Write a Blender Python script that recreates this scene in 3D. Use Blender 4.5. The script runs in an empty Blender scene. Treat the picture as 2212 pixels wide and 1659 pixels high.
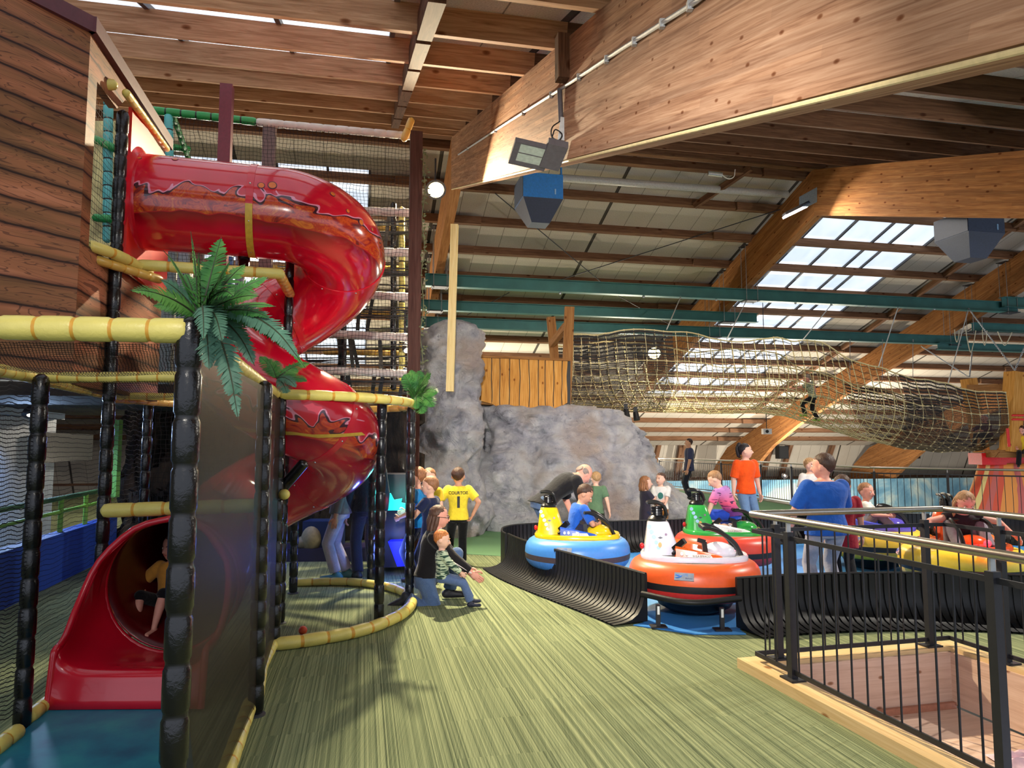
import bpy, bmesh, math, random
from math import sin, cos, tan, atan, atan2, pi, sqrt, hypot, radians
from mathutils import Vector, Matrix, noise, Quaternion

random.seed(7)
SC = bpy.context.scene
COL = SC.collection

# ------------------------------------------------------------------ camera, world, exposure
FPX = 1534.0                      # focal length in pixels of the 2212 x 1659 frame
PITCH = atan(130.5 / FPX)
CAM_Z = 1.6
cd = bpy.data.cameras.new('camera')
cd.sensor_fit = 'HORIZONTAL'
cd.sensor_width = 36.0
cd.lens = FPX / 2212.0 * 36.0
cd.clip_end = 200
cam = bpy.data.objects.new('camera', cd)
COL.objects.link(cam)
cam.location = (0, 0, CAM_Z)
cam.rotation_euler = (pi / 2 + PITCH, 0, 0)
SC.camera = cam

SC.view_settings.view_transform = 'Standard'
SC.view_settings.look = 'None'
SC.view_settings.gamma = 1.0
SC.view_settings.use_curve_mapping = False
SC.view_settings.exposure = 0.0
SC.cycles.use_denoising = True
SC.cycles.max_bounces = 5
SC.cycles.diffuse_bounces = 3
SC.cycles.glossy_bounces = 3
SC.cycles.transmission_bounces = 4
SC.cycles.transparent_max_bounces = 18
SC.cycles.sample_clamp_indirect = 4.0
SC.cycles.sample_clamp_direct = 0.0
SC.cycles.caustics_reflective = False
SC.cycles.caustics_refractive = False

wd = bpy.data.worlds.new('world')
SC.world = wd
wd.use_nodes = True
wd.node_tree.nodes['Background'].inputs[0].default_value = (0.80, 0.86, 1.0, 1)
wd.node_tree.nodes['Background'].inputs[1].default_value = 1.3

_c, _s = cos(PITCH), sin(PITCH)


def ray(px, py):
    a = (px - 1106) / FPX
    v = (829.5 - py) / FPX
    return Vector((a, _c - _s * v, _s + _c * v))


def at(px, py, Y):
    """world point seen along that line of sight, Y metres ahead"""
    r = ray(px, py)
    return r * (Y / r.y) + Vector((0, 0, CAM_Z))


def gp(px, py, z=0.0):
    """world point on the level z"""
    r = ray(px, py)
    return r * ((z - CAM_Z) / r.z) + Vector((0, 0, CAM_Z))


AX = radians(11.8)
U = Vector((cos(AX), sin(AX), 0))      # along the ridge and purlins
V = Vector((-sin(AX), cos(AX), 0))     # along the glulam frames
ZZ = Vector((0, 0, 1))


def W(p, q, z=0.0):
    return U * p + V * q + ZZ * z


def hitplane(px, py, n, d):
    r = ray(px, py)
    o = Vector((0, 0, CAM_Z))
    return o + r * ((d - o.dot(n)) / r.dot(n))


def area_light(name, loc, aim, size, power, color, spread=None, parent=None):
    l = bpy.data.lights.new(name, 'AREA')
    l.shape = 'DISK'
    l.size = size
    l.energy = power
    l.color = color
    if spread:
        l.spread = spread
    o = bpy.data.objects.new(name, l)
    COL.objects.link(o)
    o.location = loc
    d = Vector(aim) - Vector(loc)
    o.rotation_euler = d.to_track_quat('-Z', 'Y').to_euler()
    if parent:
        o.parent = parent
        o.matrix_parent_inverse = parent.matrix_world.inverted()
    return o


LAMPS_EXTRA = []
# flood lamps hung from the frames, last three added as unseen fill (their housings are built with the lamps further down)
WARM = (1.0, 0.84, 0.56)
NEUT = (1.0, 0.93, 0.82)
FLOODS = []      # (position, aim, power, colour)
FLOODS.append((at(942, 412, 10.5), (0.2, 4.5, 0.0), 520, WARM))
FLOODS.append((at(1413, 764, 17.5), (1.5, 10, 0.0), 330, WARM))
FLOODS.append((at(1716, 458, 15.0), (6.5, 9, 0.5), 330, NEUT))
FLOODS.append((at(882, 760, 9.6), (0, 8.0, 0.0), 70, WARM))
FLOODS.append((Vector((-0.9, 0.75, 3.25)), (0.2, 6.5, 0.0), 28, NEUT))  # added fill for the near floor, out of view
FLOODS.append((W(8.6, 6.2, 4.5), (4.4, 10.0, 0.0), 330, NEUT))  # added fill over the arena, beyond the right edge
FLOODS.append((Vector((-0.2, -0.7, 3.0)), (1.3, 13.5, 1.7), 75, (1.0, .97, .92)))  # added behind the camera to brighten the rock
for i, (p_, a_, e_, c_) in enumerate(FLOODS):
    area_light('flood_light', p_, a_, 0.16, e_, c_, radians(118) if i == 0 else (radians(42) if i == 6 else None))

# ------------------------------------------------------------------ materials


class NT:
    def __init__(s, name):
        m = bpy.data.materials.new(name)
        m.use_nodes = True
        s.m = m
        s.t = m.node_tree
        s.n = s.t.nodes
        s.l = s.t.links
        s.b = s.n['Principled BSDF']
        s.out = s.n['Material Output']

    def add(s, typ, **kw):
        nd = s.n.new(typ)
        for k, v in kw.items():
            setattr(nd, k, v)
        return nd

    def link(s, a, b):
        s.l.new(a, b)

    def coords(s, kind='Object', scale=(1, 1, 1), rot=(0, 0, 0), loc=(0, 0, 0)):
        tc = s.add('ShaderNodeTexCoord')
        mp = s.add('ShaderNodeMapping')
        mp.inputs['Scale'].default_value = scale
        mp.inputs['Rotation'].default_value = rot
        mp.inputs['Location'].default_value = loc
        s.link(tc.outputs[kind], mp.inputs[0])
        return mp.outputs[0]

    def noise(s, vec, scale=5, detail=3, rough=.5, dist=0):
        nd = s.add('ShaderNodeTexNoise')
        nd.inputs['Scale'].default_value = scale
        nd.inputs['Detail'].default_value = detail
        nd.inputs['Roughness'].default_value = rough
        nd.inputs['Distortion'].default_value = dist
        if vec is not None:
            s.link(vec, nd.inputs['Vector'])
        return nd.outputs['Fac']

    def ramp(s, fac, stops):
        r = s.add('ShaderNodeValToRGB')
        e = r.color_ramp.elements
        while len(e) > 1:
            e.remove(e[-1])
        e[0].position = stops[0][0]
        e[0].color = (*stops[0][1], 1)
        for p, c in stops[1:]:
            x = e.new(p)
            x.color = (*c, 1)
        s.link(fac, r.inputs[0])
        return r.outputs[0]

    def math(s, op, a, b=0.0, c=None):
        nd = s.add('ShaderNodeMath', operation=op)
        for i, v in enumerate((a, b) if c is None else (a, b, c)):
            if isinstance(v, (int, float)):
                nd.inputs[i].default_value = v
            else:
                s.link(v, nd.inputs[i])
        return nd.outputs[0]

    def mix(s, fac, a, b, mode='MIX'):
        nd = s.add('ShaderNodeMix', data_type='RGBA', blend_type=mode)
        for sock, v in ((nd.inputs[0], fac), (nd.inputs[6], a), (nd.inputs[7], b)):
            if isinstance(v, (int, float)):
                sock.default_value = v
            elif isinstance(v, tuple):
                sock.default_value = (*v, 1)
            else:
                s.link(v, sock)
        return nd.outputs[2]

    def bump(s, h, strength=.3, dist=.01):
        b = s.add('ShaderNodeBump')
        b.inputs['Strength'].default_value = strength
        b.inputs['Distance'].default_value = dist
        s.link(h, b.inputs['Height'])
        s.link(b.outputs[0], s.b.inputs['Normal'])

    def setup(s, color=None, rough=.6, metal=0., spec=.5, coat=0.):
        if color is not None:
            if isinstance(color, tuple):
                s.b.inputs['Base Color'].default_value = (*color, 1)
            else:
                s.link(color, s.b.inputs['Base Color'])
        s.b.inputs['Roughness'].default_value = rough
        s.b.inputs['Metallic'].default_value = metal
        s.b.inputs['Specular IOR Level'].default_value = spec
        s.b.inputs['Coat Weight'].default_value = coat
        return s.m


def srgb(r, g, b):
    f = lambda c: ((c / 255 + .055) / 1.055) ** 2.4 if c > 10 else c / 255 / 12.92
    return (f(r), f(g), f(b))


_cache = {}


def plain(name, rgb, rough=.6, metal=0., spec=.5, coat=0., vary=.12, scale=30., bump=0.):
    """a plain surface with a faint procedural unevenness"""
    if name in _cache:
        return _cache[name]
    n = NT(name)
    c = srgb(*rgb)
    v = n.coords('Object')
    f = n.noise(v, scale, 3)
    lo = tuple(x * (1 - vary) for x in c)
    hi = tuple(min(1, x * (1 + vary)) for x in c)
    col = n.ramp(f, [(.3, lo), (.7, hi)])
    n.setup(col, rough, metal, spec, coat)
    if bump:
        n.bump(f, bump, .01)
    _cache[name] = n.m
    return n.m


def emis(name, rgb, strength):
    if name in _cache:
        return _cache[name]
    n = NT(name)
    n.setup(srgb(*rgb), .5)
    n.b.inputs['Emission Color'].default_value = (*srgb(*rgb), 1)
    n.b.inputs['Emission Strength'].default_value = strength
    _cache[name] = n.m
    return n.m


def wood(name, lo, mid, hi, knots=True, grain=1.0, rough=.75, lam=0.0, spec=.06, knotscale=2.2):
    """timber with the grain along local X"""
    if name in _cache:
        return _cache[name]
    n = NT(name)
    v = n.coords('Object', (1.2, 20, 20) if not lam else (1.3, 30, 30))
    oi = n.add('ShaderNodeObjectInfo')
    add = n.add('ShaderNodeVectorMath', operation='ADD')
    sc = n.add('ShaderNodeVectorMath', operation='SCALE')
    n.link(oi.outputs['Random'], sc.inputs['Scale'])
    sc.inputs[0].default_value = (37, 21, 13)
    n.link(v, add.inputs[0])
    n.link(sc.outputs[0], add.inputs[1])
    f = n.noise(add.outputs[0], 1.1, 5, .6, 1.2)
    f2 = n.noise(n.coords('Object', (2.5, 90, 90)), 1.5, 3, .5, .3)
    ff = n.math('ADD', n.math('MULTIPLY', f, .72), n.math('MULTIPLY', f2, .28))
    col = n.ramp(ff, [(.30, srgb(*lo)), (.48, srgb(*mid)), (.68, srgb(*hi))])
    if lam:
        # glued lamellas: bands across local Z with different tones
        tc = n.add('ShaderNodeTexCoord')
        sep = n.add('ShaderNodeSeparateXYZ')
        n.link(tc.outputs['Object'], sep.inputs[0])
        fl = n.math('FLOOR', n.math('DIVIDE', sep.outputs[2], lam))
        fx = n.math('FLOOR', n.math('ADD', n.math('DIVIDE', sep.outputs[0], 2.7), n.math('MULTIPLY', fl, .37)))
        cb = n.add('ShaderNodeCombineXYZ')
        n.link(fl, cb.inputs[0])
        n.link(fx, cb.inputs[1])
        wn = n.add('ShaderNodeTexWhiteNoise', noise_dimensions='2D')
        n.link(cb.outputs[0], wn.inputs['Vector'])
        tone = n.ramp(wn.outputs['Value'], [(0, (.76, .76, .78)), (1, (1.12, 1.10, 1.06))])
        col = n.mix(1.0, col, tone, 'MULTIPLY')
    if knots:
        vo = n.add('ShaderNodeTexVoronoi', voronoi_dimensions='2D')
        vo.inputs['Scale'].default_value = knotscale
        vo.inputs['Randomness'].default_value = 1.0
        sk = n.add('ShaderNodeSeparateXYZ')
        n.link(n.coords('Object', (.75, 1.2, 1.5)), sk.inputs[0])
        ck = n.add('ShaderNodeCombineXYZ')
        n.link(n.math('ADD', sk.outputs[0], n.math('MULTIPLY', oi.outputs['Random'], 9.0)), ck.inputs[0])
        n.link(n.math('ADD', sk.outputs[2], sk.outputs[1]), ck.inputs[1])
        n.link(ck.outputs[0], vo.inputs['Vector'])
        sc_ = n.add('ShaderNodeSeparateColor')
        n.link(vo.outputs['Color'], sc_.inputs[0])
        dd_ = n.math('ADD', vo.outputs['Distance'], n.math('MULTIPLY', n.math('GREATER_THAN', sc_.outputs[0], .62), .5))
        k = n.ramp(dd_, [(0.0, (.34, .22, .16)), (.045, (.50, .36, .28)), (.085, (1, 1, 1))])
        col = n.mix(1.0, col, k, 'MULTIPLY')
    n.setup(col, rough, 0, spec)
    n.bump(f, .12, .004)
    _cache[name] = n.m
    return n.m


# ------------------------------------------------------------------ mesh building
def supe(a, e):
    c, s_ = cos(a), sin(a)
    return math.copysign(abs(c) ** e, c), math.copysign(abs(s_) ** e, s_)


def frame_z(d, up=None):
    d = Vector(d).normalized()
    up = Vector(up) if up is not None else (ZZ if abs(d.z) < .95 else Vector((0, 1, 0)))
    x = up.cross(d)
    if x.length < 1e-6:
        x = Vector((1, 0, 0)).cross(d)
    x.normalize()
    y = d.cross(x)
    return x, y, d


class MB:
    def __init__(s):
        s.v = []
        s.f = []
        s.mi = []

    def add(s, vs, fs, mi=0):
        o = len(s.v)
        s.v += [tuple(x) for x in vs]
        s.f += [tuple(i + o for i in f) for f in fs]
        if isinstance(mi, list):
            s.mi += mi
        else:
            s.mi += [mi] * len(fs)
        return s

    def box(s, c, size, M=None, mi=0):
        c = Vector(c)
        hx, hy, hz = [x / 2 for x in size]
        vs = []
        for x in (-hx, hx):
            for y in (-hy, hy):
                for z in (-hz, hz):
                    p = Vector((x, y, z))
                    if M is not None:
                        p = M @ p
                    vs.append(c + p)
        return s.add(vs, [(0, 1, 3, 2), (4, 6, 7, 5), (0, 4, 5, 1), (2, 3, 7, 6), (0, 2, 6, 4), (1, 5, 7, 3)], mi)

    def bar(s, a, b, w, h, up=None, mi=0):
        """square bar from a to b: width w sideways, height h along up"""
        a, b = Vector(a), Vector(b)
        x, y, d = frame_z(b - a, up)
        vs = []
        for e in (a, b):
            for sx, sy in ((-1, -1), (1, -1), (1, 1), (-1, 1)):
                vs.append(e + x * sx * w / 2 + y * sy * h / 2)
        return s.add(vs, [(3, 2, 1, 0), (4, 5, 6, 7), (0, 1, 5, 4), (1, 2, 6, 5), (2, 3, 7, 6), (3, 0, 4, 7)], mi)

    def tube(s, pts, r, seg=10, closed=False, caps=True, mi=0, mif=None):
        pts = [Vector(p) for p in pts]
        n = len(pts)
        rs = list(r) if hasattr(r, '__len__') else [r] * n
        # parallel transport
        tans = []
        for i in range(n):
            if closed:
                t = pts[(i + 1) % n] - pts[i - 1]
            else:
                t = pts[min(i + 1, n - 1)] - pts[max(i - 1, 0)]
            tans.append(t.normalized() if t.length > 1e-9 else Vector((0, 0, 1)))
        x, y, d = frame_z(tans[0])
        vs, fs, ms = [], [], []
        prev = tans[0]
        for i in range(n):
            ax = prev.cross(tans[i])
            if ax.length > 1e-7:
                q = Quaternion(ax.normalized(), prev.angle(tans[i]))
                x = q @ x
            prev = tans[i]
            x = (x - tans[i] * x.dot(tans[i])).normalized()
            y = tans[i].cross(x)
            for k in range(seg):
                a = 2 * pi * k / seg
                vs.append(pts[i] + (x * cos(a) + y * sin(a)) * rs[i])
        rng = n if closed else n - 1
        for i in range(rng):
            j = (i + 1) % n
            for k in range(seg):
                k2 = (k + 1) % seg
                fs.append((i * seg + k, i * seg + k2, j * seg + k2, j * seg + k))
                ms.append(mif(i) if mif else mi)
        if caps and not closed:
            fs.append(tuple(range(seg - 1, -1, -1)))
            fs.append(tuple((n - 1) * seg + k for k in range(seg)))
            ms += [mi, mi]
        return s.add(vs, fs, ms)

    def lathe(s, prof, c=(0, 0, 0), M=None, seg=24, sx=1., sy=1., mi=0, mif=None):
        """prof: (radius, height) pairs around local Z"""
        c = Vector(c)
        vs, fs, ms = [], [], []
        for r, z in prof:
            for k in range(seg):
                a = 2 * pi * k / seg
                p = Vector((r * cos(a) * sx, r * sin(a) * sy, z))
                if M is not None:
                    p = M @ p
                vs.append(c + p)
        for i in range(len(prof) - 1):
            for k in range(seg):
                k2 = (k + 1) % seg
                fs.append((i * seg + k, i * seg + k2, (i + 1) * seg + k2, (i + 1) * seg + k))
                ms.append(mif(i) if mif else mi)
        if prof[0][0] > 1e-5:
            fs.append(tuple(range(seg - 1, -1, -1)))
            ms.append(mi)
        if prof[-1][0] > 1e-5:
            fs.append(tuple((len(prof) - 1) * seg + k for k in range(seg)))
            ms.append(mi)
        return s.add(vs, fs, ms)

    def ball(s, c, r, seg=12, rings=8, M=None, mi=0):
        rx, ry, rz = r if hasattr(r, '__len__') else (r, r, r)
        c = Vector(c)
        vs = []
        for i in range(1, rings):
            t = pi * i / rings
            for k in range(seg):
                a = 2 * pi * k / seg
                p = Vector((rx * sin(t) * cos(a), ry * sin(t) * sin(a), rz * cos(t)))
                vs.append(c + (M @ p if M is not None else p))
        for z in (rz, -rz):
            p = Vector((0, 0, z))
            vs.append(c + (M @ p if M is not None else p))
        top, bot = len(vs) - 2, len(vs) - 1
        fs = []
        for i in range(rings - 2):
            for k in range(seg):
                k2 = (k + 1) % seg
                fs.append((i * seg + k, (i + 1) * seg + k, (i + 1) * seg + k2, i * seg + k2))
        for k in range(seg):
            k2 = (k + 1) % seg
            fs.append((top, k, k2))
            fs.append((bot, (rings - 2) * seg + k2, (rings - 2) * seg + k))
        return s.add(vs, fs, mi)

    def prism(s, poly, a, b, mi=0):
        """poly: list of 3D points; extruded by vector b from offset a"""
        poly = [Vector(p) + Vector(a) for p in poly]
        n = len(poly)
        b = Vector(b)
        vs = poly + [p + b for p in poly]
        fs = [tuple(range(n - 1, -1, -1)), tuple(range(n, 2 * n))]
        fs += [(i, (i + 1) % n, n + (i + 1) % n, n + i) for i in range(n)]
        return s.add(vs, fs, mi)

    def quad(s, a, b, c, d, mi=0):
        return s.add([a, b, c, d], [(0, 1, 2, 3)], mi)

    def grid(s, fn, nu, nv, mi=0, closeu=False, mif=None):
        vs, fs, ms = [], [], []
        cu = nu if closeu else nu + 1
        for j in range(nv + 1):
            for i in range(cu):
                vs.append(fn(i / nu, j / nv))
        for j in range(nv):
            for i in range(nu):
                i2 = (i + 1) % cu
                fs.append((j * cu + i, j * cu + i2, (j + 1) * cu + i2, (j + 1) * cu + i))
                ms.append(mif(i, j) if mif else mi)
        return s.add(vs, fs, ms)

    def build(s, name, mats, parent=None, smooth=True, angle=40, M=None, origin=None):
        """link as one object; M: local frame (the vertices are given in world space)"""
        me = bpy.data.meshes.new(name)
        if M is None and origin is not None:
            M = Matrix.Translation(Vector(origin))
        if M is not None:
            Mi = M.inverted()
            vs = [Mi @ Vector(v) for v in s.v]
        else:
            vs = s.v
        me.from_pydata([tuple(v) for v in vs], [], s.f)
        if not isinstance(mats, (list, tuple)):
            mats = [mats]
        for m in mats:
            me.materials.append(m)
        if len(mats) > 1:
            me.polygons.foreach_set('material_index', s.mi)
        me.update()
        if smooth:
            me.shade_smooth()
            me.set_sharp_from_angle(angle=radians(angle))
        o = bpy.data.objects.new(name, me)
        COL.objects.link(o)
        if M is not None:
            o.matrix_world = M
        if parent is not None:
            o.parent = parent
            o.matrix_parent_inverse = parent.matrix_basis.inverted()
        return o


def tag(o, label=None, cat=None, group=None, kind=None):
    if label:
        o['label'] = label
    if cat:
        o['category'] = cat
    if group:
        o['group'] = group
    if kind:
        o['kind'] = kind
    return o


def empty(name, loc, label=None, cat=None, group=None, kind=None, rz=0):
    o = bpy.data.objects.new(name, None)
    COL.objects.link(o)
    o.empty_display_size = .1
    o.location = loc
    o.rotation_euler = (0, 0, rz)
    o.matrix_basis = Matrix.Translation(Vector(loc)) @ Matrix.Rotation(rz, 4, 'Z')
    return tag(o, label, cat, group, kind)


def place(parent, M):
    """move a thing and all its already parented parts"""
    parent.matrix_basis = M


def copy_tree(o, parent=None):
    c = o.copy()
    COL.objects.link(c)
    if parent is not None:
        c.parent = parent
    for ch in list(o.children):
        copy_tree(ch, c)
    return c


def axis_frame(a, b, up=None):
    """matrix with X along a->b, for timber whose grain runs along local X"""
    a, b = Vector(a), Vector(b)
    x = (b - a).normalized()
    up = Vector(up) if up is not None else (ZZ if abs(x.z) < .9 else Vector((0, 1, 0)))
    y = up.cross(x).normalized()
    z = x.cross(y)
    return Matrix(((x.x, y.x, z.x, a.x), (x.y, y.y, z.y, a.y), (x.z, y.z, z.z, a.z), (0, 0, 0, 1)))


def timber(name, a, b, w, h, mat, up=None, parent=None, kind=None, label=None, cat=None, group=None):
    M = axis_frame(a, b, up)
    m = MB()
    m.bar(a, b, w, h, up if up is not None else (ZZ if abs((Vector(b) - Vector(a)).normalized().z) < .9 else Vector((0, 1, 0))))
    o = m.build(name, mat, parent, smooth=False, M=M)
    return tag(o, label, cat, group, kind)


def resample(pts, step):
    pts = [Vector(p) for p in pts]
    L = [0]
    for i in range(1, len(pts)):
        L.append(L[-1] + (pts[i] - pts[i - 1]).length)
    n = max(1, int(round(L[-1] / step)))
    out = []
    j = 0
    for k in range(n + 1):
        t = L[-1] * k / n
        while j < len(pts) - 2 and L[j + 1] < t:
            j += 1
        seg = L[j + 1] - L[j]
        out.append(pts[j].lerp(pts[j + 1], (t - L[j]) / seg if seg > 1e-9 else 0))
    return out


def smooth_path(pts, n=8):
    """Catmull-Rom through the points"""
    P = [Vector(p) for p in pts]
    P = [P[0] * 2 - P[1]] + P + [P[-1] * 2 - P[-2]]
    out = []
    for i in range(1, len(P) - 2):
        for k in range(n):
            t = k / n
            a, b, c, d = P[i - 1:i + 3]
            out.append(.5 * ((2 * b) + (c - a) * t + (2 * a - 5 * b + 4 * c - d) * t * t + (3 * b - a - 3 * c + d) * t ** 3))
    out.append(P[-2])
    return out


def text_mesh(txt, size, extrude=.002, bold=0.0):
    cu = bpy.data.curves.new('lettering', 'FONT')
    cu.body = txt
    cu.size = size
    cu.extrude = extrude
    cu.offset = bold
    cu.align_x = 'CENTER'
    cu.align_y = 'CENTER'
    cu.resolution_u = 3
    o = bpy.data.objects.new('lettering', cu)
    COL.objects.link(o)
    dg = bpy.context.evaluated_depsgraph_get()
    me = bpy.data.meshes.new_from_object(o.evaluated_get(dg))
    bpy.data.objects.remove(o)
    bpy.data.curves.remove(cu)
    return me


def sign_text(name, txt, size, M, mat, parent=None, extrude=.001, sx=1.0):
    me = text_mesh(txt, size, extrude)
    me.materials.clear()
    me.materials.append(mat)
    o = bpy.data.objects.new(name, me)
    COL.objects.link(o)
    o.matrix_world = M @ Matrix.Diagonal((sx, 1, 1, 1))
    if parent is not None:
        o.parent = parent
        o.matrix_parent_inverse = parent.matrix_basis.inverted()
    return o


def basis(x, y, z, o):
    return Matrix(((x[0], y[0], z[0], o[0]), (x[1], y[1], z[1], o[1]), (x[2], y[2], z[2], o[2]), (0, 0, 0, 1)))
# ------------------------------------------------------------------ the hall
RQ = 13.84                  # ridge line
RS = 0.33                   # roof slope
ZSOF = 6.72                 # frame underside at the ridge
DEP = 1.06                  # depth of the glulam frames at the ridge
ZTOP = ZSOF + DEP
PUR = 0.24
ZR = ZTOP + PUR             # roof boards at the ridge
P0, P1, P2, P3, P4, P5 = -6.44, 1.74, 9.92, 18.1, 26.28, 34.46
FW = 0.2


def zr_at(q, off=0.0):
    return ZR + off - RS * abs(q - RQ)


M_GLU = wood('glulam_timber', (116, 80, 60), (156, 118, 92), (184, 148, 120), lam=.045, knotscale=5.0)
M_GLU2 = wood('glulam_timber_orange', (122, 80, 46), (156, 106, 64), (182, 132, 84), lam=.045, knotscale=2.6)
M_PUR = wood('purlin_timber_lit', (128, 90, 64), (170, 128, 96), (198, 158, 124), knotscale=2.0)  # purlins of the skylit bay, their light put into the colour
M_PURD = wood('purlin_timber_shaded', (66, 46, 34), (90, 64, 48), (112, 82, 62), knotscale=2.0)  # same purlins in the dimmer bays, shade put into the colour
M_PURF = wood('brown_purlin_timber', (88, 62, 46), (116, 84, 62), (142, 108, 82), knotscale=1.6)


def mat_boards():
    n = NT('wood_wool_roof_boards')
    v = n.coords('Object')
    f = n.noise(v, 55, 4, .7)
    g = n.noise(v, 1.3, 3, .6)
    col = n.ramp(f, [(.3, srgb(172, 160, 144)), (.55, srgb(206, 196, 180)), (.75, srgb(222, 214, 200))])
    col = n.mix(n.math('MULTIPLY', g, .35), col, srgb(140, 130, 112))
    sep = n.add('ShaderNodeSeparateXYZ')
    n.link(v, sep.inputs[0])
    # board joints along the slope every 0.6 m, a darker steel strip every 2.4 m
    fr = n.math('FRACT', n.math('DIVIDE', sep.outputs[0], 0.6))
    j = n.math('LESS_THAN', n.math('ABSOLUTE', n.math('SUBTRACT', fr, .5)), .013)
    fr2 = n.math('FRACT', n.math('DIVIDE', sep.outputs[0], 4.2))
    j2 = n.math('LESS_THAN', n.math('ABSOLUTE', n.math('SUBTRACT', fr2, .35)), .010)
    frb = n.math('FRACT', n.math('DIVIDE', sep.outputs[1], 2.4))
    j3 = n.math('LESS_THAN', n.math('ABSOLUTE', n.math('SUBTRACT', frb, .5)), .003)
    jj = j
    col = n.mix(n.math('MULTIPLY', jj, .62), col, srgb(60, 50, 40))
    col = n.mix(n.math('MULTIPLY', j2, .9), col, srgb(50, 44, 38))
    n.setup(col, .95, 0, .1)
    n.bump(f, .4, .01)
    return n.m


M_BOARD = mat_boards()


def mat_carpet():
    n = NT('striped_carpet')
    v = n.coords('Object', (1, 1, 1), (0, 0, -AX))
    sep = n.add('ShaderNodeSeparateXYZ')
    n.link(v, sep.inputs[0])
    x, y = sep.outputs[0], sep.outputs[1]
    # carpet tiles half a metre square, laid in offset columns
    cx = n.math('FLOOR', n.math('DIVIDE', x, .5))
    cy = n.math('FLOOR', n.math('ADD', n.math('DIVIDE', y, .5), n.math('MULTIPLY', cx, .5)))
    cb = n.add('ShaderNodeCombineXYZ')
    n.link(cx, cb.inputs[0])
    n.link(cy, cb.inputs[1])
    wn = n.add('ShaderNodeTexWhiteNoise', noise_dimensions='2D')
    n.link(cb.outputs[0], wn.inputs['Vector'])
    rnd = wn.outputs['Value']

    def stripes(freq, ph, tiled):
        k = n.math('FLOOR', n.math('ADD', n.math('MULTIPLY', x, freq), ph))
        if not tiled:
            w2 = n.add('ShaderNodeTexWhiteNoise', noise_dimensions='1D')
            n.link(k, w2.inputs['W'])
            return w2.outputs['Value']
        c2 = n.add('ShaderNodeCombineXYZ')
        n.link(k, c2.inputs[0])
        n.link(n.math('FLOOR', n.math('MULTIPLY', rnd, 3.0)), c2.inputs[1])
        w2 = n.add('ShaderNodeTexWhiteNoise', noise_dimensions='2D')
        n.link(c2.outputs[0], w2.inputs['Vector'])
        return w2.outputs['Value']
    s1 = n.math('ADD', n.math('MULTIPLY', stripes(128, 0, False), .55), n.math('MULTIPLY', stripes(128, 0, True), .45))
    s3 = stripes(260, 3, False)
    v1 = n.noise(n.coords('Object', (230, .12, 1), (0, 0, -AX)), 1.0, 2, .7)
    fine = n.noise(n.coords('Object'), 230, 3, .7)
    big = n.noise(n.coords('Object'), .8, 2)
    f = n.math('ADD', n.math('ADD', n.math('MULTIPLY', s1, .42), n.math('MULTIPLY', s3, .16)), n.math('MULTIPLY', v1, .36))
    f = n.math('ADD', f, n.math('MULTIPLY', n.math('SUBTRACT', fine, .5), .55))
    f = n.math('ADD', f, n.math('MULTIPLY', n.math('SUBTRACT', big, .5), .12))
    col = n.ramp(f, [(.14, srgb(66, 76, 58)), (.36, srgb(104, 114, 86)), (.55, srgb(134, 143, 108)), (.78, srgb(166, 172, 130))])
    n.setup(col, 1.0, 0, .05)
    n.bump(f, .25, .004)
    return n.m


M_CARPET = mat_carpet()

# floor: an upper level with an opening for the stairwell on the right
RD = Vector((.245, -.9695, 0)).normalized()      # towards the viewer along the opening
RU = Vector((.9695, .245, 0)).normalized()
R0 = gp(1624, 1110, 1.1)
R0.z = 0
RW = 1.68
RL = 3.6
R1 = R0 + RU * RW
HOLE = [R0 + RU * .05 + RD * .05, R1 - RU * .05 + RD * .05, R1 - RU * .05 + RD * (RL - .05), R0 + RU * .05 + RD * (RL - .05)]

EDGE = [Vector((5.3, 28.0, 0)), Vector((5.55, 26.5, 0)), Vector((7.25, 20.6, 0)), Vector((7.9, 15.5, 0)), Vector((10.1, 13.9, 0)), Vector((13.5, 12.6, 0))]


def build_floor():
    bm = bmesh.new()
    outer = [Vector((-14, -3, 0)), Vector((15, -3, 0)), Vector((15, 12.0, 0))] + [Vector(p) for p in reversed(EDGE)] + [Vector((-14, 28, 0))]
    def loop(pts):
        vs = [bm.verts.new(p) for p in pts]
        return [bm.edges.new((vs[i], vs[(i + 1) % len(vs)])) for i in range(len(vs))]
    es = loop(outer) + loop(HOLE)
    bmesh.ops.triangle_fill(bm, use_beauty=True, use_dissolve=False, edges=es)
    for f in bm.faces:
        if f.normal.z < 0:
            f.normal_flip()
    r = bmesh.ops.extrude_face_region(bm, geom=bm.faces[:])
    for v in r['geom']:
        if isinstance(v, bmesh.types.BMVert):
            v.co.z -= .25
    bmesh.ops.recalc_face_normals(bm, faces=bm.faces[:])
    me = bpy.data.meshes.new('floor')
    bm.to_mesh(me)
    bm.free()
    me.materials.append(M_CARPET)
    o = bpy.data.objects.new('floor', me)
    COL.objects.link(o)
    tag(o, kind='structure')


build_floor()

# plain green carpet zone in front of the rock and on the far side of the arena
M_GREENC = plain('plain_green_carpet', (112, 150, 112), 1.0, spec=.05, vary=.12, scale=120, bump=.2)
gz = MB()
gpts = [gp(980, 1196), gp(1090, 1202), gp(1120, 1190), Vector((1.2, 11.3, 0)), Vector((6, 12.1, 0)), Vector((9.8, 12.4, 0)), Vector((9.6, 13.8, 0)), Vector((7.7, 15.4, 0)), Vector((7.05, 20.5, 0)), Vector((5.3, 26.5, 0)), Vector((-2.5, 26.5, 0)), Vector((-1.6, 10.5, 0))]
gz.prism(gpts, (0, 0, .001), (0, 0, .006))
tag(gz.build('floor_green', M_GREENC, smooth=False), kind='structure')

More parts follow.
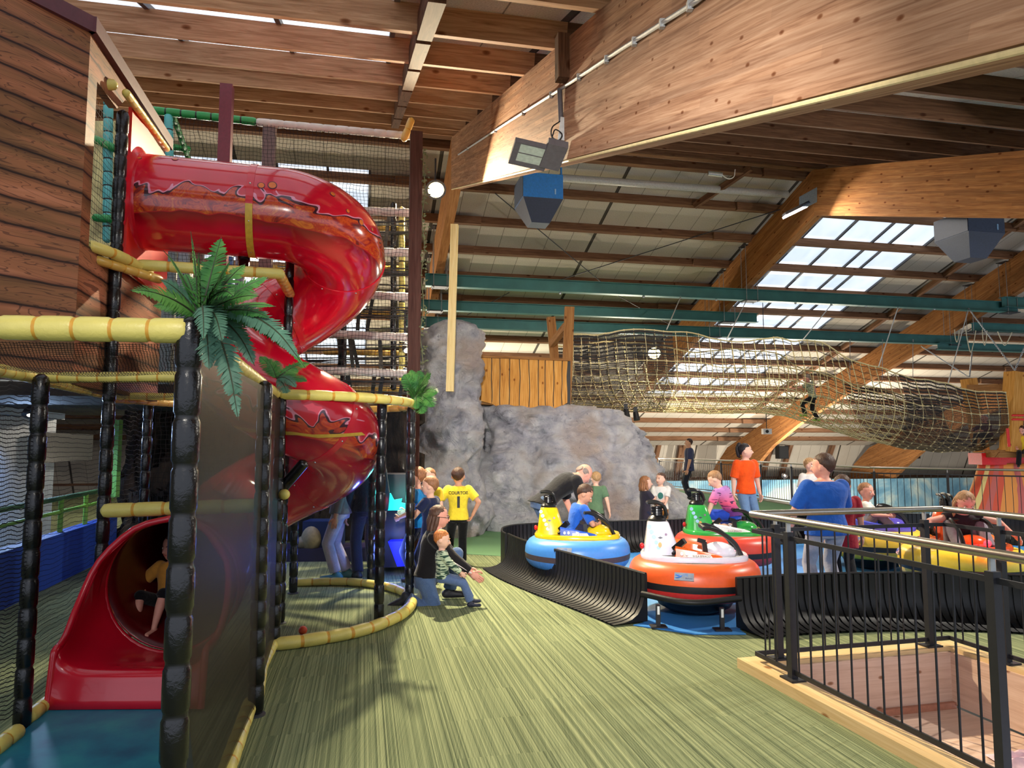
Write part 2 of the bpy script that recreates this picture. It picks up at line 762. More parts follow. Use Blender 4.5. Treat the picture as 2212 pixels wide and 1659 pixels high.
# roof boards in two slopes
def roof(name, q0, q1, p0, p1):
    a, b = W(p0, q0, zr_at(q0)), W(p0, q1, zr_at(q1))
    n = V * 1.0
    x = U
    y = (b - a).normalized()
    z = x.cross(y)
    M = basis(x, y, z, a)
    m = MB()
    c, d = W(p1, q1, zr_at(q1)), W(p1, q0, zr_at(q0))
    up = Vector((0, 0, .08))
    m.add([a, b, c, d, a + up, b + up, c + up, d + up], [(0, 1, 2, 3), (7, 6, 5, 4), (0, 4, 5, 1), (1, 5, 6, 2), (2, 6, 7, 3), (3, 7, 4, 0)])
    return tag(m.build(name, M_BOARD, smooth=False, M=M), kind='structure')


QE = 33.4
SKY = []   # p0, p1, q0, q1, mullions


# roof slabs leave real openings for the skylights
def roof_with_openings(side, p_lo, p_hi, q_lo, q_hi, openings, nm):
    ps = sorted({p_lo, p_hi, *[x for o in openings for x in o[:2]]})
    k = 0
    for i in range(len(ps) - 1):
        a, b = ps[i], ps[i + 1]
        op = [o for o in openings if o[0] <= a + 1e-6 and o[1] >= b - 1e-6]
        if not op:
            roof(nm, q_lo, q_hi, a, b)
        else:
            o = op[0]
            if o[2] > q_lo + .01:
                roof(nm, q_lo, o[2], a, b)
            if o[3] < q_hi - .01:
                roof(nm, o[3], q_hi, a, b)


FAR_OPEN = [(10.5, 15.25, 15.1, 27.1), (-4.2, 0.06, 15.3, 25.0)]
NEAR_OPEN = [(-5.2, 0.24, 2.6, 9.6)]
roof_with_openings(1, -14, 44, RQ, QE, FAR_OPEN, 'ceiling')
roof_with_openings(0, -14, 44, 1.0, RQ, NEAR_OPEN, 'ceiling')


def mat_sky():
    n = NT('milky_skylight_sheet')
    f = n.noise(n.coords('Object', (1, .25, 1)), 1.6, 4, .6)
    col = n.ramp(f, [(.3, (.56, .68, .86)), (.7, (.82, .90, 1.0))])
    n.setup((.8, .86, .92), .3)
    n.link(col, n.b.inputs['Emission Color'])
    n.b.inputs['Emission Strength'].default_value = 1.0
    return n.m


M_SKY = mat_sky()
M_MULL = plain('grey_glazing_bar', (84, 82, 84), .5)


def skylight(k, p0, p1, q0, q1, mull, rows):
    e = empty('window_%d' % k, W(p0, q0, zr_at(q0)), kind='structure')
    m = MB()
    off = .05
    m.quad(W(p0, q0, zr_at(q0) + off), W(p0, q1, zr_at(q1) + off), W(p1, q1, zr_at(q1) + off), W(p1, q0, zr_at(q0) + off))
    s = m.build('skylight_pane', M_SKY, e, smooth=False)
    b = MB()
    for p in mull:
        b.bar(W(p, q0, zr_at(q0) + .02), W(p, q1, zr_at(q1) + .02), .05, .06)
    b.build('glazing_bars', M_MULL, e, smooth=False)


skylight(1, *FAR_OPEN[0], [10.52, 11.4, 12.45, 13.55, 14.1, 15.22], 0)
skylight(2, *FAR_OPEN[1], [-4.1, -3.0, -1.9, -.85, .04], 0)
skylight(3, *NEAR_OPEN[0], [-5.1, -3.7, -2.12, -.9, .22], 0)

# ridge board
timber('ceiling_ridge_board', W(-14, RQ, ZR - .14), W(44, RQ, ZR - .14), .16, .24, M_PURF, kind='structure')

# glulam frames: each one a bent member in one piece
def glulam(k, p, mat, near=True, foot=True):
    """profile in the (q, z) plane, extruded across"""
    top, bot = [], []
    if near:
        for q in (0.9, 4, 8, 12):
            top.append((q, ZTOP - RS * (RQ - q)))
            bot.append((q, ZSOF - (RS + .005) * (RQ - q)))
    top.append((RQ, ZTOP))
    bot.append((RQ, ZSOF))
    for q in (17, 20, 24, 27, 29):
        top.append((q, ZTOP - RS * (q - RQ)))
        t = (q - RQ) / 15.
        bot.append((q, ZSOF - RS * (q - RQ) + .10 * min(1, t) - (max(0, q - 26) * .08)))
    # haunch and leg
    top += [(31.5, 1.95), (33.0, 1.45), (34.3, .6), (35.2, -.6), (35.9, -2.2), (36.2, -4.2)]
    bot += [(30.2, .70), (31.4, -.05), (32.5, -.95), (33.6, -2.0), (34.7, -3.2), (35.2, -4.2)]
    m = MB()
    n = len(top)
    vs = []
    for sgn in (-1, 1):
        for (q, z) in top:
            vs.append(W(p + sgn * FW / 2, q, z))
        for (q, z) in bot:
            vs.append(W(p + sgn * FW / 2, q, z))
    fs = []
    for i in range(n - 1):
        fs.append((i, n + i, n + i + 1, i + 1))
        o = 2 * n
        fs.append((o + i, o + i + 1, o + n + i + 1, o + n + i))
        fs.append((i, i + 1, o + i + 1, o + i))
        fs.append((n + i, o + n + i, o + n + i + 1, n + i + 1))
    fs.append((0, 2 * n, 3 * n, n))
    fs.append((n - 1, 2 * n - 1, 4 * n - 1, 3 * n - 1))
    m.add(vs, fs)
    # local frame: X along the near slope so grain and lamellas follow it
    M = axis_frame(W(p, 0, ZSOF - RS * RQ), W(p, RQ, ZSOF))
    return m, M


# near and far halves are separate timbers joined at the ridge, so grain follows each
def glulam_half(name, p, side, mat):
    top, bot = [], []
    if side == 0:
        qs = [0.9, 3, 6, 9, 12, RQ]
        for q in qs:
            top.append((q, ZTOP - RS * (RQ - q)))
            bot.append((q, ZSOF - RS * (RQ - q)))
        A, B = W(p, 0, ZSOF - RS * RQ), W(p, RQ, ZSOF)
    else:
        for q in (RQ, 17, 20, 24, 27, 29):
            top.append((q, ZTOP - RS * (q - RQ)))
            bot.append((q, ZSOF - RS * (q - RQ) + .12 * min(1, (q - RQ) / 10) - max(0, q - 26) ** 1.5 * .06))
        top += [(31.5, 1.95), (33.0, 1.45), (34.3, .5), (35.2, -.8), (35.7, -2.2), (35.9, -4.2)]
        bot += [(30.4, .62), (31.4, -.1), (32.5, -1.0), (33.5, -2.0), (34.4, -3.2), (34.9, -4.2)]
        A, B = W(p, RQ, ZSOF), W(p, 27, ZSOF - RS * (27 - RQ))
    n = len(top)
    vs = [W(p + s * FW / 2, q, z) for s in (-1, 1) for L in (top, bot) for q, z in L]
    o = 2 * n
    fs = []
    for i in range(n - 1):
        fs += [(i, n + i, n + i + 1, i + 1), (o + i, o + i + 1, o + n + i + 1, o + n + i),
               (i, i + 1, o + i + 1, o + i), (n + i, o + n + i, o + n + i + 1, n + i + 1)]
    fs += [(0, o, o + n, n), (n - 1, 2 * n - 1, 4 * n - 1, 3 * n - 1)]
    m = MB()
    m.add(vs, fs)
    return tag(m.build(name, mat, smooth=False, M=axis_frame(A, B)), kind='structure')


for i, p in enumerate((P0, P1, P2, P3, P4, P5)):
    if i != 0:
        glulam_half('ceiling_frame_rafter', p, 0, M_GLU if i == 1 else M_GLU2)
    glulam_half('ceiling_frame_leg', p, 1, M_GLU2)

# purlins: one timber per bay, resting on the frames
def purlin(q, pa, pb, h, mat):
    z = zr_at(q) - h / 2 - .005
    sgn = -1 if q > RQ else 1
    up = (ZZ + V * (RS if q > RQ else -RS)).normalized()
    return timber('ceiling_purlin', W(pa, q, z), W(pb, q, z), .11, h, mat, up=up, kind='structure')


bays = [(-14, P0), (P0, P1), (P1, P2), (P2, P3), (P3, P4), (P4, P5), (P5, 44)]
NEARQ = [12.55, 11.17, 9.8, 8.5, 7.2, 5.95, 4.7, 3.4]
for i in range(1, 9):
    q = RQ - .1 - 1.38 * i + .2
    if i == 1:
        q = 12.59
    q = NEARQ[i - 1]
    for b, (pa, pb) in enumerate(bays):
        if b == 0:
            continue
        purlin(q, pa, pb, .23, M_PUR if b == 1 else M_PURD)
purlin(13.55, P0, P1, .23, M_PUR)
purlin(13.55, P1, P2, .23, M_PURD)
for i in range(0, 16):
    q = 14.25 + 1.19 * i
    if q > 33:
        break
    for b, (pa, pb) in enumerate(bays):
        purlin(q, pa, pb, .2, M_PURF)
        if b in (1, 2, 3, 4):
            # doubled splice piece next to each frame
            timber('ceiling_purlin_splice', W(pb - 1.15, q - .1, zr_at(q) - .13), W(pb, q - .1, zr_at(q) - .13), .1, .19, M_PURF, kind='structure')
            timber('ceiling_purlin_splice', W(pa, q - .1, zr_at(q) - .13), W(pa + .95, q - .1, zr_at(q) - .13), .1, .19, M_PURF, kind='structure')
# short trimmers beside the near skylight, and along the far one
for i in range(1, 8):
    q = NEARQ[i - 1]
    if i < 8:
        up = (ZZ - V * RS).normalized()
        timber('ceiling_trimmer', W(.46, NEARQ[i] + .06, zr_at(NEARQ[i] + .06) - .20), W(.46, q - .06, zr_at(q - .06) - .20), .13, .22, M_PURD, up=up, kind='structure')
for i in range(0, 12):
    q = 14.25 + 1.19 * i
    timber('ceiling_trimmer', W(16.9, q + .06, zr_at(q + .06) - .1), W(16.9, q + 1.13, zr_at(q + 1.13) - .1), .12, .14, M_PURF, kind='structure')

# far eaves wall: boards above, leaning struts, mural wall below
m = MB()
wl = [W(-14, QE + .6, 1.75), W(44, QE + .6, 1.75), W(44, QE + 3.4, -4.2), W(-14, QE + 3.4, -4.2)]
Mw = basis(U, (wl[0] - wl[3]).normalized(), U.cross((wl[0] - wl[3]).normalized()), wl[3])
m.add(wl + [w + V * .1 for w in wl], [(0, 1, 2, 3), (7, 6, 5, 4), (0, 4, 5, 1), (1, 5, 6, 2), (2, 6, 7, 3), (3, 7, 4, 0)])
tag(m.build('wall_far', M_BOARD, smooth=False, M=Mw), kind='structure')
tag(timber('trim_1', W(-14, QE + .35, 1.72), W(44, QE + .35, 1.72), .3, .32, M_PURF), kind='structure')
tag(timber('trim_2', W(-14, QE + 1.55, -.12), W(44, QE + 1.55, -.12), .14, .22, M_PURF), kind='structure')
for p in (5.6, 13.4, 14.6, 16.0, 20.9, 22.0, 24.5):
    timber('wall_far_strut', W(p, QE + .2, 1.7), W(p - .15, QE + 2.5, -2.6), .2, .2, M_PURF, kind='structure')
timber('wall_far_tie', W(P3 - 2.4, QE + .1, 1.5), W(P3 - 2.4, QE + 1.3, -1.2), .15, .3, M_PURF, kind='structure')


# lower level behind the railing: floor and painted sea and sky mural
m = MB()
m.prism([W(-14, 12, -4.3), W(46, 12, -4.3), W(46, 40, -4.3), W(-14, 40, -4.3)], (0, 0, 0), (0, 0, .1))
tag(m.build('floor_lower', plain('lower_floor_grey', (92, 96, 98), .7), smooth=False), kind='structure')


def mat_mural():
    n = NT('painted_sky_mural')
    v = n.coords('Object', (1, 1, 1))
    f = n.noise(v, .55, 5, .6, .6)
    col = n.ramp(f, [(.35, srgb(70, 120, 150)), (.5, srgb(120, 165, 185)), (.62, srgb(190, 205, 195)), (.75, srgb(205, 210, 190))])
    n.setup(col, .8)
    return n.m


m = MB()
m.box(W(10.0 + 6, 31.2, -1.75), (46, .1, 3.3), Matrix.Rotation(AX, 3, 'Z'))
tag(m.build('wall_mural', mat_mural(), smooth=False, M=basis(U, V, ZZ, W(5, 31.2, -4.2))), kind='structure')

# end walls of the hall
for nm, p in (('wall_left', -14.1), ('wall_right', 44.1)):
    m = MB()
    m.prism([W(p, -2, -4.3), W(p, 37, -4.3), W(p, 37, 1.7), W(p, QE, 1.7), W(p, RQ, ZR), W(p, 1.0, zr_at(1.0)), W(p, -2, 2.6)], (0, 0, 0), U * .12)
    tag(m.build(nm, plain('end_wall_grey', (150, 146, 136), .8), smooth=False), kind='structure')
# ------------------------------------------------------------------ left: climbing frame, hut facade, tube slide
def mat_vinyl(name, rgb, rough=.38, dark=.8):
    n = NT(name)
    v = n.coords('Object')
    f = n.noise(v, 9, 3)
    g = n.noise(v, 46, 3, .6, .6)
    c = srgb(*rgb)
    col = n.ramp(f, [(.3, tuple(x * dark for x in c)), (.7, c)])
    n.setup(col, rough, 0, .55)
    n.bump(g, .35, .006)
    return n.m


M_YEL = mat_vinyl('yellow_vinyl_padding', (222, 206, 110), .42, .86)
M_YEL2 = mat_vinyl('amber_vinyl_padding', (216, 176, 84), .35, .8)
M_BLK = mat_vinyl('black_vinyl_padding', (11, 11, 15), .24, .6)
M_GRN = mat_vinyl('green_vinyl_padding', (36, 150, 72), .35)
M_TEAL = mat_vinyl('teal_vinyl_padding', (90, 190, 190), .35)
M_WHT = mat_vinyl('white_vinyl_padding', (214, 206, 196), .5)
M_TIE = plain('amber_cable_tie', (205, 150, 50), .5)
M_TIEK = plain('black_cable_tie', (14, 14, 16), .4)
M_RED = plain('red_plastic', (196, 16, 40), .22, spec=.6, coat=.3, vary=.05, scale=4)
M_STRAP = plain('ochre_steel_strap', (196, 160, 52), .5)


def padded(name, pts, r, mat, tie=None, seg=.19, parent=None, bulge=.10, sides=14, label=None, cat=None, group=None, capround=True):
    """a steel pipe in vinyl foam sleeves, pinched where each sleeve is tied"""
    base = resample(pts, seg)
    P, R, I = [], [], []
    n = len(base) - 1
    for i in range(n):
        a, b = base[i], base[i + 1]
        L = [(0.0, 1 - bulge), (.05, 1 - bulge * .9), (.12, .985), (.5, 1.0), (.88, .985), (.95, 1 - bulge * .9)]
        for t, k in L:
            P.append(a.lerp(b, t))
            R.append(r * k * (1 + .02 * math.sin(i * 2.3)))
            I.append(t)
    P.append(base[-1])
    R.append(r * (1 - bulge))
    if capround:
        d0 = (P[0] - P[1]).normalized()
        d1 = (P[-1] - P[-2]).normalized()
        P = [P[0] + d0 * r * .45] + P + [P[-1] + d1 * r * .45]
        R = [r * .35] + R + [r * .35]
    m = MB()
    off = 1 if capround else 0
    tiei = lambda i: 1 if ((i - off) % 6 in (0, 5) and 2 < i < len(P) - 4) else 0
    m.tube(P, R, sides, mif=tiei)
    return tag(m.build(name, [mat, tie or M_TIE], parent, angle=70, origin=pts[0]), label, cat, group)


def net_mat(name, rgb, cell, width, rough=.8, jitter=.25):
    """knotted net: square meshes over UV, open between the cords"""
    if name in _cache:
        return _cache[name]
    n = NT(name)
    tc = n.add('ShaderNodeTexCoord')
    uv = tc.outputs['UV']
    sep = n.add('ShaderNodeSeparateXYZ')
    n.link(uv, sep.inputs[0])
    nz = n.add('ShaderNodeTexNoise')
    nz.inputs['Scale'].default_value = 3.0
    n.link(uv, nz.inputs['Vector'])
    dx = n.math('MULTIPLY', n.math('SUBTRACT', nz.outputs['Fac'], .5), cell * jitter * 8)
    res = []
    for k in (0, 1):
        a = n.math('ADD', sep.outputs[k], dx)
        fr = n.math('FRACT', n.math('DIVIDE', a, cell))
        res.append(n.math('LESS_THAN', n.math('ABSOLUTE', n.math('SUBTRACT', fr, .5)), width / cell / 2))
    mask = n.math('MAXIMUM', res[0], res[1])
    n.setup(srgb(*rgb), rough)
    n.link(mask, n.b.inputs['Alpha'])
    _cache[name] = n.m
    return n.m


def net_sheet(name, fn, lu, lv, mat, nu=12, nv=8, parent=None, **kw):
    """fn(u, v) -> point; UVs in metres"""
    m = MB()
    m.grid(fn, nu, nv)
    o = m.build(name, mat, parent)
    me = o.data
    uv = me.uv_layers.new(name='UVMap')
    idx = 0
    cu = nu + 1
    for poly in me.polygons:
        for li in poly.loop_indices:
            vi = me.loops[li].vertex_index
            uv.data[li].uv = (lu * (vi % cu) / nu, lv * (vi // cu) / nv)
    return tag(o, **kw)


def bil(a, b, c, d, sag=0.0, bulge=None):
    a, b, c, d = map(Vector, (a, b, c, d))
    bg = Vector(bulge) if bulge is not None else Vector((0, 0, -sag))
    return lambda u, v: (a.lerp(b, u)).lerp(d.lerp(c, u), v) + bg * (16 * u * (1 - u) * v * (1 - v))


NET_BLK = net_mat('black_knotted_net', (14, 14, 18), .045, .0042)
NET_ROOF = net_mat('black_roof_net', (12, 12, 16), .04, .0085)
NET_BLKF = net_mat('black_fine_net', (16, 18, 30), .024, .0055)
NET_TWR = net_mat('black_tower_net', (20, 20, 22), .05, .0048)

# ---- painted plank facade of the hut
def mat_planks():
    n = NT('painted_cartoon_planks')
    tc = n.add('ShaderNodeTexCoord')
    sep = n.add('ShaderNodeSeparateXYZ')
    n.link(tc.outputs['Object'], sep.inputs[0])
    x, z = sep.outputs[0], sep.outputs[2]
    wob = n.noise(n.coords('Object', (2, 2, .5)), 2.0, 2)
    zz = n.math('ADD', z, n.math('MULTIPLY', n.math('SUBTRACT', wob, .5), .022))
    pi_ = n.math('FLOOR', n.math('DIVIDE', zz, .165))
    fr = n.math('FRACT', n.math('DIVIDE', zz, .165))
    edge = n.math('ABSOLUTE', n.math('SUBTRACT', fr, .5))
    cb = n.add('ShaderNodeCombineXYZ')
    n.link(n.math('MULTIPLY', x, .9), cb.inputs[0])
    n.link(n.math('MULTIPLY', pi_, 3.7), cb.inputs[1])
    n.link(n.math('MULTIPLY', zz, 7.5), cb.inputs[2])
    big = n.noise(cb.outputs[0], 1.35, 2, .5, .9)
    rings = n.math('FRACT', n.math('MULTIPLY', big, 15))
    line = n.math('LESS_THAN', n.math('ABSOLUTE', n.math('SUBTRACT', rings, .5)), .085)
    tone = n.noise(cb.outputs[0], .9, 3, .5, .4)
    col = n.ramp(tone, [(.3, srgb(92, 64, 38)), (.45, srgb(126, 86, 54)), (.6, srgb(158, 100, 68)), (.72, srgb(184, 120, 88))])
    col = n.mix(n.math('MULTIPLY', line, .62), col, srgb(62, 34, 26))
    shade = n.ramp(edge, [(.30, (1, 1, 1)), (.44, (.62, .58, .60)), (.475, (.12, .09, .12)), (.5, (.05, .04, .07))])
    col = n.mix(1.0, col, shade, 'MULTIPLY')
    n.setup(col, .55, 0, .3)
    return n.m


M_PLK = mat_planks()
M_PURP = plain('purple_brown_trim_paint', (84, 36, 46), .5)
HC = at(197, 50, 4.7)                              # facade corner
HC0 = Vector((HC.x, HC.y, 0))
ZH = HC.z
dF = Vector((-sin(radians(27.4)), -cos(radians(27.4)), 0))
hut = empty('hut_facade', HC0, 'tall painted plank hut wall with purple brown edge trim, left of the slide', 'facade')
zb = 2.0
m = MB()
nrm = Vector((-dF.y, dF.x, 0)) * -1
fr_a, fr_b = HC0, HC0 + dF * 1.35
m.prism([fr_a + ZZ * zb, fr_b + ZZ * zb, fr_b + ZZ * ZH, fr_a + ZZ * ZH], (0, 0, 0), -nrm * -.06)
m.build('front_panel', M_PLK, hut, smooth=False, M=basis(dF * -1, nrm, ZZ, fr_b))
m = MB()
s0 = HC0
s1 = HC0 + V * .16
s9 = HC0 + V * 2.0
m.prism([s0 + ZZ * zb, s1 + ZZ * zb, s1 + ZZ * ZH, s0 + ZZ * ZH], (0, 0, 0), U * -.06)
m.prism([s1 + ZZ * 2.0, s9 + ZZ * 2.0, s9 + ZZ * 2.98, s1 + ZZ * 2.98], (0, 0, 0), U * -.06)
m.prism([s1 + ZZ * (ZH - .34), s1 + V * .42 + ZZ * (ZH - .34), s1 + V * .75 + ZZ * (ZH - .04), s1 + V * .75 + ZZ * ZH, s1 + ZZ * ZH], (0, 0, 0), U * -.06)
m.build('side_panel', M_PLK, hut, smooth=False, M=basis(V, -U, ZZ, s0))
m = MB()
m.bar(s0 + ZZ * (ZH - .02) - V * .03 + U * .02, s9 + ZZ * (ZH - .02) + U * .02, .05, .11)
m.bar(s0 + ZZ * (ZH - .02) + U * .02, fr_b + ZZ * (ZH - .02) + nrm * .03, .05, .11)
m.build('edge_trim', M_PURP, hut, smooth=False)
# a plain round pink boss with a dark outline on the planks
bc = HC0 + dF * .72
bc.z = at(10, 545, bc.y).z
m = MB()
m.lathe([(.0, .02), (.10, .02), (.14, .0)], bc + nrm * .03 + dF * .18, Matrix((dF, ZZ, nrm)).transposed(), 24, 1, 1.1, mi=0)
m.lathe([(.125, .006), (.155, .012), (.16, .0)], bc + nrm * .03 + dF * .18, Matrix((dF, ZZ, nrm)).transposed(), 24, 1, 1.1, mi=1)
m.build('painted_boss', [plain('boss_pink', (200, 130, 130), .4), plain('boss_outline', (70, 40, 50), .5)], hut)

# ---- posts of the frame
RP = .046
POSTG = 'black padded posts of the climbing frame'


def post(px, py, z1, label, z0=0.0, r=RP, mat=None, base=None, Y=None):
    b = base if base is not None else gp(px, py)
    b = Vector((b.x, b.y, z0))
    t = Vector((b.x, b.y, z1))
    e = empty('padded_post', b, label, 'post', POSTG)
    padded('sleeve', [b + ZZ * .015, t], r, mat or M_BLK, M_TIEK, .17, e, bulge=.14)
    if z0 == 0:
        m = MB()
        m.lathe([(r * 1.25, 0), (r * 1.25, .008), (r * .9, .014)], b, seg=20)
        m.build('foot_ring', plain('grey_foot_ring', (90, 92, 96), .4, .6), e)
    return b


D = gp(411, 716, 2.0)
D.z = 0
pD = post(0, 0, 2.03, 'thick black padded post nearest the camera, carrying the large fern', base=D)
pA = post(46, 1578, 1.99, 'black padded post at the far left, its foot between two yellow floor pads')
pB = post(208, 1440, 4.15, 'tall black padded post in front of the red flange plate')
pE = post(552, 1545, 1.97, 'black padded post behind the smoked panel, foot near the yellow floor pad end')
pE2 = post(592, 1404, 1.99, 'black padded post at the inner corner of the curved floor pad')
pG = post(0, 0, 3.32, 'tall black padded post between the loops of the red slide', base=Vector((-2.08, 6.53, 0)), r=.042)
pG2 = post(633, 1282, 1.98, 'black padded post behind the slide, left end of the back floor pad')
pH = post(818, 1347, 1.99, 'black padded post on the front of the curved floor pad, near the orange ball')
pI = post(884, 1300, 1.99, 'black padded post at the right tip of the curved floor pad')
pJ = post(801, 1261, 1.98, 'black padded post on the back of the curved floor pad')
pC = post(0, 0, 3.0, 'black padded post behind the slide mouth, beside the dark cave', base=Vector((at(320, 900, 6.9).x, 6.9, 0)))

# ---- yellow pads
YG = 'yellow padded rails of the climbing frame'
ZP = 2.0
front_l = gp(-170, 704, ZP)


def rail(name, pts, label, r=.043, mat=None, seg=.19, **kw):
    return padded(name, pts, r, mat or M_YEL, None, seg, label=label, cat='padded rail', group=YG, **kw)


rail('padded_rail', [front_l, gp(405, 715, ZP)], 'wide yellow padded rail running left from the large fern', .044, seg=.125)
RING = [gp(592, 1393, .045), gp(640, 1388, .045), gp(700, 1379, .045), gp(765, 1367, .045), gp(820, 1350, .045), gp(866, 1329, .045),
        gp(890, 1305, .045), gp(884, 1286, .045), gp(852, 1271, .045), gp(808, 1262, .045), gp(740, 1256, .045), gp(636, 1258, .045)]
RINGS = smooth_path(RING, 6)


def lift(p, z):
    return Vector((p.x, p.y, z))


ring_top = [lift(p, ZP) for p in RINGS]
i_cut = 38
rail('padded_rail', [gp(436, 737, ZP), ring_top[0] + Vector((-.03, -.05, 0))], 'yellow padded rail sloping away from the large fern to the small fern', .043, seg=.13)
rail('padded_rail', ring_top[:i_cut], 'yellow padded rail curving from the small fern to the fern by the brown post', .044, seg=.2)
rail('padded_rail', ring_top[i_cut:], 'amber padded rail of the back curve, beneath the net tower', .04, M_YEL2, seg=.2)
rail('padded_floor_rail', [lift(p, .05) for p in RINGS[:i_cut]], 'yellow padded rail curving over the carpet beside the orange ball', .052, seg=.2)
rail('padded_floor_rail', [lift(p, .045) for p in RINGS[i_cut:]], 'yellow padded floor rail along the back of the slide bay', .045, seg=.2)
rail('padded_floor_rail', [gp(590, 1392, .05), gp(566, 1440, .05), gp(556, 1505, .05)], 'short yellow floor pad between two black posts', .04, seg=.12)
rail('padded_floor_rail', [gp(541, 1518, .05), gp(470, 1720, .05)], 'bright yellow floor pad running off the bottom edge of the photo', .045, seg=.16)
rail('padded_floor_rail', [gp(62, 1550, .045), gp(196, 1442, .045)], 'yellow floor pad running from the left post to the red slide lip', .042, seg=.14)
rail('padded_floor_rail', [gp(38, 1580, .045), gp(-120, 1700, .045)], 'yellow floor pad at the bottom left corner, left of the teal mat', .045, seg=.14)
rail('padded_rail', [gp(-80, 783, ZP), gp(82, 818, ZP)], 'yellow padded rail at the left edge ending on the left post', .036, seg=.13)
rail('padded_rail', [gp(88, 816, ZP), gp(432, 814, ZP)], 'thin yellow padded rail under the black roof net', .033, seg=.13)
rail('padded_rail', [gp(92, 822, ZP - .02), gp(236, 855, ZP), gp(430, 858, ZP)], 'thin yellow padded rail stepping back below the roof net', .032, seg=.13)
rail('padded_rail', [gp(240, 862, ZP), gp(420, 876, ZP)], 'amber padded rail under the net above the cave', .034, M_YEL2, seg=.13)
rail('padded_rail', [at(226, 1103, 4.97), at(548, 1092, 5.05)], 'level yellow padded rail just above the red slide mouth', .05, seg=.2)
rail('padded_rail', [gp(190, 529, 3.0), gp(262, 553, 3.0), gp(322, 590, 3.0)], 'yellow padded rail bending past the tall post at slide height', .042, M_YEL, seg=.2)
rail('padded_rail', [gp(205, 560, 2.93), gp(345, 604, 2.93)], 'lower amber padded rail beneath the red flange plate', .036, M_YEL2, seg=.14)
rail('padded_rail', [gp(300, 572, 3.02), gp(610, 592, 3.02)], 'level yellow padded rail behind the large fern, under the red tube', .045, seg=.22)
rail('padded_rail', [gp(604, 594, 3.02), gp(627, 636, 3.0)], 'short amber padded rail turning down to the tall post', .045, M_YEL2, seg=.12)
rail('padded_rail', [at(190, 182, 5.0), at(248, 183, 5.1)], 'short yellow padded rail at the top of the tall post', .042, seg=.14)
rail('padded_rail', [at(272, 200, 5.15), at(360, 322, 6.45)], 'yellow padded rail sloping beneath the purple brown trim', .032, seg=.12)

# ---- nets and screens of the left structure
net_sheet('roof_net', bil(gp(-170, 735, 1.97), gp(408, 744, 1.97), gp(410, 812, 1.98), gp(-90, 786, 1.98), .07), 3.2, 1.8, NET_ROOF, 16, 12,
          label='black knotted net stretched flat between the yellow rails at left', cat='net')
net_sheet('roof_net', bil(gp(90, 824, 1.96), gp(420, 822, 1.96), gp(420, 856, 1.96), gp(230, 853, 1.96), .06), 2.4, 1.2, NET_ROOF, 12, 8,
          label='black net sagging under the thin yellow rails', cat='net')
a_, b_ = pA, gp(-110, 1660)
net_sheet('side_net', bil(a_ + ZZ * .1, b_ + ZZ * .1, b_ + ZZ * 1.96, a_ + ZZ * 1.96), 2.2, 1.9, NET_BLKF, 6, 6,
          label='fine dark mesh screen left of the leftmost post', cat='net')
net_sheet('side_net', bil(pA + ZZ * .1, pB + ZZ * .1, pB + ZZ * 1.96, pA + ZZ * 1.96), 1.6, 1.9, net_mat('open_fine_net', (20, 26, 40), .03, .0028), 6, 6,
          label='fine mesh screen between the two left posts, before the blue wall', cat='net')
net_sheet('side_net', bil(pB + ZZ * 1.0, pC + ZZ * 1.0, pC + ZZ * 2.0, pB + ZZ * 2.0), 2.2, 1.1, NET_BLK, 6, 6,
          label='black knotted net between the tall post and the cave', cat='net')
net_sheet('side_net', bil(pB + Vector((.05, 0, .05)), pC + ZZ * .05, pC + ZZ * 1.0, pB + Vector((.05, 0, 1.0))), 2.2, 1.0, NET_BLK, 6, 6,
          label='black knotted net beside the slide mouth', cat='net')
net_sheet('side_net', bil(pC + ZZ * .9, Vector((-2.0, 7.9, .9)), Vector((-2.0, 7.9, 2.0)), pC + ZZ * 2.0), 1.8, 1.1, NET_BLK, 6, 6,
          label='black knotted net in front of the dark cave wall', cat='net')
# net in the window of the hut between planks and post
net_sheet('window_net', bil(s1 + ZZ * 2.98, s1 + V * .5 + ZZ * 2.98, s1 + V * .5 + ZZ * 4.05, s1 + ZZ * 4.05), .5, 1.1, NET_BLK, 4, 6,
          label='black net filling the gap between hut wall and tall post', cat='net')


def mat_smoke(name, rgb, alpha, rough=.25):
    n = NT(name)
    f = n.noise(n.coords('Object', (1, 1, 1)), 220, 2, .8)
    n.setup(n.ramp(f, [(.4, tuple(x * .7 for x in srgb(*rgb))), (.6, srgb(*rgb))]), rough, 0, .4)
    n.b.inputs['Alpha'].default_value = alpha
    n.b.inputs['Specular IOR Level'].default_value = .15
    return n.m


M_SMK = mat_smoke('smoked_screen', (52, 44, 38), .62, .5)
M_SMK2 = mat_smoke('clear_dark_screen', (30, 34, 44), .22, .1)


def panel(name, a, b, z0, z1, mat, label):
    m = MB()
    a, b = Vector((a.x, a.y, 0)), Vector((b.x, b.y, 0))
    d = (b - a).normalized()
    a, b = a + d * .03, b - d * .03
    m.bar(a + ZZ * (z0 + z1) / 2, b + ZZ * (z0 + z1) / 2, .006, z1 - z0, ZZ)
    return tag(m.build(name, mat, smooth=False, origin=a), label, 'screen')


panel('screen_panel', pD, pE, .02, 1.95, M_SMK, 'brownish see-through screen right of the nearest black post')
panel('screen_panel', pE, pE2, .1, 1.95, M_SMK, 'narrow dark screen between the two posts by the small fern')
m = MB()
sp = [lift(p, 0) for p in RINGS[2:i_cut]]
m.grid(lambda u, v: sp[min(len(sp) - 1, int(u * (len(sp) - 1) + .5))] + ZZ * (.1 + 1.85 * v), len(sp) - 1, 1)
tag(m.build('curved_screen', M_SMK2), 'clear curved screen around the slide bay', 'screen')

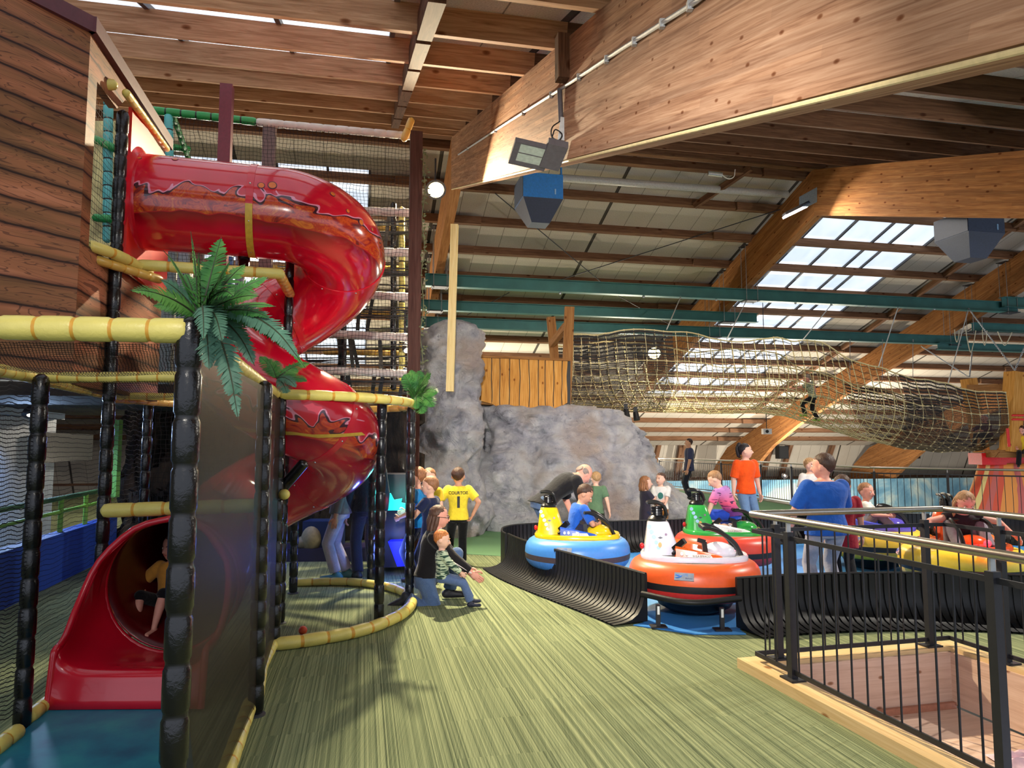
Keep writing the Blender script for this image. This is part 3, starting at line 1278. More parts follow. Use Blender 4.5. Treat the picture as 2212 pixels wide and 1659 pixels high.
# ---- teal mat
m = MB()
m.prism([gp(-40, 1668), gp(56, 1583), gp(192, 1458), gp(395, 1436), gp(440, 1900), gp(-200, 1900)], (0, 0, .002), (0, 0, .022))
n = NT('teal_play_mat')
f = n.noise(n.coords('Object'), 3, 5, .6)
sc1 = n.noise(n.coords('Object', (1, 30, 1)), 2.0, 2)
n.setup(n.ramp(f, [(.3, srgb(6, 82, 112)), (.5, srgb(10, 112, 136)), (.7, srgb(30, 136, 146))]), .5)
tag(m.build('play_mat', n.m, smooth=False), 'teal floor mat in front of the red slide lip', 'mat')

# ---- orange ball
m = MB()
bp = gp(654, 1371)
m.ball(bp + ZZ * .036, .036, 20, 14)
tag(m.build('toy_ball', plain('orange_ball', (206, 74, 30), .5), origin=bp), 'small orange ball on the carpet behind the curved yellow pad', 'ball')

# ------------------------------------------------------------------ the red tube slide
slide = empty('tube_slide', (-2.09, 6.49, 0), 'red spiral tube slide painted with orange flame waves', 'slide')
R_T = .395
HX = Vector((-2.075, 6.53, 0))
RH = .475
TZ = [(0, 3.60), (.25, 3.37), (.5, 2.92), (.75, 2.45), (1.0, 1.98), (1.25, 1.62), (1.5, 1.25), (1.75, .92)]


def tz(t):
    if t <= 0:
        return 3.60
    if t >= 1.75:
        return .92
    i = int(t / .25)
    a = TZ[max(i - 1, 0)][1]
    b = TZ[i][1]
    c = TZ[i + 1][1]
    d = TZ[min(i + 2, 7)][1]
    u = (t - i * .25) / .25
    return .5 * (2 * b + (c - a) * u + (2 * a - 5 * b + 4 * c - d) * u * u + (3 * b - a - 3 * c + d) * u ** 3)


path = []
start = HX - V * RH
plate_c = Vector((at(292, 430, 5.78).x, 5.78, 3.60))
L0 = (start - Vector((plate_c.x, plate_c.y, 0))).length
p_in = Vector((plate_c.x, plate_c.y, 3.62))
for k in range(14):
    t = k / 14
    q = p_in.lerp(Vector((start.x, start.y, 3.60)), t)
    path.append(q)
NT_ = 120
for k in range(NT_ + 1):
    t = 1.75 * k / NT_
    a = 2 * pi * t
    path.append(HX + (-V * cos(a) + U * sin(a)) * RH + ZZ * tz(t))
# straight run out towards the mouth
MOUTH = Vector((-2.33, 4.98, .64))
last = path[-1]
d_last = (path[-1] - path[-2]).normalized()
for k in range(1, 13):
    t = k / 12
    h1 = last + d_last * .5
    h2 = MOUTH + Vector((.0, .5, .06))
    path.append(last * (1 - t) ** 3 + h1 * 3 * t * (1 - t) ** 2 + h2 * 3 * t * t * (1 - t) + MOUTH * t ** 3)


def mat_slide():
    n = NT('red_slide_with_flames')
    tc = n.add('ShaderNodeTexCoord')
    sep = n.add('ShaderNodeSeparateXYZ')
    n.link(tc.outputs['UV'], sep.inputs[0])
    s, a = sep.outputs[0], sep.outputs[1]

    def wave(freq, amp, seed):
        c = n.add('ShaderNodeCombineXYZ')
        n.link(n.math('MULTIPLY', s, freq), c.inputs[0])
        c.inputs[1].default_value = seed
        return n.math('MULTIPLY', n.math('SUBTRACT', n.noise(c.outputs[0], 1.0, 2, .6), .5), amp)
    # height of the painted band on the flank facing out of the spiral (a runs 0..1 around)
    mid = n.math('ADD', n.math('ADD', n.math('MULTIPLY', wave(.55, .5, 3.0), .30), -.045), n.math('MULTIPLY', n.math('SINE', n.math('MULTIPLY', s, 1.1)), .018))
    # turbulence for flame tongues
    cb = n.add('ShaderNodeCombineXYZ')
    n.link(n.math('MULTIPLY', s, 3.4), cb.inputs[0])
    n.link(n.math('MULTIPLY', a, 9.0), cb.inputs[1])
    tb = n.math('SUBTRACT', n.noise(cb.outputs[0], 1.0, 1, .5, 1.8), .5)
    top = n.math('ADD', n.math('ADD', mid, wave(2.6, .13, 9.0)), n.math('ADD', n.math('MULTIPLY', tb, .17), .035))
    bot = n.math('ADD', n.math('ADD', mid, wave(2.2, .09, 21.0)), -.035)
    dt = n.math('SUBTRACT', top, a)        # > 0 inside (below the crest)
    db = n.math('SUBTRACT', a, bot)        # > 0 inside (above the lower edge)
    d = n.math('MINIMUM', dt, db)
    ins = n.math('GREATER_THAN', d, 0)
    sw = n.noise(cb.outputs[0], 1.7, 3, .6, 2.2)
    flame = n.ramp(sw, [(.30, srgb(84, 16, 24)), (.40, srgb(150, 28, 24)), (.50, srgb(198, 74, 24)), (.57, srgb(170, 34, 24)), (.68, srgb(214, 112, 34))])
    body = n.noise(n.coords('Object'), 2.5, 2)
    red = n.ramp(body, [(.3, srgb(184, 8, 36)), (.7, srgb(202, 14, 44))])
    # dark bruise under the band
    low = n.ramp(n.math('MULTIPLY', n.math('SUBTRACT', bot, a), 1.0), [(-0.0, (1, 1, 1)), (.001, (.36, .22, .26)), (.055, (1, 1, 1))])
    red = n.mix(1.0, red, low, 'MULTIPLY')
    col = n.mix(ins, red, flame)
    outl = n.math('LESS_THAN', n.math('ABSOLUTE', dt), .0055)
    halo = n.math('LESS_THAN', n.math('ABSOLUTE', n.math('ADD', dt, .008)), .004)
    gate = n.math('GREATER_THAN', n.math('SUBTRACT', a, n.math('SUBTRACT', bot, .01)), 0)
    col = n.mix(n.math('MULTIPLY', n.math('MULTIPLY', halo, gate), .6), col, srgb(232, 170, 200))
    col = n.mix(n.math('MULTIPLY', outl, gate), col, srgb(60, 14, 34))
    n.setup(col, .16, 0, .6, .5)
    return n.m


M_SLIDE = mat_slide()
M_INS = plain('slide_inside_shaded', (90, 8, 14), .3)  # shade inside the tube put into a darker red

# tube surface with a frame that keeps 'up' up, so the painted band keeps to the flank
NS = 36
tv, tf = [], []
slen = [0]
for i in range(1, len(path)):
    slen.append(slen[-1] + (path[i] - path[i - 1]).length)
SEAMS = [p_ for p_ in (.98, 2.05, 3.0, 4.0, 5.05, 6.1)]
pathR = []
for i, p in enumerate(path):
    rr = R_T + .066 * max(0.0, (i - (len(path) - 9)) / 8.0)
    pathR.append(rr)
for i, p in enumerate(path):
    t = (path[min(i + 1, len(path) - 1)] - path[max(i - 1, 0)]).normalized()
    side = t.cross(ZZ).normalized()      # to the right of travel = outwards of the spiral
    upv = side.cross(t)
    for k in range(NS):
        a = 2 * pi * k / NS
        tv.append(p + (side * cos(a) + upv * sin(a)) * pathR[i])
for i in range(len(path) - 1):
    for k in range(NS):
        k2 = (k + 1) % NS
        tf.append((i * NS + k, (i + 1) * NS + k, (i + 1) * NS + k2, i * NS + k2))
m = MB()
m.add(tv, tf)
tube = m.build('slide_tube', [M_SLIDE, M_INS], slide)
uvl = tube.data.uv_layers.new(name='UVMap')
for fi, poly in enumerate(tube.data.polygons):
    i, k = fi // NS, fi % NS
    for li in poly.loop_indices:
        vi = tube.data.loops[li].vertex_index
        ii, kk = vi // NS, vi % NS
        aa = kk / NS
        if k >= NS // 2 and kk == 0:
            aa = 1.0
        if aa > .5:
            aa -= 1.0
        if k == NS // 2 - 1 and kk == NS // 2:
            aa = .5
        elif kk == NS // 2:
            aa = -.5
        uvl.data[li].uv = (slen[ii], aa)
sol = tube.modifiers.new('wall', 'SOLIDIFY')
sol.thickness = .012
sol.material_offset = 1
sol.offset = -1

# joint collars and their bolts
def tube_frame(i):
    t = (path[min(i + 1, len(path) - 1)] - path[max(i - 1, 0)]).normalized()
    side = t.cross(ZZ).normalized()
    return t, side, side.cross(t)


for sm in SEAMS:
    i = min(range(len(slen)), key=lambda j: abs(slen[j] - sm))
    t, sd, up = tube_frame(i)
    M3 = Matrix((sd, up, t)).transposed()
    m = MB()
    m.lathe([(R_T - .002, -.03), (R_T + .006, -.028), (R_T + .006, .028), (R_T - .002, .03)], path[i], M3, 48)
    c = m.build('joint_collar', M_RED, slide)
    for k in range(8):
        a = 2 * pi * k / 8 + .3
        b = MB()
        b.ball(path[i] + (sd * cos(a) + up * sin(a)) * (R_T + .006), .009, 8, 6)
        b.build('collar_bolt', plain('bright_bolt', (200, 200, 205), .25, .9), c)

# painted bubbles above the flames
for s_, a_, r_ in ((.12, .12, .016), (.38, .14, .02), (1.02, .045, .024), (1.16, .05, .03), (1.42, .075, .02), (1.5, .03, .016), (1.6, .015, .024), (1.7, .02, .014)):
    i = min(range(len(slen)), key=lambda j: abs(slen[j] - s_))
    t, sd, up = tube_frame(i)
    a = a_ * 2 * pi
    nn = (sd * cos(a) + up * sin(a))
    M3 = Matrix((t, nn.cross(t), nn)).transposed()
    m = MB()
    m.lathe([(r_ * 1.25, -.004), (r_ * 1.25, .0015), (r_ * .98, .0022)], path[i] + nn * R_T, M3, 18, mi=0)
    m.lathe([(r_, 0), (r_, .003), (0, .0032)], path[i] + nn * R_T, M3, 18, mi=1)
    m.build('painted_bubble', [plain('bubble_outline', (74, 24, 50), .4), plain('bubble_orange', (214, 110, 40), .3)], slide)

# flange plate against the hut
m = MB()
pz0, pz1 = 2.98, 4.27
pa = HC0 + V * .74 + U * .03
pb = HC0 + V * 1.92 + U * .03
m.prism([pa + ZZ * pz0, pb + ZZ * (pz0 - .05), pb + ZZ * pz1, pa + ZZ * pz1], (0, 0, 0), U * .03)
m.build('flange_plate', plain('orange_red_plate', (214, 44, 34), .4, vary=.08, scale=6), slide, smooth=False, M=basis(V, U, ZZ, pa))
m = MB()
t, sd, up = tube_frame(0)
M3 = Matrix((sd, up, t)).transposed()
m.lathe([(R_T + .09, -.0), (R_T + .085, .012), (R_T + .004, .05), (R_T + .002, .07)], path[0] + t * .02, M3, 48)
m.build('flange_ring', M_RED, slide)

# exit: mouth ring and open chute that drops to the mat
MD = Vector((.02, -1, 0)).normalized()
MS = MD.cross(ZZ).normalized() * -1      # towards +x when looking out... kept level
if MS.x < 0:
    MS = -MS
mr = .455
NSEC = [(.0, 180, .455, .64), (.04, 176, .456, .635), (.09, 150, .462, .63), (.16, 116, .468, .62), (.28, 92, .475, .60), (.40, 76, .485, .585), (.50, 68, .49, .56)]


FLAT = [0, 0, .08, .25, .55, .8, .95]


def chute_pt(u, k):
    dd, th, r, cz = NSEC[k]
    a = radians(th) * (u * 2 - 1)
    x = r * sin(a)
    z = cz - r * cos(a)
    zf = .235 + .14 * abs(u * 2 - 1) ** 6 - .02 * dd
    f = FLAT[k] * (1 if abs(degs(a)) < 60 else max(0, 1 - (abs(degs(a)) - 60) / 45))
    z = z * (1 - f) + zf * f
    p = MOUTH + MD * dd + MS * x
    return Vector((p.x, p.y, z))


def degs(a):
    return a * 180 / pi


m = MB()
NU = 40
rows = []
for k in range(len(NSEC)):
    rows.append([chute_pt(i / NU, k) for i in range(NU + 1)])
# rounded nose: a small ledge, then a skirt straight down to the mat
base_row = rows[-1]
for k in range(1, 6):
    a_ = pi / 2 * k / 5
    rows.append([Vector((p.x, p.y, p.z - .05 * (1 - cos(a_)))) + MD * (.05 * sin(a_)) for p in base_row])
for k in (1, 2, 3):
    rows.append([Vector((p.x, p.y, max(.024, (p.z - .05) * (1 - k / 3) + .024 * k / 3))) + MD * (.05 + .012 * k) for p in base_row])
nu = NU + 1
vs = [p for r in rows for p in r]
fs = []
for j in range(len(rows) - 1):
    for i in range(NU):
        fs.append((j * nu + i, j * nu + i + 1, (j + 1) * nu + i + 1, (j + 1) * nu + i))
m.add(vs, fs)
ch = m.build('exit_chute', M_RED, slide, angle=80)
sol = ch.modifiers.new('wall', 'SOLIDIFY')
sol.thickness = .014
m = MB()
edge = [r[0] for r in rows]
edge2 = [r[-1] for r in rows]
m.tube(smooth_path(edge, 3), .022, 10)
m.tube(smooth_path(edge2, 3), .022, 10)
m.build('chute_rim', M_RED, ch)
m = MB()
M3 = Matrix((MS, ZZ, -MD)).transposed()
ringp = [MOUTH + MD * .02 + (MS * cos(2 * pi * k / 48) + ZZ * sin(2 * pi * k / 48)) * .452 for k in range(48)]
m.tube(ringp, .018, 10, closed=True)
m.build('mouth_rim', M_RED, slide)

# steel strap supports
def strap_on(i0, i1, a0, a1, name='support_strap', w=.028):
    m = MB()
    pts = []
    for k in range(13):
        u = k / 12
        i = int(round(i0 + (i1 - i0) * u))
        t, sd, up = tube_frame(i)
        a = a0 + (a1 - a0) * u
        nn = sd * cos(a) + up * sin(a)
        pts.append((path[i] + nn * (R_T + .006), t, nn))
    vs, fs = [], []
    for p, t, nn in pts:
        vs += [p - t * w, p + t * w, p + t * w + nn * .006, p - t * w + nn * .006]
    for k in range(12):
        o = k * 4
        for a, b in ((0, 1), (1, 2), (2, 3), (3, 0)):
            fs.append((o + a, o + b, o + 4 + b, o + 4 + a))
    m.add(vs, fs)
    m.build(name, M_STRAP, slide)


strap_on(11, 11, radians(-8), radians(-88))
strap_on(14 + 79, 14 + 66, radians(-10), radians(-62))
padded('support_post', [at(527, 520, 6.15), at(527, 588, 6.0)], .05, M_BLK, M_TIEK, .14, slide)
padded('support_arm', [at(657, 1000, 5.72), at(612, 1052, 5.75)], .045, M_BLK, M_TIEK, .2, slide, bulge=.03)
padded('arm_stub', [at(606, 1068, 5.85), at(616, 1068, 5.62)], .042, M_YEL, M_TIE, .3, slide)
# ------------------------------------------------------------------ bumper car arena
M_RUB = plain('black_rubber', (15, 15, 18), .48, spec=.4, vary=.2, scale=8)
M_DKM = plain('dark_grey_metal', (44, 44, 50), .5, .3, vary=.08)
M_STEEL = plain('brushed_stainless_tube', (170, 164, 156), .28, .9, vary=.05, scale=60)
M_GALV = plain('galvanised_steel', (176, 178, 180), .45, .6)

ZB = .43
BL = [gp(1392, 1241, ZB), gp(1310, 1218, ZB), gp(1200, 1189, ZB), gp(1132, 1169, ZB), gp(1095, 1154, ZB), gp(1086, 1146, ZB), gp(1096, 1138, ZB), gp(1150, 1132, ZB),
      gp(1300, 1128, ZB), gp(1460, 1123, ZB), gp(1600, 1117, ZB), gp(1760, 1112, ZB), gp(2000, 1111, ZB), gp(2240, 1120, ZB), gp(2420, 1150, ZB)]
BR = [gp(1592, 1251, ZB), gp(1700, 1244, ZB), gp(1850, 1240, ZB), gp(2050, 1240, ZB), gp(2230, 1247, ZB), gp(2400, 1262, ZB)]
BLs = [Vector((p.x, p.y, 0)) for p in smooth_path(BL, 8)]
BRs = [Vector((p.x, p.y, 0)) for p in smooth_path(BR, 8)]

m = MB()
arena_poly = BLs + [Vector((p.x, p.y, 0)) for p in reversed(BRs)] + [gp(1612, 1372), gp(1500, 1372), gp(1368, 1352)]
m.prism(arena_poly, (0, 0, .003), (0, 0, .008))
n = NT('blue_arena_floor')
f = n.noise(n.coords('Object'), 1.2, 4)
n.setup(n.ramp(f, [(.3, srgb(48, 124, 204)), (.7, srgb(84, 156, 220))]), .5, 0, .4)
tag(m.build('floor_arena', n.m, smooth=False), kind='structure')


def barrier(name, path, flare_sign, label):
    """ribbed rubber wall with a curved foot; flare_sign(i/n) gives the side of the foot"""
    P = resample(path, .068)
    n = len(P)
    prof = [(0, ZB), (.0, .30), (.008, .22), (.03, .15), (.075, .085), (.14, .045), (.22, .026), (.33, .018)]
    back = [(-.028, ZB), (-.028, .018)]
    m = MB()
    rows = []
    for i in range(n - 1):
        for fr, g in ((.0, 0), (.70, 0), (.72, 1), (.98, 1)):
            p = P[i].lerp(P[i + 1], fr)
            t = (P[min(i + 2, n - 1)] - P[max(i - 1, 0)]).normalized()
            sgn = flare_sign((i + fr) / n)
            nrm = Vector((t.y, -t.x, 0)) * sgn
            row = []
            for k, (o, z) in enumerate(prof):
                dd = .013 * g
                # the groove runs down face and foot
                o2 = o - (dd if k < 5 else 0)
                z2 = z - (dd if k >= 4 else 0)
                row.append(p + nrm * o2 + ZZ * max(.004, z2))
            for o, z in reversed(back):
                row.append(p + nrm * o + ZZ * z)
            row.append(p + nrm * -.028 + ZZ * ZB)
            rows.append((row, g))
    K = len(rows[0][0])
    vs = [q for r, g in rows for q in r]
    fs, ms = [], []
    for j in range(len(rows) - 1):
        for k in range(K - 1):
            fs.append((j * K + k, (j + 1) * K + k, (j + 1) * K + k + 1, j * K + k + 1))
            ms.append(0)
        fs.append((j * K + K - 1, (j + 1) * K + K - 1, (j + 1) * K, j * K))
        ms.append(0)
    fs.append(tuple(range(K)))
    fs.append(tuple((len(rows) - 1) * K + k for k in range(K - 1, -1, -1)))
    ms += [0, 0]
    m.add(vs, fs, ms)
    e = empty(name, P[0], label, 'barrier')
    m.build('ribbed_wall', M_RUB, e, angle=25)
    # top edging strip
    m = MB()
    m.tube([p + ZZ * (ZB + .004) + Vector(((P[min(i + 1, n - 1)] - P[max(i - 1, 0)]).normalized().y, -(P[min(i + 1, n - 1)] - P[max(i - 1, 0)]).normalized().x, 0)) * -.014 * flare_sign(i / n) for i, p in enumerate(P)], .014, 6)
    m.build('top_edging', M_RUB, e)
    return e


# travelling from the gate clockwise; right-hand side of travel is outside at first
def sgnL(u):
    return -1 if u < .225 else 1


# two pieces: the front-left run flares outwards, the back run flares inwards
cut = 4 * 8
barrier('arena_barrier', BLs[:cut + 1], lambda u: -1, 'black ribbed rubber barrier curving round the front left of the arena')
barrier('arena_barrier', BLs[cut:], lambda u: 1, 'black ribbed rubber barrier along the back of the bumper car arena')
barrier('arena_barrier', BRs, lambda u: 1, 'black ribbed rubber barrier right of the gate, behind the stair railing')

# low gate bar in front of the white car
gt = empty('gate_bar', gp(1490, 1356), 'low curved black bar on two feet in front of the white car', 'gate')
m = MB()
g0, g1, g2 = at(1386, 1283, 6.5), at(1492, 1302, 6.25), at(1600, 1292, 6.3)
m.tube([v for v in smooth_path([g0, g1, g2], 10)], .028, 12)
m.build('curved_bar', M_RUB, gt)
for x, y in ((1422, 1354), (1560, 1361)):
    b = gp(x, y, .011)
    m = MB()
    m.bar(b + ZZ * .01, Vector((b.x, b.y, .20)), .035, .035)
    lg = m.build('leg', M_DKM, gt, smooth=False)
    m = MB()
    m.box(b + ZZ * .006, (.14, .11, .012))
    m.build('foot_plate', M_DKM, lg, smooth=False)
    m = MB()
    m.box(Vector((b.x, b.y - .019, .155)), (.02, .004, .07))
    m.build('leg_sticker', plain('white_sticker', (225, 225, 225), .5), lg, smooth=False)

# ---- bumper cars
M_SEATB = plain('seat_black_plastic', (22, 22, 24), .3, spec=.5)


def car(loc, yaw, tube_rgb, low_rgb, hull_rgb, seat_rgb, accent_rgb, label, band=(26, 24, 28), decal=True, lamp=None, front=False):
    e = empty('bumper_car', (0, 0, 0), label, 'bumper car', 'inflatable ring bumper cars in the arena', rz=0)
    z0 = .14
    # inflated ring
    m = MB()
    NSg, NP = 56, 22
    vs, fs, ms = [], [], []
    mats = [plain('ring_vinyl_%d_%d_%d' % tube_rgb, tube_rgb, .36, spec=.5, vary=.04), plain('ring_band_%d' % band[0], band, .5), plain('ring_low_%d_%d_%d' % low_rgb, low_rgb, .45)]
    for i in range(NSg):
        a = 2 * pi * i / NSg
        for k in range(NP):
            b = 2 * pi * k / NP
            cx, sz = supe(b, .82)
            r = .455 + .165 * cx
            vs.append((r * cos(a), r * sin(a), .33 + .175 * sz))
    for i in range(NSg):
        for k in range(NP):
            i2, k2 = (i + 1) % NSg, (k + 1) % NP
            fs.append((i * NP + k, i2 * NP + k, i2 * NP + k2, i * NP + k2))
            zc = .33 + .175 * supe(2 * pi * (k + .5) / NP, .82)[1]
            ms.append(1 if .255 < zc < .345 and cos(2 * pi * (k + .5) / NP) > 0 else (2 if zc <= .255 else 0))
    m.add(vs, fs, ms)
    m.build('inflated_ring', mats, e, angle=60)
    # grey skirt on the ring
    m = MB()
    m.lathe([(.50, .49), (.44, .507), (.40, .512), (.37, .50)], seg=56)
    m.build('ring_skirt', plain('ring_skirt_grey', (132, 126, 110), .6), e)
    # lower motor pod touching the floor
    m = MB()
    m.lathe([(.0, .0), (.22, .0), (.34, .06), (.42, .20), (.42, .45), (.0, .45)], seg=40)
    m.build('underbody', M_SEATB, e)
    # hull: rounded rim with an open cockpit
    m = MB()
    hull = plain('hull_gloss_%d_%d_%d' % hull_rgb, hull_rgb, .16, coat=.6, vary=.03)
    nn = 56

    def hp(a, k, z):
        cx, sy = supe(a, .86)
        return (.505 * k * cx, .415 * k * sy, z)
    rings = [(.80, .47), (.98, .475), (1.0, .49), (1.0, .535), (.975, .553), (.93, .555), (.86, .548), (.80, .52), (.74, .47), (.70, .44), (.0, .43)]
    vs = [hp(2 * pi * i / nn, k, z) for k, z in rings for i in range(nn)]
    fs = [(j * nn + i, j * nn + (i + 1) % nn, (j + 1) * nn + (i + 1) % nn, (j + 1) * nn + i) for j in range(len(rings) - 1) for i in range(nn)]
    m.add(vs, fs)
    hl = m.build('hull', hull, e)
    # rear tower
    m = MB()
    T = [(-.475, -.19, .54), (-.12, -.19, .54), (-.12, .19, .54), (-.475, .19, .54)]
    T2 = [(-.465, -.17, .62), (-.155, -.17, .62), (-.155, .17, .62), (-.465, .17, .62)]
    T3 = [(-.45, -.145, .73), (-.195, -.145, .73), (-.195, .145, .73), (-.45, .145, .73)]
    T4 = [(-.435, -.115, .83), (-.23, -.115, .83), (-.23, .115, .83), (-.435, .115, .83)]
    T5 = [(-.42, -.10, .845), (-.245, -.10, .845), (-.245, .10, .845), (-.42, .10, .845)]
    loops = []
    for Q in (T, T2, T3, T4, T5):
        lp = []
        cx = sum(q[0] for q in Q) / 4
        hx = (max(q[0] for q in Q) - min(q[0] for q in Q)) / 2
        hy = max(q[1] for q in Q)
        for i in range(20):
            c_, s_ = supe(2 * pi * i / 20, .45)
            lp.append((cx + hx * c_, hy * s_, Q[0][2]))
        loops.append(lp)
    vs = [q for l in loops for q in l]
    fs = [(j * 20 + i, j * 20 + (i + 1) % 20, (j + 1) * 20 + (i + 1) % 20, (j + 1) * 20 + i) for j in range(4) for i in range(20)]
    fs.append(tuple(range(80, 100)))
    m.add(vs, fs)
    tw = m.build('rear_tower', hull, e)
    # black headrest handle
    m = MB()
    m.lathe([(.085, .84), (.09, .865), (.075, .885), (.055, .90), (.05, .96), (.045, .985), (.0, .99)], (-.34, 0, 0), seg=20, sx=1.0, sy=1.1)
    m.tube(smooth_path([(-.26, 0, .87), (-.255, 0, .94), (-.29, 0, 1.0), (-.36, 0, 1.03), (-.43, 0, 1.025)], 5), [.02] * 4 + [.018] * 17, 8)
    m.tube(smooth_path([(-.43, -.05, 1.02), (-.36, -.055, 1.02), (-.28, -.05, .99), (-.245, -.045, .9)], 5), .014, 8)
    m.tube(smooth_path([(-.43, .05, 1.02), (-.36, .055, 1.02), (-.28, .05, .99), (-.245, .045, .9)], 5), .014, 8)
    m.tube([(-.43, -.055, 1.02), (-.43, .055, 1.02)], .014, 8)
    for z in (.91, .935, .96):
        m.lathe([(.05, z), (.06, z + .008), (.05, z + .016)], (-.34, 0, 0), seg=16)
    m.build('headrest_handle', M_SEATB, e)
    # seat pad and side pods
    m = MB()
    m.ball((-.02, 0, .455), (.26, .23, .045), 20, 10)
    m.build('seat_pad', plain('seat_%d_%d_%d' % seat_rgb, seat_rgb, .35), e)
    for sg in (-1, 1):
        m = MB()
        prof = []
        for i in range(15):
            t = i / 14
            x = -.20 + .42 * t
            h = .085 * (1 - t) ** .8 + .012
            y = sg * (.355 - .05 * abs(t - .5))
            prof.append((x, y, .548, h))
        vs = []
        for x, y, z, h in prof:
            vs += [(x, y + sg * .018, z), (x, y + sg * .006, z + h * .8), (x, y - sg * .02, z + h), (x, y - sg * .075, z + h * .7), (x, y - sg * .09, z - .04)]
        fs = [(j * 5 + k, j * 5 + k + 1, (j + 1) * 5 + k + 1, (j + 1) * 5 + k) for j in range(14) for k in range(4)]
        m.add(vs, fs)
        ac = m.build('side_pod', plain('pod_%d_%d_%d' % accent_rgb, accent_rgb, .22, coat=.5), e)
        if sg == -1 and decal:
            m = MB()
            for ex in (-.15, -.105):
                m.lathe([(.0, .0), (.014, .0), (.014, .002), (0, .002)], (ex, -.376, .585), Matrix(((1, 0, 0), (0, .35, -.94), (0, .94, .35))), 14, 1, 1.3)
            m.build('eye_sticker', plain('eye_white', (235, 235, 235), .3), ac)
            M4 = Matrix.Translation((.03, -.3835, .565)) @ Matrix.Rotation(radians(80), 4, 'X')
            m = MB()
            m.add([M4 @ Vector(p) for p in ((-.09, -.016, 0), (.10, -.016, 0), (.075, .018, 0), (-.09, .018, 0))] + [M4 @ Vector(p) for p in ((-.09, -.016, -.003), (.10, -.016, -.003), (.075, .018, -.003), (-.09, .018, -.003))], [(0, 1, 2, 3), (7, 6, 5, 4), (0, 4, 5, 1), (1, 5, 6, 2), (2, 6, 7, 3), (3, 7, 4, 0)])
            m.build('name_plate', plain('name_plate_white', (228, 224, 218), .4), ac, smooth=False)
            sign_text('name_lettering', "SULA B'RACO", .026, M4 @ Matrix.Translation((-.004, 0, .0012)), plain('lettering_brown', (92, 44, 30), .5), ac, .0006)
    # steering console with dome and the curved lap bar
    m = MB()
    m.ball((.24, 0, .55), (.16, .16, .10), 20, 12)
    m.build('console_dome', hull, e)
    m = MB()
    m.tube(smooth_path([(.42, -.17, .55), (.36, -.17, .66), (.25, -.17, .75), (.15, -.165, .79), (.09, -.15, .79)], 6), [.022] * 20 + [.02] * 5, 8)
    m.tube(smooth_path([(.42, .17, .55), (.36, .17, .66), (.25, .17, .75), (.15, .165, .79), (.09, .15, .79)], 6), [.022] * 20 + [.02] * 5, 8)
    m.tube([(.09, -.15, .79), (.09, .15, .79)], .022, 8)
    m.build('lap_bar', M_SEATB, e)
    m = MB()
    m.bar((.10, -.10, .56), (.09, -.10, .66), .045, .05)
    m.bar((.10, -.10, .66), (.03, -.11, .68), .03, .04)
    m.build('joystick', M_SEATB, e, smooth=False)
    m = MB()
    m.bar((-.20, -.20, .60), (-.11, -.26, .69), .05, .05)
    m.bar((-.14, -.21, .63), (-.22, -.27, .565), .03, .022)
    m.build('belt_buckle', M_SEATB, e, smooth=False)
    # stickers on the tower
    m = MB()
    for i in range(5):
        m.lathe([(.0, 0), (.021, 0), (.021, .0015), (0, .0015)], (-.425 + .017 * i * 1.2, -.128 - .012 * i, .80 - .048 * i), Matrix(((1, 0, 0), (0, .2, -.98), (0, .98, .2))), 16)
    m.build('number_sticker', plain('sticker_pale_blue', (150, 190, 220), .4), tw)
    for nm, c, x, z, w, h in (('dark_label', (36, 38, 60), -.325, .70, .05, .022), ('amber_sticker', (206, 150, 60), -.33, .635, .035, .05), ('round_sticker', (130, 90, 130), -.27, .73, .024, .024)):
        m = MB()
        m.lathe([(0, 0), (.5, 0), (.5, .03), (0, .03)], (x, -.124 - (.83 - z) * .27, z), Matrix(((w, 0, 0), (0, h * .2, -.05), (0, h * .98, .02))), 4 if nm == 'dark_label' else 16)
        m.build(nm, plain(nm, c, .4), tw)
    # ring maker's plate
    a = radians(-105)
    rr = .455 + .165 * .93
    Mn = Matrix.Translation((rr * cos(a), rr * sin(a), .415)) @ Matrix.Rotation(a + pi / 2, 4, 'Z') @ Matrix.Rotation(radians(62), 4, 'X')
    m = MB()
    m.add([Mn @ Vector(p) for p in ((-.085, -.035, .004), (.085, -.035, .004), (.085, .035, .004), (-.085, .035, .004), (-.085, -.035, -.02), (.085, -.035, -.02), (.085, .035, -.02), (-.085, .035, -.02))],
          [(0, 1, 2, 3), (7, 6, 5, 4), (0, 4, 5, 1), (1, 5, 6, 2), (2, 6, 7, 3), (3, 7, 4, 0)])
    pl = m.build('ring_plate', plain('plate_grey', (150, 156, 168), .4), e, smooth=False)
    m = MB()
    for sg, (x0, y0) in ((1, (-.048, .002)), (-1, (-.048, -.004))):
        m.tube([Mn @ Vector((x0 + .03 * cos(t) * sg, y0 + .012 * sin(t) * sg + .01 * cos(t), .006)) for t in [radians(200 + 16 * i) for i in range(11)]], [.002 + .005 * sin(pi * i / 10) for i in range(11)], 6)
    m.build('swirl_emblem', plain('emblem_blue', (60, 120, 205), .4), pl)
    sign_text('plate_lettering', 'SPB', .03, Mn @ Matrix.Translation((.012, .012, .0045)), plain('emblem_blue2', (84, 140, 210), .4), pl, .0005)
    sign_text('plate_lettering', 'Bumper', .02, Mn @ Matrix.Translation((.045, -.014, .0045)), plain('lettering_navy', (60, 60, 110), .4), pl, .0005)
    # beacon on the back of the tower
    m = MB()
    m.ball((.53, 0, .60) if front else (-.49, 0, .60), (.035, .035, .035) if front else ((.045, .045, .045) if lamp else (.022, .022, .03)), 12, 8)
    bl = m.build('tail_lamp', emis('red_lamp_lit', (255, 30, 40), 7.0) if lamp else plain('red_knob', (190, 20, 30), .3), e)
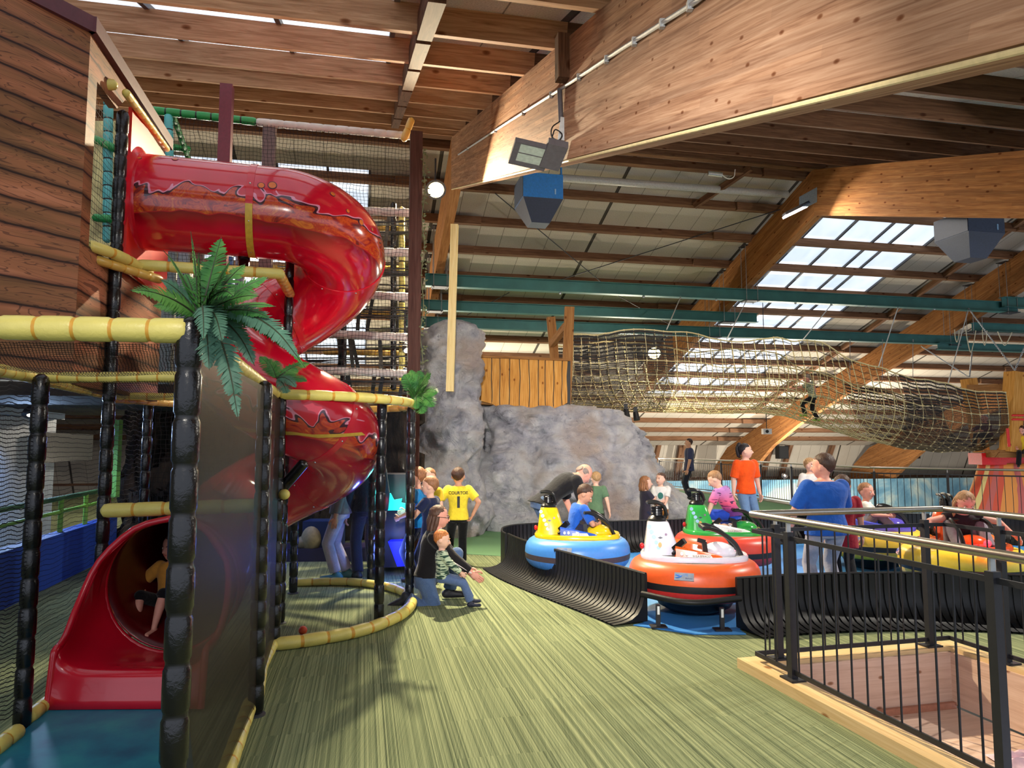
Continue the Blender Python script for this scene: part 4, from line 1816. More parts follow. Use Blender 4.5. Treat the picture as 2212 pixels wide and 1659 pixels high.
    M4 = Matrix.Translation(Vector(loc)) @ Matrix.Rotation(yaw, 4, 'Z')
    e.matrix_basis = M4
    if lamp:
        l = bpy.data.lights.new('lamp_glow', 'POINT')
        l.energy = lamp
        l.color = (1, .05, .12)
        l.shadow_soft_size = .03
        lo = bpy.data.objects.new('lamp_glow', l)
        COL.objects.link(lo)
        lo.parent = e
        lo.location = (.60, 0, .64) if front else (-.56, 0, .62)
    return e


def arena_at(px, py, z, Y):
    p = at(px, py, Y)
    return Vector((p.x, p.y, .012))


OR_ = (226, 84, 30)
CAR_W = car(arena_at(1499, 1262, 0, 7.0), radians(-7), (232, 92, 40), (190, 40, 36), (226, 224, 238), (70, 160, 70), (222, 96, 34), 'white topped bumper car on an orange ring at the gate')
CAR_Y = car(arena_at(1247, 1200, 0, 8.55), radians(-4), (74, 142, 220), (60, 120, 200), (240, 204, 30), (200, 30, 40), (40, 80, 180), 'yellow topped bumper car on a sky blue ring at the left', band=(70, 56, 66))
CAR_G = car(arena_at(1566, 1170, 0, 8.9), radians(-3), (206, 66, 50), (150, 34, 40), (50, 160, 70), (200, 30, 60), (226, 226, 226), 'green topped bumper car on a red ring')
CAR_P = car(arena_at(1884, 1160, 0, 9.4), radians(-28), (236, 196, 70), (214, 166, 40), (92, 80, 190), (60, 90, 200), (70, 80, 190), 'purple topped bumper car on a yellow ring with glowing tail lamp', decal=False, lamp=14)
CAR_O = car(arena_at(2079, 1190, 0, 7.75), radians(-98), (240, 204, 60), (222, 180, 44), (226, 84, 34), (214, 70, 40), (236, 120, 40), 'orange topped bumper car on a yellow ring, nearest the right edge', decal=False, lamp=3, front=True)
# ------------------------------------------------------------------ railings and the stairwell box
BAL = 'thin upright bars of the railings'


def railing(name, a, b, label, posts, hr=1.1, z0=0.0, top=.98, low=.12, sp=.125, skip_ends=(False, False), plate=True, r=.024, inner=None):
    """a, b on the floor; posts: distances along the run"""
    a, b = Vector(a), Vector(b)
    d = (b - a)
    L = d.length
    d.normalize()
    nrm = Vector((-d.y, d.x, 0))
    e = empty(name, a, label, 'railing')
    m = MB()
    m.tube([a + ZZ * hr, b + ZZ * hr], r, 14)
    m.build('handrail', M_STEEL, e)
    m = MB()
    m.bar(a + ZZ * top, b + ZZ * top, .012, .028)
    m.build('top_bar', M_DKM, e, smooth=False)
    m = MB()
    m.bar(a + ZZ * low, b + ZZ * low, .012, .03)
    m.build('bottom_bar', M_DKM, e, smooth=False)
    for s in posts:
        p = a + d * s
        m = MB()
        m.bar(p + ZZ * z0, p + ZZ * (top + .04), .046, .046, nrm)
        po = m.build('post', M_DKM, e, smooth=False)
        m = MB()
        m.bar(p + ZZ * (top + .03), p + ZZ * (hr - r * .8) + nrm * .0, .012, .03, nrm)
        m.build('rail_bracket', M_GALV, po, smooth=False)
        if plate:
            m = MB()
            m.box(p + ZZ * (z0 + .006), (.13, .11, .012), Matrix.Rotation(atan2(d.y, d.x), 3, 'Z'))
            m.build('foot_plate', M_DKM, po, smooth=False)
    n = int(L / sp)
    proto = None
    for i in range(1, n + 1):
        s = i * sp
        if s > L - .03 or any(abs(s - q) < .05 for q in posts):
            continue
        p = a + d * s
        if proto is None:
            m = MB()
            m.tube([p + ZZ * low, p + ZZ * top], .0065, 6)
            proto = m.build('baluster', M_DKM, e, origin=p)
            proto_p = p
        else:
            o = proto.copy()
            COL.objects.link(o)
            o.parent = e
            o.matrix_parent_inverse = proto.matrix_parent_inverse
            o.matrix_basis = Matrix.Translation(p)
    return e


# stairwell: near side, far side and right side
railing('stair_railing', R0, R0 + RD * RL, 'steel railing along the near side of the stairwell, with bright handrail', [.42, 1.93], z0=.07, sp=.122)
railing('stair_railing', R0 + RD * .0, R1, 'steel railing across the far side of the stairwell', [.19, 1.50], z0=.07, sp=.115)
railing('stair_railing', R1, R1 + RD * 3.2, 'steel railing down the right side of the stairwell', [.48, 2.0], z0=.07, sp=.125)

M_PLY = wood('pale_plywood', (196, 160, 140), (216, 184, 164), (228, 200, 182), knots=True, knotscale=3.5, rough=.6)
M_PINE = wood('pale_pine', (204, 168, 118), (222, 190, 140), (234, 206, 160), knots=True, knotscale=2.5, rough=.6)
box = empty('stairwell_frame', R0, 'pale pine curb and boarded box around the stairwell opening', 'stairwell')


def pl(name, a, b, w, h, mat):
    M = axis_frame(a, b)
    m = MB()
    m.bar(a, b, w, h)
    m.build(name, mat, box, smooth=False, M=M)


o = .035
pl('curb', R0 - RU * .02 - RD * .09 + ZZ * o, R0 - RU * .02 + RD * RL + ZZ * o, .15, .07, M_PINE)
pl('curb', R0 + RU * .055 - RD * .02 + ZZ * o, R1 - RU * .055 - RD * .02 + ZZ * o, .15, .07, M_PINE)
pl('curb', R1 + RU * .02 - RD * .09 + ZZ * o, R1 + RU * .02 + RD * RL + ZZ * o, .15, .07, M_PINE)
zl = -.36
for nm, a, b in (('box_side', R0 + RU * .065, R0 + RU * .065 + RD * RL), ('box_side', R0 + RU * .06 + RD * .065, R1 - RU * .06 + RD * .065), ('box_side', R1 - RU * .065, R1 - RU * .065 + RD * RL)):
    m = MB()
    m.bar(a + ZZ * (zl / 2 + .03), b + ZZ * (zl / 2 + .03), .03, -zl + .02)
    m.build(nm, M_PLY, box, smooth=False, M=axis_frame(a, b))
m = MB()
lid = [R0 + RU * .07 + RD * .07, R1 - RU * .07 + RD * .07, R1 - RU * .07 + RD * 2.25, R0 + RU * .07 + RD * 1.95]
m.prism(lid, (0, 0, zl - .03), (0, 0, .03))
m.build('deck_boards', M_PLY, box, smooth=False, M=axis_frame(R0, R0 + RU))
m = MB()
m.bar(R0 + RU * .08 + RD * .10 + ZZ * (zl + .02), R1 - RU * .08 + RD * .10 + ZZ * (zl + .02), .03, .05)
m.build('deck_batten', plain('brown_batten', (176, 120, 96), .6), box, smooth=False)
m = MB()
m.bar(R0 + RU * .08 + RD * 1.98 + ZZ * (zl - .06), R1 - RU * .08 + RD * 2.28 + ZZ * (zl - .06), .05, .16)
m.build('stair_trimmer', plain('dark_red_trimmer', (84, 44, 34), .6), box, smooth=False)

# crumpled pink top at the lower right corner, on the boards
pc = gp(2196, 1652, zl)
m = MB()
random.seed(3)
m.grid(lambda u, v: pc + Vector(((u - .5) * .34 + .05, (v - .5) * .24, .012 + .05 * (noise.noise(Vector((u * 5, v * 5, 1))) + .75) * (sin(pi * u) * sin(pi * v)) ** .4)), 20, 14)
tag(m.build('pink_cloth', plain('pale_pink_cloth', (232, 196, 206), .8)), 'crumpled pale pink cloth on the boards at the lower right corner', 'cloth')

# far gallery railing
E_ = EDGE
insd = lambda p: Vector((p.x - .12, p.y, 0))
pts = [insd(p) for p in E_]
lab = ['far gallery railing behind the standing man in navy', 'far gallery railing behind the woman in orange', 'far gallery railing behind the boy in the white shirt', 'far gallery railing in front of the striped tent']
for i in range(1, 5):
    a, b = pts[i], pts[i + 1]
    L = (b - a).length
    np_ = max(2, int(round(L / 1.9)))
    ps = [L * k / np_ + .06 for k in range(np_)]
    railing('gallery_railing', a, b, lab[i - 1], ps, z0=0.0, sp=.125, plate=False)
m = MB()
ep = [Vector((p.x, p.y, 0)) for p in EDGE]
for i in range(len(ep) - 1):
    m.bar(ep[i] + ZZ * .03, ep[i + 1] + ZZ * .03, .08, .05)
tag(m.build('trim_3', plain('white_edge_trim', (208, 204, 196), .6), smooth=False), kind='structure')
# ------------------------------------------------------------------ artificial rock, timber platform, rope tunnel
def fbm(p, o=5, s=1.0):
    v, a = 0, 1
    for _ in range(o):
        v += a * noise.noise(p * s)
        s *= 2.1
        a *= .5
    return v


def mat_rock():
    n = NT('painted_artificial_rock')
    v = n.coords('Object')
    f = n.noise(v, 2.2, 6, .65, .4)
    g = n.noise(v, 1.1, 3, .5)
    h = n.noise(v, 9, 5, .7, .6)
    col = n.ramp(f, [(.30, srgb(138, 138, 150)), (.40, srgb(192, 192, 204)), (.54, srgb(228, 226, 230)), (.75, srgb(242, 240, 238))])
    col = n.mix(n.ramp(g, [(.50, (0, 0, 0)), (.66, (.55, .55, .55))]), col, srgb(196, 164, 138))
    col = n.mix(n.ramp(h, [(.30, (.6, .6, .6)), (.38, (0, 0, 0))]), col, srgb(98, 100, 116))
    n.setup(col, .85, 0, .2)
    hb = n.noise(v, 4.5, 9, .72, .8)
    n.bump(hb, 1.0, .22)
    return n.m


M_ROCK = mat_rock()


def rock(name, secs, label, amp=.22, depthk=.9, seed=0, ns=170, nz=150, lean=0.0, M=None, parent=None):
    """secs: (z, centre x, centre y, half width, half depth), bottom to top"""
    def at_z(z):
        for i in range(len(secs) - 1):
            if z <= secs[i + 1][0]:
                a, b = secs[i], secs[i + 1]
                u = (z - a[0]) / (b[0] - a[0])
                u2 = u * u * (3 - 2 * u) * .5 + u * .5
                return [a[k] + (b[k] - a[k]) * u2 for k in range(1, 5)]
        return list(secs[-1][1:])
    zt = secs[-1][0]
    m = MB()
    vs = []
    for j in range(nz + 1):
        z = zt * (1 - (1 - j / nz) ** 1.15) if False else zt * j / nz
        cx, cy, hw, hd = at_z(z)
        cap = sqrt(max(0.0, 1 - max(0, (z - zt * .93) / (zt * .07)) ** 2)) if z > zt * .93 else 1
        for i in range(ns):
            a = 2 * pi * i / ns
            ca, sa = supe(a, .8)
            p = Vector((cx + hw * ca * max(cap, .02), cy + hd * sa * max(cap, .02), z))
            q = Vector((p.x, p.y, p.z)) + Vector((seed, seed * 2, 0))
            d = fbm(q, 5, .9) * amp
            rdg = 1 - abs(noise.noise(q * 1.7)) * 2
            d += rdg * amp * .35
            d += (noise.noise(Vector((q.x * 2.2, q.y * 2.2, q.z * .8 + 5)))) * amp * .4
            d += amp * .22 * (1 - 2.2 * abs(noise.noise(q * 4.3))) + amp * .10 * (1 - 2 * abs(noise.noise(q * 9.7)))
            nr = Vector((ca, sa, .15))
            fade = min(1, z / .25) * .8 + .2
            vs.append(p + nr * d * fade * (.4 + .6 * cap))
    fs = []
    for j in range(nz):
        for i in range(ns):
            i2 = (i + 1) % ns
            fs.append((j * ns + i, j * ns + i2, (j + 1) * ns + i2, (j + 1) * ns + i))
    fs.append(tuple(nz * ns + i for i in range(ns)))
    m.add(vs, fs)
    o = m.build(name, M_ROCK, parent, angle=180)
    return tag(o, label, 'rock')


def sec(z, xl, xr, Y, hd):
    Yf, Y = Y, Y + hd * .9
    # x does not depend on the row to first order; correct for the height
    d = Y * _c + (z - CAM_Z) * _s
    xa, xb = (xl - 1106) / FPX * d, (xr - 1106) / FPX * d
    return (z, (xa + xb) / 2, Yf + hd, (xb - xa) / 2, hd)


def zpy(py, Y):
    return at(1106, py, Y).z


# main hump: rows taken down its outline
Yr = 13.6
rock('climbing_rock', [sec(0.0, 1000, 1490, 12.9, 1.9), sec(zpy(1080, Yr), 1004, 1470, 13.1, 1.8), sec(zpy(1035, Yr), 1004, 1432, 13.3, 1.7),
                       sec(zpy(975, Yr), 1006, 1398, 13.5, 1.6), sec(zpy(935, Yr), 1008, 1362, 13.6, 1.5), sec(zpy(905, Yr), 1010, 1325, 13.7, 1.4),
                       sec(zpy(878, Yr), 1015, 1288, 13.8, 1.25), sec(zpy(868, Yr), 1025, 1262, 13.9, 1.0)],
     'broad grey painted rock mound under the timber platform', .30, seed=3)
rock('climbing_rock', [sec(0.0, 898, 1042, 12.3, .8), sec(zpy(1050, 12.4), 896, 1036, 12.4, .8), sec(zpy(960, 12.5), 902, 1026, 12.5, .75),
                       sec(zpy(860, 12.6), 925, 1018, 12.6, .65), sec(zpy(790, 12.7), 920, 1008, 12.7, .55), sec(zpy(730, 12.8), 938, 1004, 12.8, .45), sec(zpy(688, 12.8), 958, 996, 12.8, .3)],
     'tall craggy grey rock pillar behind the boy in the yellow shirt', .28, seed=11, ns=120, nz=150)
rock('climbing_rock', [sec(0.0, 850, 960, 14.2, .8), sec(zpy(900, 14.2), 880, 960, 14.4, .7), sec(zpy(790, 14.2), 893, 950, 14.5, .55), sec(zpy(742, 14.2), 906, 945, 14.6, .4)],
     'smaller grey rock spire behind the tall pillar', .12, seed=23, ns=80, nz=80)

# timber platform wall on the rock
M_OAK = wood('honey_timber', (150, 96, 40), (196, 138, 66), (216, 164, 92), knots=True, knotscale=3.2, rough=.55)
M_OAKD = wood('dark_honey_timber', (110, 72, 40), (142, 98, 56), (168, 124, 78), knots=True, knotscale=3.0, rough=.6)
YP = 13.75
pf = empty('timber_platform', at(1120, 880, YP), 'honey coloured plank wall of the lookout platform on the rock', 'platform')
xs = [1014, 1038, 1062, 1080, 1100, 1123, 1143, 1163, 1178, 1196, 1214, 1226]
tops = [768, 769, 770, 771, 772, 773, 774, 775, 776, 777, 778, 779]
bots = [868, 866, 872, 882, 888, 888, 890, 891, 888, 882, 876, 870]
random.seed(5)
m = MB()
m.prism([at(1008, 862, YP + .06), at(1060, 866, YP + .06), at(1085, 893, YP + .06), at(1180, 899, YP + .06), at(1232, 878, YP + .06), at(1232, 780, YP + .06), at(1008, 768, YP + .06)], (0, 0, 0), (0, .05, 0))
m.build('backing_board', plain('black_rubber_backing', (20, 18, 16), .6), pf, smooth=False)
for i in range(len(xs) - 1):
    g = .9
    m = MB()
    left, right = [], []
    n_ = 9
    for k in range(n_):
        t = k / (n_ - 1)
        yl = bots[i] + (tops[i] - bots[i]) * t
        yr = bots[i + 1] + (tops[i + 1] - bots[i + 1]) * t
        w1, w2 = 2.0 * noise.noise(Vector((i * 3.1, t * 2.5, 0))), 2.0 * noise.noise(Vector(((i + 1) * 3.1, t * 2.5, 0)))
        left.append(at(xs[i] + g + w1, yl, YP))
        right.append(at(xs[i + 1] - g + w2, yr, YP))
    poly = left + list(reversed(right))
    m.prism(poly, (0, -.0, 0), (0, .035, 0))
    cpt = at((xs[i] + xs[i + 1]) / 2, bots[i], YP)
    m.build('plank', M_OAK, pf, smooth=False, M=axis_frame(cpt, cpt + ZZ))
m = MB()
m.bar(at(1006, 769, YP + .02), at(1230, 778, YP + .02), .12, .045)
m.build('cap_rail', M_OAKD, pf, smooth=False, M=axis_frame(at(1006, 769, YP), at(1230, 778, YP)))
m = MB()
m.bar(at(1010, 770, YP + .1), at(1012, 862, YP + .1), .10, .12, Vector((0, 1, 0)))
m.build('corner_post', M_OAKD, pf, smooth=False, M=axis_frame(at(1012, 862, YP), at(1010, 770, YP)))
m = MB()
m.prism([at(1012, 872, 13.9), at(1226, 884, 13.9), at(1226, 884, 13.9) + V * 1.5, at(1012, 872, 13.9) + V * 1.5], (0, 0, 0), (0, 0, .06))
m.build('deck', M_OAKD, pf, smooth=False)
timber('platform_post', at(1222, 884, 14.1), at(1230, 664, 14.1), .19, .19, M_OAKD, up=Vector((0, 1, 0)), label='thick leaning timber post at the left end of the rope tunnel', cat='post')
timber('platform_post', at(1200, 800, 15.6), at(1190, 686, 15.6), .19, .19, M_OAKD, up=Vector((0, 1, 0)), label='timber post behind the platform, joined by a bolted brace', cat='post')
timber('platform_brace', at(1192, 742, 15.4), at(1222, 706, 14.4), .10, .16, M_OAKD, label='short bolted timber brace between the two platform posts', cat='brace')

# light square post standing on the rock pillar
timber('light_post', at(972, 846, 11.7), at(982, 486, 11.7), .125, .125, wood('pale_lit_timber', (214, 184, 120), (236, 210, 150), (244, 224, 172), knots=False), up=Vector((0, 1, 0)), label='pale square timber post standing before the rock pillar', cat='post')

# ---- rope tunnel
M_ROPE = plain('sand_coloured_rope', (206, 190, 142), .85, vary=.2, scale=90)
top_f = [(1238, 722, 15.0), (1330, 714, 15.3), (1440, 710, 15.8), (1565, 732, 16.0), (1680, 730, 16.2), (1768, 737, 16.3), (1850, 778, 16.4), (1950, 806, 16.3), (2060, 832, 16.2), (2172, 848, 16.0)]
bot_f = [(1236, 884, 15.6), (1340, 889, 16.0), (1440, 888, 16.6), (1560, 892, 16.9), (1680, 893, 17.1), (1768, 915, 17.2), (1850, 940, 17.3), (1950, 964, 17.2), (2050, 976, 17.1), (2140, 972, 16.9)]
TF = smooth_path([at(*p) for p in top_f], 12)
BF = smooth_path([at(*p) for p in bot_f], 12)
nsp = len(TF) - 1
WID = 1.9


def tun(s, t, grow=0.0):
    f = s * nsp
    i = min(int(f), nsp - 1)
    u = f - i
    tp = TF[i].lerp(TF[i + 1], u)
    bt = BF[i].lerp(BF[i + 1], u)
    k = sin(pi * t) ** .55 if 0 < t < 1 else 0
    dep = WID * (1 - cos(pi * t)) / 2
    if t < .5:
        dep = WID * .5 * (sin(pi * t)) ** 2.2
    else:
        dep = WID - WID * .5 * (sin(pi * t)) ** 2.2
    x = tp.x + (bt.x - tp.x) * k
    # scallops between hanging points
    hang = -.06 * sin(s * pi * 7) ** 2 * (1 - k)
    z = tp.z + (bt.z - tp.z) * k + hang
    p = Vector((x, tp.y, z)) + V * dep
    if grow:
        p += (V * (dep - WID / 2) / (WID / 2) * .5 - ZZ * k * .6) * grow
    p += Vector((noise.noise(Vector((s * 30, t * 9, 1))), noise.noise(Vector((s * 30, t * 9, 4))), noise.noise(Vector((s * 28, t * 9, 8))))) * .035
    return p


net = empty('rope_tunnel', at(1700, 880, 17), 'long sagging rope net tunnel hung under the green beams', 'rope tunnel')
NSL, NTL = 46, 18
m = MB()
for j in range(NTL + 1):
    t = j / NTL
    r = .017 if j in (0, NTL) else .0105
    m.tube([tun(i / (NSL * 2), t) for i in range(NSL * 2 + 1)], r, 5)
for i in range(NSL + 1):
    m.tube([tun(i / NSL, j / (NTL * 2)) for j in range(NTL * 2 + 1)], .0105, 5)
m.build('rope_mesh', M_ROPE, net)
m = MB()
for i in range(NSL + 1):
    for j in range(NTL + 1):
        m.ball(tun(i / NSL, j / NTL), .023, 6, 4)
tag(m.build('rope_knots', plain('pale_rope_knot', (206, 190, 146), .8), net), kind='stuff')
# fine dark safety net: denser at both ends
FN = net_mat('fine_safety_net', (34, 30, 28), .05, .0050, jitter=.1)
FND = net_mat('dense_safety_net', (30, 26, 26), .030, .0125, jitter=.1)
m = MB()
m.grid(lambda u, v: tun(u, v, .02), 90, 26, mif=lambda i, j: 1 if (i < 21 or i > 68) else 0)
o = m.build('safety_net', [FN, FND], net)
uv = o.data.uv_layers.new(name='UVMap')
for poly in o.data.polygons:
    for li in poly.loop_indices:
        vi = o.data.loops[li].vertex_index
        uv.data[li].uv = (11.5 * (vi % 91) / 90, 4.6 * (vi // 91) / 26)

# suspended ropes from the first green beam
ZB1, QB1 = 5.52, 16.8
M_WROPE = plain('white_thin_rope', (196, 196, 190), .7)
HR = [((1470, 642), (1440, 712, 15.8)), ((1612, 650), (1570, 733, 16.0)), ((1796, 658), (1732, 737, 16.2)), ((1940, 664), (1898, 792, 16.3)), ((2092, 668), (2048, 828, 16.2))]
for (a, b), lab in zip(HR, ('first', 'second', 'third', 'fourth', 'fifth')):
    pa = hitplane(a[0], a[1], V, QB1)
    m = MB()
    pb = at(*b)
    m.tube([pa, pa.lerp(pb, .5), pb], .013, 5)
    m.ball(pa, .035, 8, 6)
    tag(m.build('hanging_rope', M_WROPE), '%s thin white rope from the left, tying the rope tunnel to the front green beam' % lab, 'rope', 'ropes holding up the rope tunnel')
for x, od in ((1390, 'second'), (1547, 'third'), (1718, 'fourth'), (1870, 'fifth'), (2018, 'sixth'), (1210, 'first')):
    pa = hitplane(x, 642 + (x - 1470) * .042, V, QB1)
    m = MB()
    m.lathe([(.02, 0), (.035, .01), (.02, .02)], pa + ZZ * -.03, Matrix.Rotation(pi / 2, 3, 'X'), 10)
    tag(m.build('eye_bolt', M_GALV), od + ' unused bright eye bolt from the left under the front green beam', 'eye bolt', 'eye bolts along the front green beam')
# ------------------------------------------------------------------ steel beams, rods, lamps, heaters, ducts
M_GBEAM = plain('dark_teal_painted_steel', (56, 108, 104), .38, .2, spec=.5, vary=.15, scale=3)


def ibeam(p0, p1, q, z, h, w, label):
    a, b = W(p0, q, z), W(p1, q, z)
    m = MB()
    m.bar(a, b, .02, h)
    m.bar(a + ZZ * h / 2, b + ZZ * h / 2, w, .018)
    m.bar(a - ZZ * h / 2, b - ZZ * h / 2, w, .018)
    return tag(m.build('steel_beam', M_GBEAM, smooth=False), label, 'beam', 'green steel beams hung across the hall')


ibeam(P1 - .35, P3 + .3, QB1, ZB1, .28, .20, 'front green steel beam, hung lowest across the whole hall')
ibeam(P3 - .35, 30, QB1 - .1, ZB1 + .12, .28, .20, 'green steel beam end piece bolted on at the right edge')
ibeam(P1 - .6, P2 + .9, 18.0, 5.15, .24, .20, 'second dark green beam that ends above the rope tunnel')
ibeam(P3 - .1, 30, 18.0, 5.15, .24, .20, 'short dark green beam at the right edge behind the chains')
ibeam(P1 - .9, P3 + .6, 18.87, 4.86, .26, .22, 'rear dark green beam passing behind the rope tunnel')
ibeam(P3 - .6, 30, 18.8, 4.66, .22, .20, 'rear green beam continuing low at the right edge')
M_ROD = plain('threaded_steel_rod', (150, 150, 150), .4, .8)
for p, q, zb, nm in ((P1, QB1, ZB1, 'front beam at the left frame'), (P2, QB1, ZB1, 'front beam at the middle frame'), (P3, QB1, ZB1, 'front beam at the right frame'),
                     (P1, 18.0, 5.15, 'second beam at the left frame'), (P2, 18.0, 5.15, 'second beam at the middle frame'), (P3, 18.0, 5.15, 'second beam at the right frame'),
                     (P1, 18.87, 4.86, 'rear beam at the left frame'), (P2, 18.87, 4.86, 'rear beam at the middle frame'), (P3, 18.87, 4.86, 'rear beam at the right frame')):
    e = empty('beam_hanger', W(p, q, zb), 'pair of thin hanger rods carrying the ' + nm, 'hanger')
    zt = ZTOP - RS * (q - RQ) + .03
    for dp in (-.16, .16):
        for dq in (-.12, .12):
            m = MB()
            m.tube([W(p + dp, q + dq, zb - .2), W(p + dp, q + dq, zt)], .009, 6)
            m.build('rod', M_ROD, e)
    m = MB()
    m.bar(W(p, q - .16, zb - .16), W(p, q + .16, zb - .16), .40, .02)
    m.build('clamp_plate', M_DKM, e, smooth=False)
    m = MB()
    m.bar(W(p, q - .16, zt), W(p, q + .16, zt), .40, .02)
    m.build('clamp_plate', M_DKM, e, smooth=False)

# wind bracing rods and struts under the far slope
def rod(a, b, lab, r=.012):
    m = MB()
    m.tube([a, b], r, 6)
    tag(m.build('bracing_rod', M_DKM), lab, 'rod', 'wind bracing rods under the roof')


def fr(px, py, off=.30):
    nf = (ZZ + V * RS)
    return hitplane(px, py, nf, ZR - off + RS * RQ)


rod(fr(1070, 418), fr(1302, 612), 'dark diagonal bracing rod crossing from upper left to lower right')
rod(fr(1762, 428), fr(1205, 606), 'dark diagonal bracing rod crossing from upper right to lower left')
rod(fr(1100, 632), fr(1010, 680), 'short dark bracing rod behind the left of the green beams')
rod(fr(1330, 636), fr(1500, 730), 'dark bracing rod running down behind the middle frame')
timber('roof_strut', fr(1500, 445, .25), fr(1622, 362, .15) , .09, .14, M_PURF, label='reddish timber strut slanting under the roof boards', cat='strut')

# light grey duct along the ridge side
m = MB()
m.tube([hitplane(1208, 384, V, 14.75), hitplane(1700, 420, V, 14.75)], .085, 16)
tag(m.build('duct_pipe', plain('pale_grey_duct', (186, 184, 180), .4)), 'pale grey round duct running under the ridge', 'pipe')
m = MB()
m.tube([at(1530, 374, 14.6), at(1560, 378, 14.6)], .05, 12)
e_ = tag(m.build('duct_canister', M_GALV), 'small grey canister with a hanging cable under the roof', 'canister')
m = MB()
m.tube(smooth_path([at(1558, 376, 14.6), at(1572, 386, 14.6), at(1585, 382, 14.6), at(1588, 366, 14.6)], 6), .01, 6)
m.build('cable', plain('white_cable', (220, 220, 220), .5), e_)

# conduits on the near frame
face = P1 - FW / 2 - .018
def onface(px, py, off=0):
    return hitplane(px, py, U, face - off)


m = MB()
cp = [onface(1560, -40), onface(1505, 3), onface(1345, 104), onface(1215, 190), onface(1100, 262), onface(990, 334)]
m.tube(cp, .014, 8)
cd_ = tag(m.build('conduit', M_GALV), 'thin galvanised conduit clipped along the big near beam', 'conduit')
for i in range(9):
    t = i / 8
    p = onface(1490 - 480 * t, 13 + 308 * t)
    m = MB()
    m.box(p, (.03, .03, .05))
    m.build('clip', M_GALV, cd_, smooth=False)
m = MB()
zc_ = lambda q: ZSOF - RS * (RQ - q) - .014
m.tube([W(P1 - FW / 2 + .015, q, zc_(q)) for q in (1.4, 4, 7, 10, RQ)], .011, 8)
tag(m.build('conduit', plain('yellowed_cable_pipe', (210, 190, 140), .5)), 'thin pale pipe along the lower edge of the big near beam', 'conduit')

# splice block bolted on the near frame
tb = onface(1222, 108)
timber('beam_block', tb + U * .0 - ZZ * .27, tb + ZZ * .12, .16, .11, M_PURD, up=V, label='short dark timber block bolted on the near beam', cat='block')

# ---- grey street-lamp style fixture hanging below the near beam
M_LAMPG = plain('anthracite_lamp_body', (84, 80, 84), .45, .2)
fx = empty('flood_lamp', at(1168, 332, 5.85), 'unlit grey flood lamp hanging from the big near beam on a short tube', 'lamp')
lp = at(1168, 334, 5.85)
Ml = Matrix.Rotation(radians(4), 3, 'Y') @ Matrix.Rotation(radians(-22), 3, 'X') @ Matrix.Rotation(radians(12), 3, 'Z')
m = MB()
m.box(lp + Vector((-.09, 0, 0)), (.32, .26, .05), Ml)
m.box(lp + Vector((-.09, .0, .03)), (.27, .20, .03), Ml)
m.build('lamp_module', M_LAMPG, fx, smooth=False)
m = MB()
for dy in (-.06, .06):
    m.box(lp + Ml @ Vector((-.09, dy * .85, -.028)), (.21, .09, .006), Ml)
m.build('lens', plain('frosted_lens', (150, 160, 150), .2), fx, smooth=False)
m = MB()
m.box(lp + Vector((.11, -.02, -.01)), (.17, .28, .07), Ml)
m.ball(lp + Vector((.10, 0, .05)), (.07, .07, .05), 12, 8)
m.build('driver_housing', M_LAMPG, fx, smooth=False)
m = MB()
m.tube([at(1209, 192, 5.9), at(1212, 262, 5.9)], .022, 10)
m.build('drop_tube', M_LAMPG, fx)
m = MB()
m.bar(at(1218, 256, 5.9), at(1212, 305, 5.9), .06, .05, Vector((0, 1, 0)))
m.build('bracket', M_GALV, fx, smooth=False)
m = MB()
m.tube(smooth_path([at(1210, 262, 5.88), at(1193, 275, 5.85), at(1192, 295, 5.85), at(1207, 303, 5.85), at(1214, 290, 5.85), at(1200, 280, 5.85), at(1194, 292, 5.85), at(1190, 312, 5.85)], 6), .006, 6)
m.build('cable_loop', M_RUB, fx)


def flood(i, px, py, r, label, col, strength, Y):
    p, aim = FLOODS[i][0], Vector(FLOODS[i][1])
    d = (aim - p).normalized()
    x, y, z = frame_z(d)
    M3 = Matrix((x, y, z)).transposed()
    e = empty('flood_lamp', p, label, 'lamp')
    m = MB()
    m.lathe([(r * .5, -.14), (r * .95, -.08), (r * 1.12, -.03), (r * 1.12, -.01), (r * .98, -.01)], p - d * .02, M3, 24)
    m.build('housing', M_LAMPG, e)
    m = MB()
    m.lathe([(r, -.012), (r, -.006), (r * .85, .012), (0, .02)], p - d * .04, M3, 24)
    m.build('glass', emis('lamp_glass_%d' % i, col, strength), e)
    m = MB()
    m.tube([p - d * .15, p - d * .15 + ZZ * .45], .015, 6)
    m.build('hanger', M_DKM, e)


flood(0, 0, 0, .14, 'brightly lit round flood lamp left of the near beam end', (255, 226, 150), 30, 10.5)
flood(1, 0, 0, .17, 'lit round flood lamp shining through the left of the rope tunnel', (255, 232, 160), 30, 17.5)
flood(3, 0, 0, .06, 'small lit lamp beside the brown post above the fern', (255, 238, 180), 25, 9.6)
# elongated lit fixture at the middle frame with its grey bracket plate
p = FLOODS[2][0]
e = empty('flood_lamp', p, 'lit oblong flood lamp under the middle frame with a blue grey plate', 'lamp')
m = MB()
a_, b_ = at(1694, 469, 14.9), at(1745, 444, 14.9)
m.bar(a_ + ZZ * .05, b_ + ZZ * .05, .2, .06)
m.build('housing', M_LAMPG, e, smooth=False)
m = MB()
m.bar(a_, b_, .17, .04)
m.build('glass', emis('lamp_glass_oblong', (250, 250, 255), 14), e, smooth=False)
m = MB()
m.prism([at(1727, 425, 14.8), at(1765, 404, 14.8), at(1765, 436, 14.8), at(1745, 446, 14.8), at(1727, 446, 14.8)], (0, 0, 0), (0, .02, 0))
m.build('bracket_plate', plain('blue_grey_plate', (104, 124, 140), .5), e, smooth=False)


